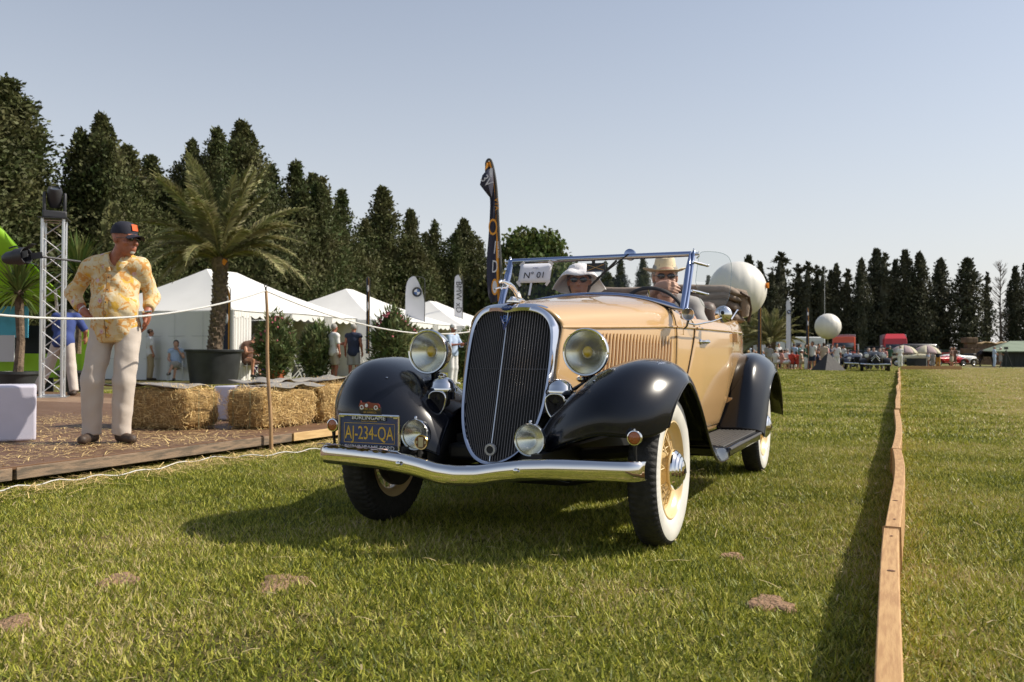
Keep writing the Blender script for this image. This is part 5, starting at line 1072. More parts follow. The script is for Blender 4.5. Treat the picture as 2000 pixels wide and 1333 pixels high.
# ---- people around the deck and tents
def gl(px, py, z=0): return g(px, py, z)
JW = pose(pel=(0, 0, .92), che=(.03, -.10, 1.20), nek=(.05, -.26, 1.36), hed=(.07, -.42, 1.36), shL=(.22, -.18, 1.34), shR=(-.14, -.18, 1.34), elL=(.28, -.30, 1.12), elR=(-.24, -.28, 1.12), wrL=(.20, -.46, 1.0), wrR=(-.16, -.46, 1.0), hipL=(.09, 0, .89), hipR=(-.09, 0, .89), knL=(.24, -.02, .52), knR=(-.14, .0, .49), anL=(.44, .02, .10), anR=(-.22, .04, .09), toL=(.58, -.02, .04), toR=(-.10, -.03, .035))
person('stooping person in blue shirt and pale trousers striding behind the man in floral shirt', Vector((at(122, 771, 15.2).x, 15.2, ZD)), math.pi, JW, CBLU, CHINO, SKIN, SHOEB, (HAIRK, 0), sleeve=.5, h=.022)
J0 = pose(elR=(-.2, -.1, 1.15), wrR=(-.1, -.3, 1.2))
person('person in a white shirt and khaki trousers half hidden behind the floral shirt', g(293, 743), 2.2, pose(), CW, CKHA, SKIN, SHOEB, (HAIRB, 0), sleeve=.4, h=.028, sc=.95)
JS1 = pose(**{**SIT, 'knR': (-.02, -.44, .58), 'knL': (.05, -.42, .50), 'anR': (-.12, -.62, .28), 'toR': (-.16, -.76, .22), 'anL': (.0, -.46, .09), 'toL': (.0, -.6, .035), 'wrL': (.06, -.1, 1.02), 'elL': (.24, -.06, .76), 'haL': (-.2, .1, 1)})
w1 = g(343, 744); person('dark-haired woman in a grey top and skirt sitting cross-legged on a white chair', w1, .25, JS1, CLB, CGRY, SKINL, SHOEK, (HAIRK, .05), sleeve=.15, legs='skirt', h=.026)
w2 = g(385, 743); person('brown-haired woman in sunglasses sitting behind the big black tub', w2+Vector((0, .3, 0)), .1, pose(**SIT), CPNK, CBRN, SKINL, SHOEK, (HAIRB, .08), None, True, sleeve=.2, legs='skirt', h=.026)
JL = pose(**{**SIT, 'che': (-.10, -.10, .80), 'nek': (.0, -.22, .99), 'hed': (.10, -.26, 1.12), 'shL': (.12, -.16, .97), 'shR': (-.18, -.12, .93), 'elR': (-.22, -.26, .68), 'wrR': (-.1, -.44, .70)})
person('woman in a brown dress leaning over by the purple tablecloth', g(476, 745)+Vector((0, .4, .12)), .9, JL, CBRN, CBRN, SKIN, SHOEK, (HAIRK, .10), sleeve=.0, legs='skirt', h=.028, sc=1.15)
JT = pose(elL=(.20, -.10, 1.14), wrL=(.06, -.28, 1.18), haL=(-.5, -.8, 0), elR=(-.23, .0, 1.12), look=20)
person('grey-haired man in a white shirt and beige shorts chatting beside the oleander', g(652, 751), 2.3, JT, CW, CBEI, SKINR, SHOEB, (HAIRG, .0), None, True, sleeve=.42, legs='shorts', h=.022, sc=1.0, belly=.03)
person('person seen from behind in a sleeveless navy top and grey shorts', g(690, 751), 3.05, pose(), CNAV, CGRY, SKINR, SHOEB, (HAIRG, .0), sleeve=.08, legs='shorts', h=.022, sc=1.0, belly=.02)
JC = pose(elL=(.25, -.12, 1.15), wrL=(.12, -.36, 1.18), haL=(-.3, -1, .1), elR=(-.25, -.10, 1.15), wrR=(-.08, -.36, 1.18), haR=(.3, -1, .1), nod=14)
cm = person('man in a white cap, pale blue shirt and white trousers holding up a camera', g(884, 752), 1.0, JC, CLB, CW, SKINR, SHOEW, (HAIRG, 0), ('cap', CW, None), True, sleeve=.55, h=.022, sc=1.0)
MB().box((.02, -.46, 1.19), (.13, .06, .08)).lathe([(0, 0), (.03, 0), (.03, .06), (0, .06)], 12, T(.02, -.48, 1.19) @ R(math.pi/2, 'X')).build('camera_body', BLACKM, cm)
# ------------------------------------------------------------------ trees and plants
LEAFC = leafmat('cypress_foliage', (.044, .062, .019), (.108, .104, .044), .18, .45, .55, .02)
LEAFC2 = leafmat('cypress_foliage_hazed', (.044, .052, .030), (.095, .092, .056), .12, .4, .4, .015)  # far-row foliage: air haze put into the leaf colour, paler and greyer
LEAFO = leafmat('oak_foliage', (.055, .085, .022), (.11, .13, .035), .3, .4, .9, .03)
BARK = mat('bark', (.10, .075, .055), .9, var=.4, vs=8, bump=.6, bs=12)
def leaf_quads(C, N_, size, r, upb=.5, asp=.45):
    """C centres, N_ normals -> small leaf-spray quads, mostly facing outward and drooping/upright"""
    n = len(C); d = r.normal(0, 1, (n, 3)); d[:, 2] += upb*1.5; d += N_*.8; d /= np.linalg.norm(d, axis=1)[:, None]
    w = np.cross(d, N_+r.normal(0, .5, (n, 3))); w /= np.linalg.norm(w, axis=1)[:, None]+1e-9; s = (size*r.uniform(.6, 1.4, n))[:, None]
    V = np.stack([C, C+d*s*.5+w*s*asp*.6, C+d*s, C+d*s*.5-w*s*asp*.6], 1).reshape(-1, 3); F = (np.arange(n)[:, None]*4+np.arange(4)).tolist(); return V, F
def conifer_mesh(seed, H, Rb, leaders, n, size, mtl, core=.80, ragged=.16, prof=None, droop=0, tuft=30, spr=.30):
    r = np.random.default_rng(seed); prof = prof or [(0, .75), (.12, 1), (.35, .95), (.6, .70), (.78, .36), (.9, .12), (1, .01)]; pz, pr = zip(*prof); VV = []; FF_ = []; o = 0; cm = MB()
    for k, (lx, ly, lh, lr) in enumerate(leaders):
        m = int(n*lh*lr/sum(q[2]*q[3] for q in leaders)); nc = max(30, m//tuft)
        z = r.uniform(0, 1, nc)**.85; a = r.uniform(0, 6.283, nc); ph = r.uniform(0, 6, 4)
        def rad(z, a): return np.interp(z, pz, pr)*Rb*lr*(1+ragged*np.sin(a*3+z*9+ph[0])+ragged*.8*np.sin(a*5-z*17+ph[1])+ragged*.7*np.sin(z*41+a*2+ph[2]))
        R_ = rad(z, a)*r.uniform(.86, 1.10, nc); cc = np.stack([lx+R_*np.cos(a), ly+R_*np.sin(a), z*H*lh+.15], 1); nn = np.stack([np.cos(a), np.sin(a), np.full(nc, .35)], 1)
        i = r.integers(0, nc, m); cs = spr*np.interp(z[i], [0, .8, 1], [1.1, .7, .25]); C = cc[i]+r.normal(0, 1, (m, 3))*cs[:, None]*np.array([1, 1, .75]); V, F = leaf_quads(C, nn[i], size, r, .45-droop)
        VV.append(V); FF_ += [[q+o for q in f] for f in F]; o += len(V)
        if core:
            rows = [[(lx+core*float(rad(np.array(zz), np.array(aa)))*math.cos(aa), ly+core*float(rad(np.array(zz), np.array(aa)))*math.sin(aa), zz*H*lh*.98) for aa in np.linspace(0, 6.283, 19)] for zz in np.linspace(0, 1, 22)]; cm.grid(np.array(rows))
    V = np.concatenate(VV).tolist(); b = len(V); V += cm.v; F = FF_+[tuple(q+b for q in f) for f in cm.f]
    me = bpy.data.meshes.new('crown'); me.from_pydata(V, [], F); me.materials.append(mtl); return me
def lead(seed, n, spread):
    r = random.Random(seed); L_ = [(r.uniform(-.3, .3), r.uniform(-.3, .3), 1, r.uniform(.62, .85))]
    for k in range(n): a = r.uniform(0, 6.28); d = spread*r.uniform(.45, 1); L_.append((math.cos(a)*d, math.sin(a)*d, r.uniform(.62, .98), r.uniform(.36, .66)))
    return L_
trk = MB().tube([(0, 0, -.2), (.03, .02, 2.5), (0, 0, 7)], [.28, .20, .05], 8).build('trunk', BARK); TRUNK = trk.data; bpy.data.objects.remove(trk)
def tree(name, label, me, loc, sc, rz, group, sz=None):
    t = thing(name, label, 'tree', loc, rz, group); t.scale = (sc, sc, sz or sc); link('crown', me, t); k = link('trunk', TRUNK, t); k.scale = (1, 1, .62 if name == 'broadleaf_tree' else 1); return t
CY = [conifer_mesh(s, 9.6, 2.05, lead(s, nl+1, 1.9), 42000, .165, LEAFC, ragged=.28, core=.70, tuft=34, spr=.34) for s, nl in ((1, 5), (2, 3), (3, 6), (4, 2), (5, 4))]
SP = conifer_mesh(9, 10, 1.0, [(0, 0, 1, 1)], 15000, .14, LEAFC, prof=[(0, .8), (.2, 1), (.6, .9), (.85, .55), (1, .02)])
PINE = conifer_mesh(8, 10.5, 1.9, [(0, 0, 1, 1)], 24000, .17, LEAFC, core=.6, ragged=.30, prof=[(0, .9), (.3, .95), (.6, .75), (.85, .38), (.94, .10), (1, .02)])
rr = random.Random(4); GT = 'tall dark cypresses behind the tents'
# (pixel x, pixel y of the tip, kind, width factor)
row = [(10, 168, 'SP', 1.5, 'tall spire-topped cypress rising at the left edge above the lime canopy'), (-60, 225, 0, 1.3, 'broad dark cypress cut by the left border behind the tall spire'), (75, 262, 1, 1.15, 'rounded cypress stepping down right of the tall left spire'), (150, 262, 2, 1.0, 'bushy cypress with a pointed crown above the moving head lamp'), (194, 236, 'PI', .9, 'slim layered conifer tip standing above the man in the cap'), (235, 300, 3, 1.15, 'cypress directly behind the cap of the man in the floral shirt'), (290, 315, 4, 1.1, 'low rounded cypress left of the large palm'),
       (372, 286, 'PI', .8, 'small pointed conifer just left of the palm crown'), (420, 262, 'SP', .95, 'narrow columnar cypress rising above the palm crown'), (470, 250, 'PI', 1.05, 'tall layered conifer above the right side of the palm crown'), (520, 330, 2, 1.1, 'dense cypress behind the right palm fronds'), (560, 325, 1, 1.0, 'ragged cypress right of the palm, with side spikes'), (620, 350, 0, 1.0, 'cypress above the roof of the nearest tent, right part'), (663, 382, 4, .95, 'cypress with thin tip left of the tall pointed cypress'),
       (742, 378, 'C1', 1.15, 'tall pointed green cypress above the second tent'), (802, 420, 3, .9, 'brownish cypress right of the tall pointed one'), (850, 438, 2, .95, 'two-tipped cypress above the third tent'), (905, 436, 'PI', 1.1, 'cypress with a thin curled tip left of the big feather flag'), (940, 480, 1, .9, 'cypress right behind the big feather flag')]
kinds = {'SP': SP, 'PI': PINE, 'C1': CY[3]}
prev = None
for i, (px, py, k, w, lab) in enumerate(row):
    tv = (px-1000)/1733.3; v = -30.5+rr.uniform(-1.2, 1.2)
    if k in ('SP', 'PI'): v += .8
    s_, c_ = math.sin(LA), math.cos(LA); u = (tv*(-s_*v)-(c_*v))/(s_-tv*c_)      # where the row line meets this direction
    p = lane(u, v); p.z = 0; Ht = at(px, py, p.y).z; me = kinds.get(k) or CY[k]; base = 10.5 if k == 'PI' else 10 if k == 'SP' else 9.6
    tree('cypress_tree', lab, me, p, Ht/base*w if k not in ('SP', 'PI') else Ht/base*w, rr.uniform(0, 6.28), GT, Ht/base)
# a second, farther line fills the gaps behind
for i in range(13):
    u = 16+i*4.6; p = lane(u, -34.5+rr.uniform(-1, 1)); h = (8.8, 8.0, 9.0, 8.4)[i % 4]*(1 if i < 6 else .95); tree('cypress_tree', 'dark cypress filling a gap in the back line behind the tents', CY[(i*2) % 5], p, h/9.6*1.05, rr.uniform(0, 6), 'back line of cypresses behind the tents', h/9.6)
# broad-leaved tree right of the big flag
def broad_mesh(seed, Rr, n, size, mtl, nb=26):
    r = np.random.default_rng(seed); c = r.normal(0, 1, (nb, 3)); c /= np.linalg.norm(c, axis=1)[:, None]; c = c*np.array(Rr)*.62*r.uniform(.5, 1, nb)[:, None]; rad = r.uniform(.28, .45, nb)*Rr[0]; VV = []; FF_ = []; o = 0
    for k in range(nb):
        m = n//nb; d = r.normal(0, 1, (m, 3)); d /= np.linalg.norm(d, axis=1)[:, None]; C = c[k]+d*rad[k]*r.uniform(.55, 1.05, m)[:, None]+[0, 0, Rr[2]+1.2]; V, F = leaf_quads(C, d, size, r, .1, .8); VV.append(V); FF_ += [[q+o for q in f] for f in F]; o += len(V)
    me = bpy.data.meshes.new('crown'); me.from_pydata(np.concatenate(VV).tolist(), [], FF_); me.materials.append(mtl); return me
OAK = broad_mesh(3, (2.6, 2.6, 2.9), 16000, .20, LEAFO, 34); OAK2 = broad_mesh(5, (3.2, 3.2, 2.4), 12000, .25, LEAFC)
for px, py, Y, me, w, lab in ((1040, 437, 62, OAK, 1.05, 'broad-leaved tree with an open bright crown right of the big feather flag'), (1085, 492, 66, OAK, 1.1, 'lower leafy tree seen over and through the windshield, behind the number sheet'), (985, 505, 60, OAK2, 1.0, 'dark bushy tree directly behind the big flag and greyhound mascot')):
    p = at(px, 694, Y); p.z = 0; h = at(px, py, Y).z; b = 6.4; tree('broadleaf_tree', lab, me, p, h/b*w*.8, rr.uniform(0, 6), 'broad-leaved trees behind the car', h/b)
for px, py, k, w, lab in ((1108, 538, 0, .6, 'small dark cypress behind the passenger\'s hat'), (1178, 512, 1, .7, 'dark cypress seen through the windshield under the mirror'), (1212, 508, 3, .75, 'cypress seen through the windshield left of the straw hat'), (1256, 510, 'SP', .75, 'thin column cypress just left of the driver\'s hat'), (1300, 545, 2, .8, 'cypress mostly hidden behind the driver\'s hat'), (1385, 540, 4, .7, 'dark tree seen through the side wind wing'), (1400, 560, 0, .8, 'low tree behind the wind wing and big balloon')):
    Y = 98; p = at(px, 694, Y); p.z = 0; h = at(px, py, Y).z; me = kinds.get(k) or CY[k]; tree('cypress_tree', lab, me, p, h/10*w, rr.uniform(0, 6), 'cypresses seen through and beside the windshield', h/9.8)
# far row across the end of the field
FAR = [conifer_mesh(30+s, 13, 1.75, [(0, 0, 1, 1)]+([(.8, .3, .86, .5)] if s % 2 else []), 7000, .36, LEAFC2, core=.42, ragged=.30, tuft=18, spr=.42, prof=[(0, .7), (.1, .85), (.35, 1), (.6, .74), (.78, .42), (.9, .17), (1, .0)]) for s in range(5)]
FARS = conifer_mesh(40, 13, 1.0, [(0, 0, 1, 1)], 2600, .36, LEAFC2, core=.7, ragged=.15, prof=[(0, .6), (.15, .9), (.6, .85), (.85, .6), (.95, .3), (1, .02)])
def bare_mesh():
    r = random.Random(8); mb = MB()
    mb.tube([(0, 0, 0), (.1, 0, 6), (0, 0, 13)], [.22, .12, .02], 6)
    for k in range(70):
        z = r.uniform(2, 12.6); a = r.uniform(0, 6.28); l = (1.9-(z-2)*.11)*r.uniform(.6, 1.1); mb.tube([(0, 0, z), (math.cos(a)*l*.6, math.sin(a)*l*.6, z+l*.5), (math.cos(a)*l, math.sin(a)*l, z+l*1.0)], [.05, .03, .012], 4)
        for q in range(4): b = a+r.uniform(-.8, .8); z2 = z+l*.5; mb.tube([(math.cos(a)*l*.6, math.sin(a)*l*.6, z2), (math.cos(a)*l*.6+math.cos(b)*.5, math.sin(a)*l*.6+math.sin(b)*.5, z2+.6)], [.025, .01], 3)
    o = mb.build('crown', mat('dead_wood', (.12, .10, .085), .9)); d = o.data; bpy.data.objects.remove(o); return d
BARE = bare_mesh()
far = [(1462, 505, 0, 1.0, 'bushy dark tree top just above the big balloon'), (1484, 516, 1, .9, 'dark tree right of the big balloon\'s top'), (1524, 499, 'S', 1.6, 'tall rounded column cypress right of the big balloon'), (1507, 540, 2, 1.0, 'low dark tree between big balloon and column cypress'), (1560, 521, 'S', 1.3, 'first narrow cypress right of the tall rounded column'), (1577, 517, 'S', 1.25, 'second narrow cypress right of the tall rounded column'), (1596, 524, 'S', 1.2, 'narrow cypress above the slim orange flag'), (1607, 526, 'S', 1.2, 'narrow cypress right above the small balloon'),
       (1623, 532, 1, .8, 'cypress with split tip above the small balloon'), (1634, 521, 0, .75, 'cypress above the left edge of the orange lorry'), (1655, 531, 'S', 1.2, 'thin cypress above the orange lorry cab'), (1683, 510, 3, .85, 'pointed cypress between orange lorry and red lorry'), (1712, 493, 2, 1.05, 'tall broad cypress left of the red lorry'), (1727, 500, 'S', 1.2, 'slender tip standing beside the tall broad cypress'), (1750, 512, 1, .85, 'cypress right above the red lorry'), (1769, 495, 0, .95, 'tall cypress just right of the red lorry'), (1797, 500, 4, 1.05, 'tall cypress above the left sun umbrella'), (1838, 510, 3, 1.15, 'wide cypress above the right sun umbrella'), (1890, 510, 2, 1.35, 'widest cypress of the far row, above the straw stack'),
       (1928, 537, 'S', .8, 'very thin cypress right of the widest one'), (1955, 515, 'B', 1.1, 'bare leafless tree with upright branches near the right border'), (1984, 525, 1, .85, 'sparse cypress at the right border above the green shed roof'), (2012, 505, 0, 1.0, 'dark cypress cut by the right border'), (2050, 500, 3, 1.1, 'dark cypress just outside the right border')]
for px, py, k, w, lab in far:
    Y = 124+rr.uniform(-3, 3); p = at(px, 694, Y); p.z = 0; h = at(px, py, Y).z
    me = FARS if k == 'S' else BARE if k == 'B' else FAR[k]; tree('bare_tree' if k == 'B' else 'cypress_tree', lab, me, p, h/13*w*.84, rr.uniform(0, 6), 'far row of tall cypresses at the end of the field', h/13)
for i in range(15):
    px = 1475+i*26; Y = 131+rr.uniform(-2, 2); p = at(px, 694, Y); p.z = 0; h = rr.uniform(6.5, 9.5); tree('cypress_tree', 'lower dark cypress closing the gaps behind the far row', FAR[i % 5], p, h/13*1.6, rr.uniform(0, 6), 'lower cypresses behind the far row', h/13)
# low hills beyond
hl = []
for x in np.linspace(-500, 900, 60): hl.append([(x, 900, -2), (x, 930, 20+26*math.sin(x*.008+1)+9*math.sin(x*.023)), (x, 1100, 30+34*math.sin(x*.008+1)+9*math.sin(x*.02))])
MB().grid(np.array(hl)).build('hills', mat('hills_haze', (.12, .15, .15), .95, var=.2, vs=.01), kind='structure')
# ------------------------------------------------------------------ palms
PALM = leafmat('palm_leaf', (.15, .17, .055), (.36, .33, .17), .3, .35, 2.0, .02, .45); RACH = mat('palm_rachis', (.30, .27, .11), .5); PTR = mat('palm_trunk', (.21, .15, .10), .9, var=.5, vs=12, bump=.8, bs=30)
def frond_mesh(L_, droop, seed, wl=.34):
    r = np.random.default_rng(seed); mb = MB(); n = 30; pts = []
    for i in range(n+1): t = i/n; pts.append(Vector((L_*t*(1-.12*t*droop), 0, L_*(.55*t-droop*.62*t*t))))
    mb.tube(pts, [.016*(1-.85*i/n)+.003 for i in range(n+1)], 5, mi=1)
    for i in range(5, n*5):
        t = i/(n*5); k = t*n; a = pts[int(k)]; b = pts[min(n, int(k)+1)]; c = a.lerp(b, k-int(k)); d = (b-a).normalized() if (b-a).length else Vector((1, 0, 0)); l = wl*math.sin(math.pi*min(1, t*1.02+.06))**.55*r.uniform(.8, 1.1)
        for s in (-1, 1):
            e = Vector((0, s, 0)); o = (d*.75+e*.8+Vector((0, 0, r.uniform(-.1, .45)))).normalized(); w = d*.013; tip = c+o*l+Vector((0, 0, -.22*l*r.uniform(.3, 1.3))); m = c+o*l*.5
            mb.add([c-w*.6, c+w*.6, m+w, tip, m-w], [(0, 1, 2, 3, 4)], mi=0)
    o = mb.build('frond', [PALM, RACH], smooth=False); d = o.data; bpy.data.objects.remove(o); return d
def palm(label, loc, th, L_, nf, seed, group=None, tr=.19, lean=.05, meshes=None):
    t = thing('palm_tree', label, 'palm', loc, 0, group); r = random.Random(seed); n = 24
    pts = [Vector((lean*math.sin(i/n*2)*th, 0, th*i/n)) for i in range(n+1)]; mb = MB(); mb.tube(pts, [tr*(1.12-.25*min(1, i/5))+(.05 if i > n-3 else 0) for i in range(n+1)], 14)
    for k in range(int(th*46)):
        z = th*k/(th*46); a = k*2.4; c = pts[min(n, int(z/th*n))]; q = Vector((math.cos(a), math.sin(a), 0)); s_ = Vector((-q.y, q.x, 0)); b = Vector((c.x, c.y, z))+q*tr*.92
        mb.add([b-s_*.07, b+s_*.07, b+s_*.045+q*.05+Vector((0, 0, .10)), b-s_*.045+q*.05+Vector((0, 0, .10)), b-s_*.05+Vector((0, 0, .12))-q*.02, b+s_*.05+Vector((0, 0, .12))-q*.02], [(0, 1, 2, 3), (3, 2, 5, 4), (0, 3, 4), (1, 5, 2)])
    mb.build('trunk', PTR, t, ang=30)
    for k in range(nf):
        a = k*2.39996+r.uniform(-.2, .2); f = k/nf; o = link('frond', meshes[min(len(meshes)-1, int(f*len(meshes)))], t); pitch = 1.40-1.05*f+r.uniform(-.12, .12)
        o.matrix_local = T(pts[-1].x, pts[-1].y, th-.05) @ R(a, 'Z') @ R(-pitch+.5, 'Y') @ R(r.uniform(-.25, .25), 'X') @ Matrix.Scale(L_/2.4*r.uniform(.85, 1.1), 4)
    return t
FR = [frond_mesh(2.4, d, 50+i) for i, d in enumerate((.35, .6, .85, 1.1))]
pp = at(418, 694, 26.0); pp.z = .75
pm = palm('large palm with arching fronds growing from the big black tub', pp, 2.92, 3.1, 44, 3, meshes=FR, tr=.21, lean=.055)
MB().box((0, 0, 0), (.13, .02, .16), T(.33, -.18, 2.80) @ R(.6, 'Y')).build('orange_tag', mat('tag_orange', (.85, .28, .02), .6), pm)
tub = thing('plant_tub', 'big round black plastic tub holding the large palm', 'planter', (pp.x, pp.y, 0))
TUBM = mat('tub_black', (.035, .038, .040), .5, var=.3, vs=3)
MB().lathe([(.66, 0), (.78, .92), (.83, .93), (.84, .98), (.81, 1.0), (.74, .98), (.70, .84), (0, .82)], 48).build('shell', TUBM, tub, ang=40)
MB().lathe([(0, .86), (.72, .84)], 24).build('soil', mat('potting_soil', (.06, .04, .025), .95, bump=.8, bs=30), tub)
pr_ = at(1505, 694, 66); pr_.z = 0
palm('broad low palm right of the big balloon, above the spectators', pr_, 1.9, 3.3, 34, 7, meshes=FR, tr=.3)
palm('smaller palm left of the white logo flag, partly behind the big balloon', at(1462, 694, 70)*1+Vector((0, 0, -.867)), 1.6, 3.2, 22, 8, meshes=FR, tr=.28)
# spiky yuccas at the stage
YUC = leafmat('yucca_leaf', (.05, .085, .022), (.12, .13, .04), .2, .3, 3, .02, .4)
def yucca(label, loc, th, L_, n, seed, pot=True):
    t = thing('yucca_plant', label, 'plant', loc, 0, 'yuccas beside the stage'); r = random.Random(seed)
    if pot: MB().lathe([(.26, 0), (.34, .36), (.37, .37), (.37, .42), (.32, .42), (.30, .36), (0, .36)], 28).build('pot', TUBM, t)
    MB().tube([(0, 0, .3), (.05, 0, th*.5), (0, 0, th)], [.09, .07, .08], 10).build('trunk', PTR, t)
    mb = MB()
    for k in range(n):
        a = r.uniform(0, 6.28); e = r.uniform(-.5, 1.45); l = L_*r.uniform(.7, 1.05); d = Vector((math.cos(a)*math.cos(e), math.sin(a)*math.cos(e), math.sin(e))); w = Vector((-math.sin(a), math.cos(a), 0))*.022; c = Vector((0, 0, th-.05)); m = c+d*l*.55
        mb.add([c-w*.6, c+w*.6, m+w, m-w, c+d*l-Vector((0, 0, .16*l))], [(0, 1, 2, 3), (3, 2, 4)])
    mb.build('leaves', YUC, t, smooth=False); return t
yucca('spiky yucca with bare trunk in a pot before the lime canopy', at(35, 694, 16.2)*1+Vector((0, 0, ZD-.867)), 1.9, .95, 170, 1)
yucca('yucca with long pale leaves rising behind the truss tower', at(150, 694, 17.5)*1+Vector((0, 0, ZD-.867)), 2.35, 1.15, 150, 2)
# oleanders
OLE = leafmat('oleander_leaf', (.08, .12, .04), (.19, .20, .09), .25, .4, 3, .03, .45)
def bush_mesh(seed, Rr, n, L_):
    r = np.random.default_rng(seed); c = r.normal(0, 1, (n, 3)); c /= np.linalg.norm(c, axis=1)[:, None]; q = r.uniform(.35, 1.0, n)**.6; C = c*q[:, None]*Rr*(1+.18*np.sin(c[:, :1]*7+c[:, 2:]*9)); C[:, 2] += Rr[2]+.12; N_ = c; V, F = leaf_quads(C, N_, L_, r, .9, .22); me = bpy.data.meshes.new('foliage'); me.from_pydata(V.tolist(), [], F); me.materials.append(OLE); return me
BU = [bush_mesh(s, np.array((.46, .46, .82)), 4200, .17) for s in (1, 2, 3)]
def oleander(label, px, Y, sc, k, flowers=True, pot=None):
    p = at(px, 694, Y); p.z = 0; t = thing('oleander_bush', label, 'bush', p, k*1.3, 'oleander bushes before the tents'); t.scale = (sc, sc, sc); link('foliage', BU[k % 3], t)
    st_ = MB(); r = random.Random(k)
    for q in range(9): a = r.uniform(0, 6.28); st_.tube([(.08*math.cos(a), .08*math.sin(a), 0), (.25*math.cos(a), .25*math.sin(a), 1.1)], [.018, .008], 5)
    st_.build('stems', BARK, t)
    if flowers:
        f = MB()
        for q in range(60):
            a = r.uniform(0, 6.28); e = r.uniform(.2, 1.5); f.ell((.47*math.cos(a)*math.cos(e), .47*math.sin(a)*math.cos(e), .95+.82*math.sin(e)), (.03, .03, .025), 5)
        f.build('flowers', mat('oleander_pink', (.50, .13, .16), .7), t)
    if pot: MB().lathe([(.16, 0), (.22, .34), (.24, .34), (.24, .40), (0, .38)], 20).build('pot', mat('terracotta', (.42, .11, .04), .8), t)
    return t
oleander('tall oleander with sparse flowers in an orange pot right of the bamboo post', 540, 24.5, 1.08, 1, pot=True)
oleander('dense dark oleander left of the man in the white shirt', 618, 26.0, .98, 2, False)
oleander('wide bushy oleander left of the tan car\'s headlight', 765, 26.0, 1.2, 3)
oleander('pale oleander tips between the headlight and white-capped man', 795, 28.0, 1.0, 4)
oleander('oleander right behind the man holding the camera', 912, 27.0, .9, 5)
yucca('spiky yucca poking out above the wide oleander', at(772, 694, 26.5)*1+Vector((0, 0, -.867)), 1.75, .75, 90, 5, False)
# ------------------------------------------------------------------ flags
NAVY = mat('flag_navy', (.030, .032, .058), .75); FORG = mat('flag_orange', (.78, .34, .04), .75); FWHT = mat('flag_white', (.66, .66, .70), .75); FBLK = mat('flag_black', (.02, .02, .025), .7); LMID = mat('logo_blue', (.06, .13, .34), .5)
POLEM = mat('flag_pole', (.05, .05, .05), .5)
def feather(name, label, loc, H, Wd, mats, z0=.5, rz=0, lean=0, group=None, band=False, tipshape=.35):
    """feather banner: cloth with a curved leading edge on a bent pole; x to the left of the pole"""
    t = thing(name, label, 'flag', loc, rz, group); n = 40
    pole = [(lean*z, 0, z) for z in np.linspace(0, H*.96, 12)]; top = [(lean*H*.96-Wd*.5*(1-math.cos(a)), 0, H*.96+H*.04*math.sin(a)) for a in np.linspace(.2, 1.9, 8)]
    MB().tube(pole+top, [.022-.012*i/20 for i in range(20)], 8).build('pole', POLEM, t)
    rows = []
    for i in range(n+1):
        z = z0+(H-z0)*i/n; k = 1-max(0, (z-(H-Wd*1.6))/(Wd*1.6)); wd = Wd*min(1, math.sqrt(max(.02, 1-(1-k)**2))); x1 = lean*z-.01-(Wd*.5*(1-k)**2)
        rows.append([(x1-wd*j/8, .03*math.sin(z*2.1+j*.5)*j/8, z) for j in range(9)])
    G_ = np.array(rows); mb = MB(); mb.grid(G_, flip=True)
    if band: mb.m = [1 if (q % 8) < 2 else 0 for q in range(len(mb.m))]
    c = mb.build('cloth', mats, t, ang=80); return t, c
def roundel(parent, x, z, r, y=-.05, rot=0):
    """round emblem: dark ring, blue and white quarters"""
    M = T(x, y, z) @ RX; q = MB().lathe([(0, 0), (r, 0)], 40, M).build('roundel_ring', FBLK, parent)
    for k in range(4): MB().lathe([(0, .004), (r*.62, .004)], 8, M, a0=k*math.pi/2, a1=(k+1)*math.pi/2).build('roundel_quarter', LMID if k % 2 == 0 else FWHT, parent)
    return q
def silverrim(parent, x, z, r, y): MB().lathe([(r, 0), (r*1.06, .004)], 40, T(x, y, z) @ RX).build('roundel_edge', ALU, parent)
# the big navy and orange banner left of the windshield, its top folded over by the wind
p = at(978, 694, 13.5); p.z = 0; sc_ = 13.5/1733.3
Hb = at(958, 309, 13.5).z; fb = thing('feather_banner', 'tall navy and orange feather banner behind the grille, top folded by the wind', 'flag', p, 0)
def bx(px): return (px-978)*sc_
def bz_(py): return (694-py)*sc_+.867
edge = [(978, 640), (979, 590), (978, 540), (975, 490), (972, 440), (970, 400), (967, 360), (962, 330), (957, 313), (952, 311), (948, 318), (949, 330)]
ec = catmull([(bx(a), bz_(b)) for a, b in edge], 40)
MB().tube([(bx(978), 0, 0)]+[(x, 0, z) for x, z in ec], [.028]+[.026-.008*i/40 for i in range(40)], 8).build('pole', POLEM, fb)
rows = []; left = catmull([(bx(a), bz_(b)) for a, b in ((958, 592), (953, 574), (950, 540), (950, 500), (953, 460), (955, 430), (956, 400), (955, 385), (950, 360), (946, 338), (946, 325), (949, 318))], 40); ri = catmull([(bx(a), bz_(b)) for a, b in ((976, 588), (976, 560), (975.5, 530), (974, 495), (973, 460), (971, 430), (970, 400), (968, 375), (964, 345), (959, 322), (955, 315), (951, 316))], 40)
for i in range(40): rows.append([tuple(Vector((ri[i][0], 0, ri[i][1])).lerp(Vector((left[i][0], -.03*math.sin(i*.4), left[i][1])), j/8)+Vector((0, .02*math.sin(j*1.3+i*.3), 0))) for j in range(9)])
mb = MB().grid(np.array(rows), flip=True); mb.m = [1 if ((q % 8) < 2 or q >= 33*8) else 0 for q in range(len(mb.m))]; cl = mb.build('cloth', [NAVY, FORG], fb, ang=80)
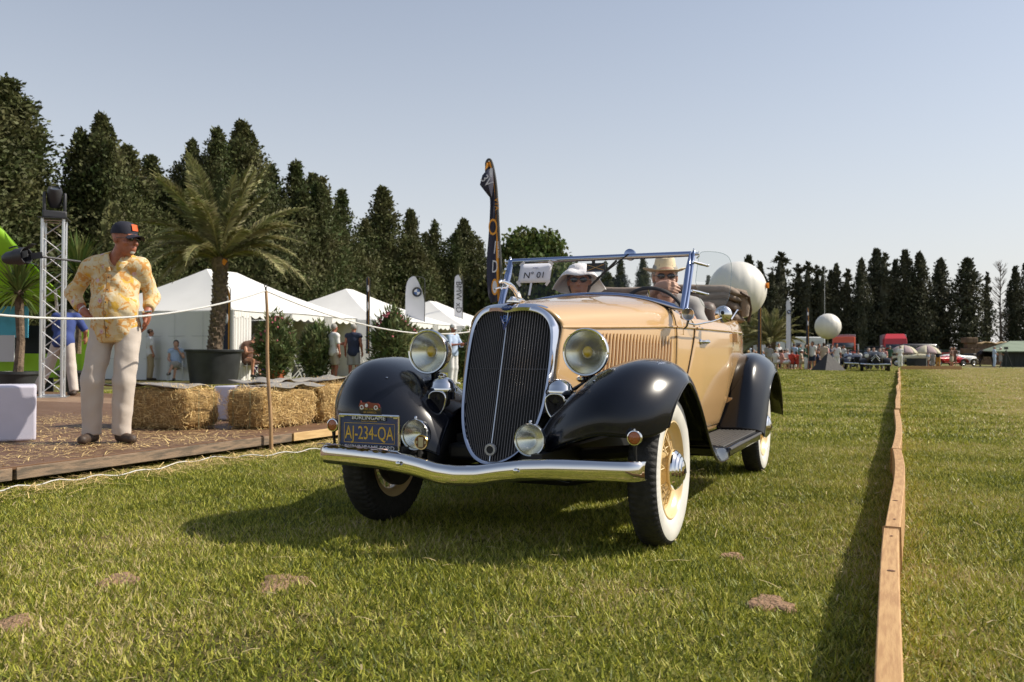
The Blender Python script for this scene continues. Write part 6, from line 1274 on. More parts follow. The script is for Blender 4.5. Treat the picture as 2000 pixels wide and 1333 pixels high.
fo = MB(); fp = [(961, 329), (950, 334), (941, 345), (936, 362), (943, 372), (958, 391), (960, 383), (963, 360)]; fo.add([(bx(a), -.07-.03*(i % 3), bz_(b)) for i, (a, b) in enumerate(fp)]+[(bx(952), -.12, bz_(358))], [(8, i, (i+1) % 8) for i in range(8)]); fo.build('folded_flap', NAVY, fb, solid=.003)
def bt(s, px, py, size, m, rot=0, xs=1, sh=0): text('lettering', s, size, m, fb, T(bx(px), -.16, bz_(py)) @ R(rot, 'Y') @ RX, .002, xs=xs, shear=sh)
bt('3V', 949, 357, .19, FWHT, math.radians(50), .8); bt('O', 962, 448, .36, FORG, 0, .5); bt('1', 966, 487, .28, FWHT, .1, .5); bt('D', 966, 524, .27, FWHT, .05, .45); bt('VTA', 969, 402, .09, FORG, math.radians(85), 1.1); bt('snow moto', 973, 490, .055, FWHT, math.radians(88), 1)
for (x, y, rx, rz_, m, yy) in ((966, 562, .050, .125, FORG, -.13), (966, 562, .034, .095, FWHT, -.14), (958, 340, .022, .07, FWHT, -.15)): MB().lathe([(0, 0), (1, 0)], 28, T(bx(x), yy, bz_(y)) @ RX @ Matrix.Diagonal((rx, rz_, 1, 1))).build('round_logo', m, fb)
MB().box((0, 0, .03), (.7, .08, .06)).box((0, 0, .03), (.08, .7, .06)).build('cross_base', POLEM, fb)
# white roundel flag and white lettered flag between the tents
Y = 40; q = at(829, 694, Y); q.z = 0; Hq = at(822, 540, Y).z; f1, _ = feather('feather_flag', 'wide white feather flag with a round blue and white emblem above the tent roofs', q, Hq, .86, FWHT, 1.6, 0, 0, 'white feather flags'); roundel(f1, -.34, at(810, 571, Y).z, .22, -.09); silverrim(f1, -.34, at(810, 571, Y).z, .22, -.091)
Y = 46; q = at(903, 694, Y); q.z = 0; Hq = at(897, 537, Y).z; f2, _ = feather('feather_flag', 'slim white feather flag with vertical lettering right of the emblem flag', q, Hq, .42, FWHT, 1.6, 0, 0, 'white feather flags'); text('lettering', 'BMW xD', .42, FBLK, f2, T(-.20, -.10, at(900, 581, Y).z) @ R(math.pi/2, 'Y') @ RX, .003)
Y = 62; q = at(1545, 694, Y); q.z = 0; Hq = at(1541, 586, Y).z; f3, _ = feather('feather_flag', 'white emblem flag standing among the spectators behind the broad palm', q, Hq, .33, FWHT, .6, 0, 0, 'white feather flags'); roundel(f3, -.16, at(1538, 610, Y).z, .15, -.09)
def slim(label, px, pyt, Y, H_w=.16, col=(NAVY, FORG), lean=0, z0=.9):
    q = at(px, 694, Y); q.z = 0; Hq = at(px, pyt, Y).z; f, c = feather('feather_flag', label, q, Hq, H_w, list(col), z0, 0, lean, 'slim orange and navy flags', band=True); MB().ell((-H_w*.5, -.04, Hq-.4), (H_w*.3, .01, .12), 10).ell((-H_w*.5, -.04, Hq-1.0), (H_w*.25, .01, .16), 10).build('print', FWHT, f); return f
slim('slim orange-edged flag standing against the second tent roof', 721, 541, 30, .10)
slim('slim flag with round badge partly hidden behind the palm trunk', 449, 560, 27.6, .20)
slim('slim orange flag right of the big balloon, before the broad palm', 1487, 545, 45, .16)
slim('slim orange flag left of the small balloon, above the spectators', 1580, 601, 56, .16)
# ------------------------------------------------------------------ balloons on weighted bases
BALM = mat('balloon_skin', (.74, .71, .64), .45, sub=.0, var=.03, vs=1)
BALM.node_tree.nodes['Principled BSDF'].inputs['Coat Weight'].default_value = .3
def balloon(label, px, py, r, Y):
    c = at(px, py, Y); t = thing('balloon', label, 'balloon', (c.x, c.y, 0), .3, 'big white balloons on weighted bases'); n = 48; rows = []
    for i in range(25):
        th = math.pi*i/24; rows.append([(r*(1-.010*abs(math.cos(a*8))**8)*math.sin(th)*math.cos(a), r*(1-.010*abs(math.cos(a*8))**8)*math.sin(th)*math.sin(a), c.z+r*math.cos(th)) for a in np.linspace(0, 2*math.pi, 97)])
    MB().grid(np.array(rows)).build('skin', BALM, t, merge=1e-4)
    MB().tube([(0, 0, c.z-r), (0, 0, 1.0)], .012, 6).build('tether', ROPE, t)
    MB().add([(-.75, -.75, 0), (.75, -.75, 0), (.75, .75, 0), (-.75, .75, 0), (0, 0, 1.12)], [(0, 1, 4), (1, 2, 4), (2, 3, 4), (3, 0, 4), (3, 2, 1, 0)]).build('base_tent', mat('tarp_black', (.03, .027, .027), .7, bump=.6, bs=5), t, smooth=False)
    return t
bl = balloon('big white balloon right behind the folded top of the tan car', 1440, 567, .775, 24)
MB().box((.55, -.55, 2.75), (.03, .2, .14)).build('orange_tab', mat('tag_orange', (.85, .28, .02), .6), bl)
balloon('small far white balloon floating above a black pyramid base', 1617, 638, .78, 54)
MB().tube([(at(1614, 694, 54).x, 54.3, 3.4), (at(1614, 520, 54).x, 54.3, at(1614, 520, 54).z)], .013, 5).build('flag_mast', ALU, label='thin pale mast rising above the small far balloon', cat='mast')
# ------------------------------------------------------------------ chairs and table near the tents
PLAS = mat('chair_white', (.66, .66, .65), .4)
def garden_chair(label, loc, rz, src=None):
    if src: return dup(src, loc, rz, label)
    t = thing('garden_chair', label, 'chair', loc, rz, 'white plastic garden chairs')
    MB().box((0, 0, .42), (.46, .44, .03)).build('seat', PLAS, t, bevel=.01)
    MB().box((0, 0, 0), (.44, .025, .42), T(0, .23, .66) @ R(-.15, 'X')).build('backrest', PLAS, t, bevel=.01)
    for x in (-.22, .22):
        for y in (-.2, .2): MB().box((x, y, .21), (.035, .035, .42)).build('leg', PLAS, t)
        MB().tube([(x, -.2, .42), (x, -.2, .63), (x, .2, .65)], .018, 6).build('armrest', PLAS, t)
    return t
gc = garden_chair('white plastic chair under the cross-legged woman', w1+Vector((0, 0, 0)), .25)
garden_chair('white plastic chair under the woman behind the tub', w2+Vector((0, .32, 0)), .1, gc)
garden_chair('white chair under the leaning woman by the purple cloth', g(476, 745)+Vector((.05, .42, .08)), .9, gc)
def folding_chair(label, loc, rz, src=None):
    if src: return dup(src, loc, rz, label)
    t = thing('folding_chair', label, 'chair', loc, rz, 'white wooden folding chairs')
    for x in (-.2, .2):
        MB().box((0, 0, 0), (.03, .03, 1.0), T(x, .0, .44) @ R(.45, 'X')).build('leg', PLAS, t); MB().box((0, 0, 0), (.03, .03, .62), T(x*.9, .02, .24) @ R(-.72, 'X')).build('leg', PLAS, t)
    for k in range(5): MB().box((0, -.16+k*.085, .46), (.38, .06, .018)).build('seat_slat', PLAS, t)
    for z, y in ((.84, -.20), (.74, -.15)): MB().box((0, y, z), (.42, .02, .06)).build('back_slat', PLAS, t)
    return t
fc = folding_chair('white folding chair left of the potted oleander', g(497, 742), 1.2)
folding_chair('white folding chair between the oleanders at the tent opening', g(583, 740), -1.0, fc)
folding_chair('white folding chair behind the person in the navy top', g(716, 736), -1.2, fc)
folding_chair('white folding chair at the back under the second oleander', g(606, 733), 2.4, fc)
tb = thing('dining_table', 'round table under a purple tablecloth right of the big tub', 'table', g(488, 738), 0)
rows = [[(.5*math.cos(a)*k[0]*(1+(.05*math.sin(a*9) if k[1] < .7 else 0)), .5*math.sin(a)*k[0]*(1+(.05*math.cos(a*9) if k[1] < .7 else 0)), k[1]) for a in np.linspace(0, 6.283, 60)] for k in ((0.01, .76), (1, .76), (1.03, .74), (1.04, .5), (1.08, .22))]
MB().grid(np.array(rows)).build('tablecloth', CPUR, tb); MB().tube([(0, 0, 0), (0, 0, .74)], .04, 8).build('pedestal', PLAS, tb)
dup(tb, g(768, 733), .5, 'purple covered table glimpsed left of the far headlight')
# ------------------------------------------------------------------ spectators
def rcol(r): return r.choice([CW, CW, CW, CLB, CNAV, CRED, CBLK, CGRY, CPNK, CTEAL, CBEI, CBRN, CGRN])
r = random.Random(12); CN = {CW: 'white', CLB: 'pale blue', CNAV: 'navy', CRED: 'red', CBLK: 'black', CGRY: 'grey', CPNK: 'pink', CTEAL: 'teal', CBEI: 'beige', CBRN: 'brown', CGRN: 'dark green', CKHA: 'khaki', COCH: 'ochre'}
HATY = mat('hat_yellow', (.60, .46, .18), .8)
# (px, Y, seated?, top, bottom, hair/hat, legs, phrase)
sp = [(1462, 58, 1, CW, CNAV, 'sun', 'long', 'sitting nearest the tan car\'s rear fender'), (1476, 60, 1, CBLK, CKHA, 'w', 'shorts', 'sitting second from the tan car'), (1490, 57, 1, CLB, CW, 'g', 'long', 'with a sun-bleached head low beside the slim flag pole'), (1503, 62, 0, CGRY, CBEI, 'b', 'long', 'standing behind the seated row near the slim flag'), (1515, 59, 1, CW, CW, 'sun', 'skirt', 'wearing a yellow sun hat in the front row'), (1521, 64, 0, CW, CNAV, 'g', 'long', 'standing tall left of the white emblem flag'),
      (1528, 58, 1, CPNK, CW, 'b', 'skirt', 'leaning forward in the front row under the palm'), (1534, 60, 1, CBRN, CPNK, 'b', 'shorts', 'bare-armed in the front row left of the emblem flag'), (1541, 65, 0, CBLK, CBLK, 'k', 'long', 'standing just right of the emblem flag'), (1547, 58, 1, CRED, CNAV, 'b', 'skirt', 'seated with crossed legs below the emblem flag'), (1556, 58, 1, CRED, CBEI, 'k', 'shorts', 'seated right of the emblem flag with legs stretched'), (1551, 64, 0, CLB, CW, 'b', 'long', 'standing second from the emblem flag'), (1562, 63, 0, CTEAL, CGRY, 'k', 'long', 'standing before the white trailer'), (1566, 57, 1, CBEI, CKHA, 'sun', 'shorts', 'with bright outstretched lower legs'),
      (1574, 56, 0, CGRN, CW, 'k', 'long', 'standing with back turned left of the thin flag'), (1587, 56, 0, CW, CNAV, 'k', 'shorts', 'tallest standing right of the thin flag'), (1594, 58, 0, CBRN, COCH, 'b', 'long', 'standing between tall figure and pyramid base'), (1600, 60, 0, CGRN, CGRY, 'k', 'dress', 'standing left of the pyramid base'), (1609, 59, 0, CBEI, CBEI, 'b', 'dress', 'standing behind the left slope of the pyramid base'), (1616, 61, 0, CPNK, CW, 'sun', 'dress', 'standing right behind the pyramid peak'), (1624, 63, 0, CNAV, CW, 'k', 'long', 'standing behind the right slope of the pyramid'), (1634, 57, 0, CW, CW, 'k', 'long', 'all in white right of the pyramid base'),
      (1482, 66, 0, CBEI, CBEI, 'w', 'long', 'standing at the back below the slim flag tip'), (1498, 67, 0, CW, CGRY, 'sun', 'long', 'standing in the back row beneath the palm'), (1511, 67, 0, CRED, CGRY, 'k', 'long', 'in the back row between two palm fronds'), (1578, 66, 0, CLB, CGRY, 'g', 'long', 'in the back row before the trailer door')]
extra = ['standing far back, first from the big balloon', 'standing far back between balloon and slim flag', 'seated low behind the tan rear fender', 'standing under the palm crown', 'seated under the right palm fronds', 'seated before the emblem flag pole', 'standing behind the seated pair in red', 'seated left of the thin flag pole', 'half hidden behind the figure with back turned', 'standing at the left corner of the trailer', 'standing at the trailer window', 'squatting beside the pyramid base', 'standing far back behind the pyramid', 'standing before the orange lorry', 'standing at the lorry wheel', 'walking between lorry and navy roadster']
for k, ph in enumerate(extra): sp.append(((1466, 1480, 1471, 1507, 1524, 1538, 1552, 1570, 1581, 1559, 1591, 1598, 1606, 1641, 1628, 1648)[k], (68, 69, 56, 66, 60, 59, 66, 60, 62, 68, 65, 57, 66, 68, 70, 64)[k], int(ph.startswith(('seated', 'squat'))), r.choice([CW, CW, CPNK, CLB, CBEI, CNAV, CRED]), r.choice([CW, CBEI, CGRY, CNAV]), r.choice('gbk'), r.choice(['long', 'shorts']), ph))
for i, (px, Y, seated, top, bot, hd, legs, ph) in enumerate(sp):
    p = at(px, 694, Y); p.z = 0
    if seated: J = pose(**{**SIT, 'elR': (-.26, -.06+r.uniform(-.1, .1), .72), 'wrR': (-.12, -.26, .62+r.uniform(0, .3)), 'wrL': (.12, -.28, .60+r.uniform(0, .3)), 'look': r.uniform(-30, 30)})
    else: J = pose(elR=(-.25, -.05, 1.12), wrR=(-.2+r.uniform(0, .15), -.22, 1.0+r.uniform(-.1, .45)), elL=(.25, 0, 1.12), look=r.uniform(-40, 40), hed=(r.uniform(-.02, .02), -.02, 1.64))
    hm = {'w': HAIRG, 'g': HAIRG, 'b': HAIRB, 'k': HAIRK, 'sun': HAIRB}[hd]; rz = r.uniform(.6, 2.4) if seated else r.uniform(-2.8, 3.0)
    lab = '%s in %s %s' % ('seated spectator' if seated else 'spectator', CN[top], ph)
    person(lab, p, rz, J, top, bot, r.choice([SKIN, SKINL, SKINR]), None, (hm, r.choice([0, .05])), ('sun', HATY if px < 1530 else CW, None) if hd == 'sun' else None, sleeve=r.choice([.3, .45]), legs=legs, h=.042, group='spectators along the lane', sc=r.uniform(.92, 1.04))
# people on the right-hand side of the field
rp = [(1758, 71, CW, CW, 'g', 'long', 3.0, 'person all in white standing at the far end of the timber edging'), (1738, 74, CGRN, CBRN, 'g', 'shorts', 2.8, 'person in dark green top standing right of the black sedan'), (1812, 80, CLB, CBEI, 'b', 'shorts', .4, 'person in pale blue under the right sun umbrella'), (1822, 79, CGRY, CGRY, 'k', 'long', 2, 'person in grey under the right edge of the umbrella'), (1832, 77, CNAV, COCH, 'k', 'long', 2.6, 'person in navy top and ochre trousers right of the umbrellas'), (1858, 79, CBRN, CBEI, 'g', 'dress', .3, 'grey-haired person standing left of the white fendered car'), (1864, 80, CBRN, CBRN, 'b', 'dress', -.5, 'person in brown before the white fendered car'), (1942, 74, CLB, CLB, 'g', 'long', 1.3, 'person in pale blue standing in front of the dark horse'), (1954, 78, CGRY, CGRY, 'sun', 'skirt', 1.0, 'person in grey with pale hat right of the horse')]
for px, Y, top, bot, hd, legs, rz, lab in rp:
    p = at(px, 694, Y); p.z = 0; person(lab, p, rz, pose(elR=(-.25, -.1, 1.15), wrR=(-.15, -.25, 1.1)), top, bot, SKIN, None, ({'g': HAIRG, 'b': HAIRB, 'k': HAIRK, 'sun': HAIRG}[hd], .02), ('sun', CW, None) if hd == 'sun' else None, sleeve=.45, legs=legs, h=.042, group='people at the far right')
tp = at(1965, 694, 70); tp.z = 0; tt = thing('camera_tripod', 'thin black tripod with a camera before the green shed', 'tripod', tp, 0)
for a in (0, 2.1, 4.2): MB().tube([(0, 0, 1.45), (.55*math.cos(a), .55*math.sin(a), 0)], .02, 5).build('leg', BLACKM, tt)
MB().box((0, 0, 1.58), (.18, .3, .2)).build('camera_body', BLACKM, tt)
# ------------------------------------------------------------------ vehicles in the distance
GLD = mat('dark_glass', (.015, .018, .02), .08, coat=1); PNAVY = mat('car_navy', (.010, .013, .030), .45, coat=0, spec=.25); PBLK = mat('car_black', (.006, .006, .008), .4, coat=0, spec=.2); PRED = mat('lorry_red', (.50, .018, .02), .35, coat=.4); PORG = mat('lorry_orange', (.66, .085, .02), .35, coat=.4); PWHT = mat('car_white', (.66, .66, .64), .3, coat=.5); PCRM = mat('car_cream', (.62, .56, .36), .3, coat=.5)
def wheel2(parent, x, y, r, w=.15):
    s = 1 if x > 0 else -1; M = T(x, y, r) @ R(math.pi/2*s, 'Y'); wt = MB().lathe([(r*.6, -w/2), (r*.94, -w/2), (r, -w*.3), (r, w*.3), (r*.94, w/2), (r*.6, w/2)], 24, M).build('wheel', RUBBER, parent)
    MB().lathe([(r*.6, w*.45), (r*.5, w*.3), (r*.2, w*.5), (0, w*.55)], 20, M).build('hubcap', ALU, wt)
def old_car(label, loc, rz, paint, chevron=False, low=False, glass=True, fend=None, L_=4.4):
    t = thing('old_car', label, 'car', loc, rz, 'old cars down the field'); fend = fend or paint; hz = .0 if not low else -.18; n = 24
    prof = [(-2.0, .26, .82+hz, .55), (-1.6, .32, .95+hz, .5), (-1.0, .42, 1.0+hz, .45), (-.35, .58, 1.03+hz, .42), (.2, .68, 1.02+hz, .40), (1.2, .70, 1.0+hz, .40), (1.9, .60, .95+hz, .42), (2.3, .40, .70, .45)]
    rows = []
    for y, w, zt, zb in catmull([(a_, b_, c_+(.13 if a_ < 0 else .04), d_) for a_, b_, c_, d_ in prof], 20): rows.append([(w*math.copysign(abs(math.cos(a))**.55, math.cos(a)), y, (zt+zb)/2+(zt-zb)/2*math.copysign(abs(math.sin(a))**.6, math.sin(a))) for a in np.linspace(0, 2*math.pi, n+1)])
    mb = MB().grid(np.array(rows), flip=True); k = len(mb.v); mb.f.append(tuple(range(n))); mb.f.append(tuple(range(k-n-1, k-1))); mb.m += [0, 0]; mb.build('body', paint, t, ang=50)
    for s in (1, -1):
        for y0 in (-1.45, 1.45):
            rows = [[((.42+.40*j/6)*s, y0+math.cos(a)*.50*(1.25 if a > 1.6 else 1), .36+math.sin(a)*(.42-.05*abs(j-3)/3)) for j in range(7)] for a in np.linspace(-.1, 3.2, 14)]
            MB().grid(np.array(rows)).build('fender', fend, t, solid=.03)
        MB().lathe([(0, -.2), (.10, -.12), (.13, 0), (.12, .02)], 18, T(.46*s, -1.72, .92+hz) @ R(math.pi/2, 'X')).build('headlight', CHROME, t)
        MB().lathe([(0, .03), (.115, .015)], 16, T(.46*s, -1.72, .92+hz) @ R(math.pi/2, 'X')).build('headlight_glass', mat('lamp_face', (.7, .7, .66), .15, coat=1), t)
        for y0 in (-1.45, 1.45): wheel2(t, .70*s, y0, .34)
        MB().box((.76*s, 0, .34), (.16, 1.7, .05)).build('running_board', fend, t, bevel=.02)
    MB().box((0, -2.02, .70+hz*.5), (.42, .05, .52)).build('grille', GLD if not chevron else PBLK, t, bevel=.05)
    MB().tube([(-.80, -2.05, .44), (0, -2.22, .42), (.80, -2.05, .44)], .05, 8).build('bumper', CHROME, t)
    if chevron:
        for z in (.62, .74): MB().tube([(-.22, -2.06, z), (0, -2.08, z+.26), (.22, -2.06, z)], .022, 6).build('chevron', CHROME, t)
    else:
        for q in range(5): MB().box((0, -2.05, .52+q*.09+hz*.5), (.38, .02, .02)).build('grille_bar', CHROME, t)
    if glass:
        ws_ = MB(); zt = 1.42+hz; ws_.tube([(-.60, -.35, 1.0+hz), (-.56, -.22, zt), (.56, -.22, zt), (.60, -.35, 1.0+hz)], .04, 6, closed=True); w = ws_.build('windshield_frame', paint, t); MB().add([(-.60, -.35, 1.0+hz), (.60, -.35, 1.0+hz), (.56, -.22, zt), (-.56, -.22, zt)], [(0, 1, 2, 3)]).build('windshield_glass', GLASS, w)
    MB().box((0, .9, 1.0+hz), (1.1, 1.4, .06)).build('cockpit', BLACKM, t); MB().box((0, 1.75, 1.12+hz), (1.15, .45, .22)).build('folded_top', BLACKM, t, bevel=.08)
    return t
p = at(1708, 694, 52.5); p.z = 0; bc = old_car('black open sedan with double chevron grille driving down the lane', p, -.36, PBLK, True); BCM = T(*p) @ R(-.36, 'Z')
for k, (x, y, m, lab) in enumerate(((-.32, .35, CLB, 'left front occupant of the black chevron sedan'), (.30, .35, CW, 'right front occupant of the black chevron sedan'), (-.02, 1.15, CW, 'rear middle occupant of the black chevron sedan'), (.52, 1.2, CPNK, 'rear right occupant leaning out of the black sedan'))):
    person(lab, BCM @ Vector((x, y, .08 if y < 1 else .16)), -.36, pose(**SIT), m, CGRY, SKINL, None, (HAIRB if k else HAIRG, .03), ('sun', CW, None) if k == 3 else None, sleeve=.4, h=.04, group='people riding in the distant cars')
p = at(1667, 694, 60); p.z = 0; old_car('low navy roadster waiting behind the black sedan', p, -.25, PNAVY, low=True); RM = T(*p) @ R(-.25, 'Z')
for x, m, lab in ((-.32, CLB, 'driver in pale blue in the navy roadster'), (.34, CW, 'passenger in white in the navy roadster')): person(lab, RM @ Vector((x, .35, .04)), -.25, pose(**SIT), m, CGRY, SKINL, None, (HAIRB, .03), sleeve=.5, h=.04, group='people riding in the distant cars')
p = at(1785, 694, 82); p.z = 0; old_car('long cream old car behind the sun umbrellas', p, 1.15, PCRM, fend=PBLK)
p = at(1846, 694, 84); p.z = 0; old_car('low red sports car with pale bonnet right of the umbrellas', p, 1.9, PRED, low=True, fend=PRED)
p = at(1868, 694, 86); p.z = 0; old_car('white old car with curved rear fender beside the red car', p, -1.2, PWHT)
p = at(1650, 694, 74); p.z = 0; old_car('dark car hidden behind the navy roadster', p, .5, PBLK)
def lorry(label, px, py_top, Y, paint, rz=0, deflector=False, box=None):
    p = at(px, 694, Y); p.z = 0; h = at(px, py_top, Y).z; t = thing('lorry', label, 'lorry', p, rz, 'parked lorries'); w = 2.5
    hc = h-(.55 if deflector else .35)
    c = MB(); c.add([(-w/2, 0, .5), (w/2, 0, .5), (w/2, 2.3, .5), (-w/2, 2.3, .5), (-w/2+.03, .12, hc*.62), (w/2-.03, .12, hc*.62), (-w/2+.1, .32, hc), (w/2-.1, .32, hc), (w/2, 2.3, hc), (-w/2, 2.3, hc)], [(0, 1, 5, 4), (4, 5, 7, 6), (6, 7, 8, 9), (1, 2, 8, 7, 5), (3, 0, 4, 6, 9), (2, 3, 9, 8)]); c.build('cab', paint, t, smooth=False, bevel=.06)
    MB().add([(-w/2+.15, .085, hc*.50), (w/2-.15, .085, hc*.50), (w/2-.2, .215, hc*.78), (-w/2+.2, .215, hc*.78)], [(0, 1, 2, 3)]).build('windscreen', GLD, t, solid=.03, offs=1)
    MB().box((0, -.02, .62), (w-.1, .10, .5)).build('bumper', mat('bumper_grey', (.12, .12, .12), .6), t, bevel=.03); MB().box((0, .0, 1.35), (1.5, .08, .5)).build('radiator_grille', BLACKM, t)
    for s in (1, -1):
        MB().box((.95*s, -.05, .75), (.36, .06, .2)).build('headlight', mat('lamp_face', (.7, .7, .66), .15, coat=1), t, bevel=.02); MB().tube([(w/2*s, .3, hc*.72), ((w/2+.28)*s, .1, hc*.72)], .03, 6).box(((w/2+.28)*s, .1, hc*.62), (.14, .12, .7)).build('mirror', FWHT, t)
        for y in (.9, 5, 6.2): wheel2(t, 1.1*s, y, .5, .3)
    if deflector: MB().add([(-w/2+.1, .35, hc), (w/2-.1, .35, hc), (w/2-.3, 1.3, h), (-w/2+.3, 1.3, h), (w/2-.1, 2.2, hc), (-w/2+.1, 2.2, hc)], [(0, 1, 2, 3), (3, 2, 4, 5), (1, 4, 2), (0, 3, 5)]).build('roof_deflector', paint, t, smooth=False)
    MB().box((0, 5.2, h*.5+.45), (w+.02, 5.6, h-1.0)).build('cargo_box', box or mat('box_grey', (.25, .20, .22), .6), t, bevel=.04)
    return t
lorry('orange-red lorry parked in front of the far trees, left of the black sedan', 1648, 652, 100, PORG, -.36); l2 = lorry('red lorry with sloping roof deflector behind the black sedan', 1750, 652, 100, PRED, -.34, True)
p = at(1567, 694, 88); p.z = 0; tv = thing('white_trailer', 'long white trailer with small square windows behind the spectators', 'trailer', p, 0)
MB().box((0, 1.2, 1.75), (4.6, 2.3, 2.1)).build('box_body', mat('trailer_white', (.60, .62, .62), .5), tv, bevel=.08)
for x in (-1.4, -.35, .75): MB().box((x, .03, 1.9), (.55, .06, .55)).build('window', GLD, tv, bevel=.04)
MB().box((1.55, .03, 1.6), (.75, .05, 1.7)).build('door', mat('trailer_door', (.5, .52, .52), .5), tv)
for x in (-.4, .4): wheel2(tv, 2.25, 1.2+x, .36)
MB().box((-3.4, 1.2, 1.6), (1.8, 2.0, 1.0)).build('front_box', FWHT, tv, bevel=.08)
p = at(1802, 694, 98); p.z = 0; vn_ = thing('dark_van', 'dark van in the shade behind the two sun umbrellas', 'van', p, .1)
MB().box((0, 1, 1.35), (3.6, 1.9, 1.9)).build('body', mat('van_dark', (.035, .03, .03), .4, coat=.4), vn_, bevel=.2); 
for x in (-1.1, 0, 1.1): MB().box((x, .04, 1.75), (.9, .05, .6)).build('window', GLD, vn_, bevel=.05)
for x in (-1.2, 1.2): wheel2(vn_, x, .1, .35)
# umbrellas
UP = mat('umbrella_mauve', (.34, .25, .25), .8); UC = mat('umbrella_cream', (.50, .46, .33), .8)
def umbrella(label, px, pyt, Y, r, src=None):
    p = at(px, 694, Y); p.z = 0; h = at(px, pyt, Y).z
    t = thing('sun_umbrella', label, 'umbrella', p, .35, 'mauve and cream sun umbrellas')
    for k in range(8):
        rows = []
        for i in range(8):
            th = i/7*1.18; rows.append([(r*math.sin(th)/math.sin(1.18)*math.cos(a), r*math.sin(th)/math.sin(1.18)*math.sin(a), h-r*.62*(1-math.cos(th))/(1-math.cos(1.18))-.03*math.sin((a-k*math.pi/4)*4)*(-1)*(i/7)*.0) for a in np.linspace(k*math.pi/4, (k+1)*math.pi/4, 5)])
        MB().grid(np.array(rows)).build('canopy_panel', UP if k % 2 else UC, t, solid=.01)
        a = k*math.pi/4; MB().tube([(0, 0, h-.25), (r*.95*math.cos(a), r*.95*math.sin(a), h-r*.60)], .012, 4).build('rib', ALU, t)
    MB().tube([(0, 0, 0), (0, 0, h+.08)], .025, 8).build('pole', ALU, t); return t
umbrella('left mauve and cream sun umbrella, left edge behind the white-clad person', 1765, 675, 76, 1.12); umbrella('right mauve and cream sun umbrella above a few standing people', 1810, 675, 77, 1.15)
# black crates / tables under the umbrellas and a pale board at the end of the edging
for px, Y, s, lab in ((1778, 80, (1.1, .6, .75), 'left black table under the sun umbrellas'), (1796, 79, (1.2, .6, .75), 'right black table under the sun umbrellas')):
    q = at(px, 694, Y); q.z = 0; t = thing('black_table', lab, 'table', q, .1, 'black tables under the umbrellas'); MB().box((0, 0, s[2]-.03), (s[0], s[1], .05)).build('table_top', BLACKM, t)
    MB().box((0, -s[1]/2+.02, s[2]/2), (s[0]-.05, .02, s[2]-.1)).build('skirt', mat('table_skirt', (.03, .035, .04), .8), t)
bd = thing('timber_edging', 'pale board edging running to the right at the far end of the long one', 'edging', lane(64.5, .1), 0)
for k in range(2): MB().box((1.0+k*2.02, 0, .12), (2.0, .05, .26)).build('plank', WOOD, bd, bevel=.005)
# ------------------------------------------------------------------ straw stack, horse and green shed at the far right
ssx = at(1883, 694, 100); sk = thing('straw_stack', 'long brown stack of straw bales beside the green shed', 'stack', (ssx.x, ssx.y, 0), .1)
SB = MB().box((0, 0, 0), (1.18, .78, .62)).build('bale', mat('old_straw', (.16, .105, .065), .95, col2=(.10, .065, .042), vs=1.5, bump=1, bs=12), None, bevel=.07); SBD = SB.data; bpy.data.objects.remove(SB); r = random.Random(6)
SBT = mat('top_straw', (.42, .30, .17), .95, bump=1, bs=12)
for lv_ in range(4):
    for k in range(9 if lv_ < 3 else 8):
        if lv_ == 3 and k in (4,): continue
        o = link('bale', SBD, sk, bevel=.07); o.location = (.3+k*1.2+(.5 if lv_ % 2 else 0), r.uniform(-.08, .08), .31+lv_*.625-(.12 if lv_ == 3 and k > 0 else 0)); o.rotation_euler = (0, r.uniform(-.02, .02), r.uniform(-.04, .04))
for k in range(2): o = link('bale', SBD, sk, bevel=.07); o.location = (.35+k*.55, 0, 2.75); o.rotation_euler = (0, 0, 1.57)
MB().grid(np.array([[(x, y, 2.42+.08*math.sin(x*3)+.05*math.sin(x*7+y*4)) for y in np.linspace(-.45, .45, 4)] for x in np.linspace(1.6, 10.6, 40)])).build('loose_straw_top', SBT, sk, solid=.1)
# horse, side on, head down to the right behind its handler
hp_ = at(1928, 694, 84); hp_.z = 0
hs_ = thing('horse', 'dark brown horse standing side-on before the straw stack', 'horse', hp_, .05)
HP = [('e', (-.45, 0, 1.22), (.42, .27, .33)), ('e', (.35, 0, 1.22), (.42, .25, .35)), ('e', (-.05, 0, 1.18), (.6, .26, .29)), ('c', (.60, 0, 1.35), (1.05, 0, 1.72), .20, .13), ('c', (1.05, 0, 1.74), (1.40, 0, 1.50), .115, .075), ('e', (1.42, 0, 1.46), (.10, .07, .08)), ('c', (1.0, .06, 1.86), (.99, .07, 1.98), .035, .012), ('c', (1.0, -.06, 1.86), (.99, -.07, 1.98), .035, .012)]
for s in (1, -1):
    HP += [('c', (-.68, .13*s, 1.12), (-.58, .14*s, .78), .19, .10), ('c', (-.58, .14*s, .78), (-.74, .14*s, .50), .085, .052), ('c', (-.74, .14*s, .50), (-.70+.1*s, .14*s, .12), .045, .04), ('e', (-.67+.1*s, .14*s, .05), (.075, .06, .055)), ('c', (.52, .13*s, 1.05), (.50+.06*s, .14*s, .58), .13, .058), ('c', (.50+.06*s, .14*s, .58), (.50+.08*s, .14*s, .12), .05, .038), ('e', (.53+.08*s, .14*s, .05), (.07, .06, .055))]
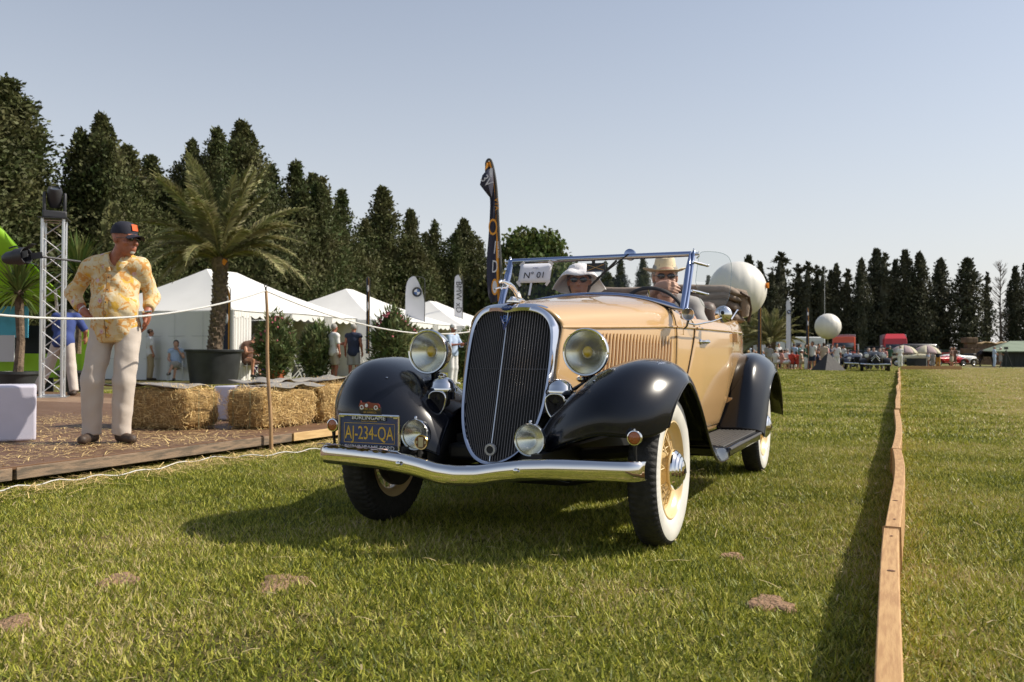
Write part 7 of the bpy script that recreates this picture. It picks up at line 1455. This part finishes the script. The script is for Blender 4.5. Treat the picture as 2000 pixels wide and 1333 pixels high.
def hfn(p):
    d = None
    for q in HP:
        v = elp(p, q[1], q[2]) if q[0] == 'e' else cap(p, q[1], q[2], q[3], q[4]); d = v if d is None else smin(d, v, .06)
    return d
nets_obj('body', [(hfn, (-1.1, -.4, -.03), (1.6, .4, 2.1), .045)], mat('horse_dark', (.022, .013, .009), .45), hs_)
MB().tube([(-.84, 0, 1.36), (-.98, 0, 1.15), (-1.0, 0, .70)], [.05, .075, .02], 8).build('tail', HAIRK, hs_); MB().tube([(.58, 0, 1.58), (.8, 0, 1.80), (1.0, 0, 1.90)], [.03, .05, .03], 8).build('mane', HAIRK, hs_); MB().box((-.02, 0, 1.50), (.55, .42, .05)).build('saddle_cloth', CBEI, hs_, bevel=.02)
# green shed
GR = mat('roof_green', (.20, .25, .17), .7, var=.2, vs=1); GW = mat('shed_wall', (.030, .036, .032), .85, var=.4, vs=2, stretch=(6, 6, .4))
s0 = at(1955, 694, 78); sh_ = thing('green_shed', 'low long shed with pale green sloping roof at the right border', 'shed', (s0.x, s0.y, 0), -.12)
MB().add([(-.9, -.5, 1.40), (26, -.5, 1.40), (26, 3.5, 2.45), (2.2, 3.5, 2.35), (1.2, 7.5, 1.5), (26, 7.5, 1.5)], [(0, 1, 2, 3), (0, 3, 4), (3, 2, 5, 4)]).build('roof', GR, sh_, smooth=False, solid=.08)
for k in range(18): MB().box((.5+k*1.2, .02*(k % 2), .70), (1.17, .06, 1.40)).build('wall_panel', GW, sh_)
for k in range(10): MB().box((.0+k*2.4, -.05, .72), (.09, .09, 1.44)).build('post', mat('shed_post', (.16, .17, .15), .8), sh_)
# ------------------------------------------------------------------ green fence at the back
fe = thing('mesh_fence', 'low dark green windbreak fence before the far cypress row', 'fence', (0, 0, 0), 0)
for k in range(16):
    a = at(1480+k*36, 694, 110); MB().box((a.x, 110, .9), (2.2, .04, 1.8)).build('fence_panel', mat('fence_green', (.025, .045, .03), .9), fe); MB().tube([(a.x+1.12, 110, 0), (a.x+1.12, 110, 1.9)], .04, 6).build('post', POLEM, fe)
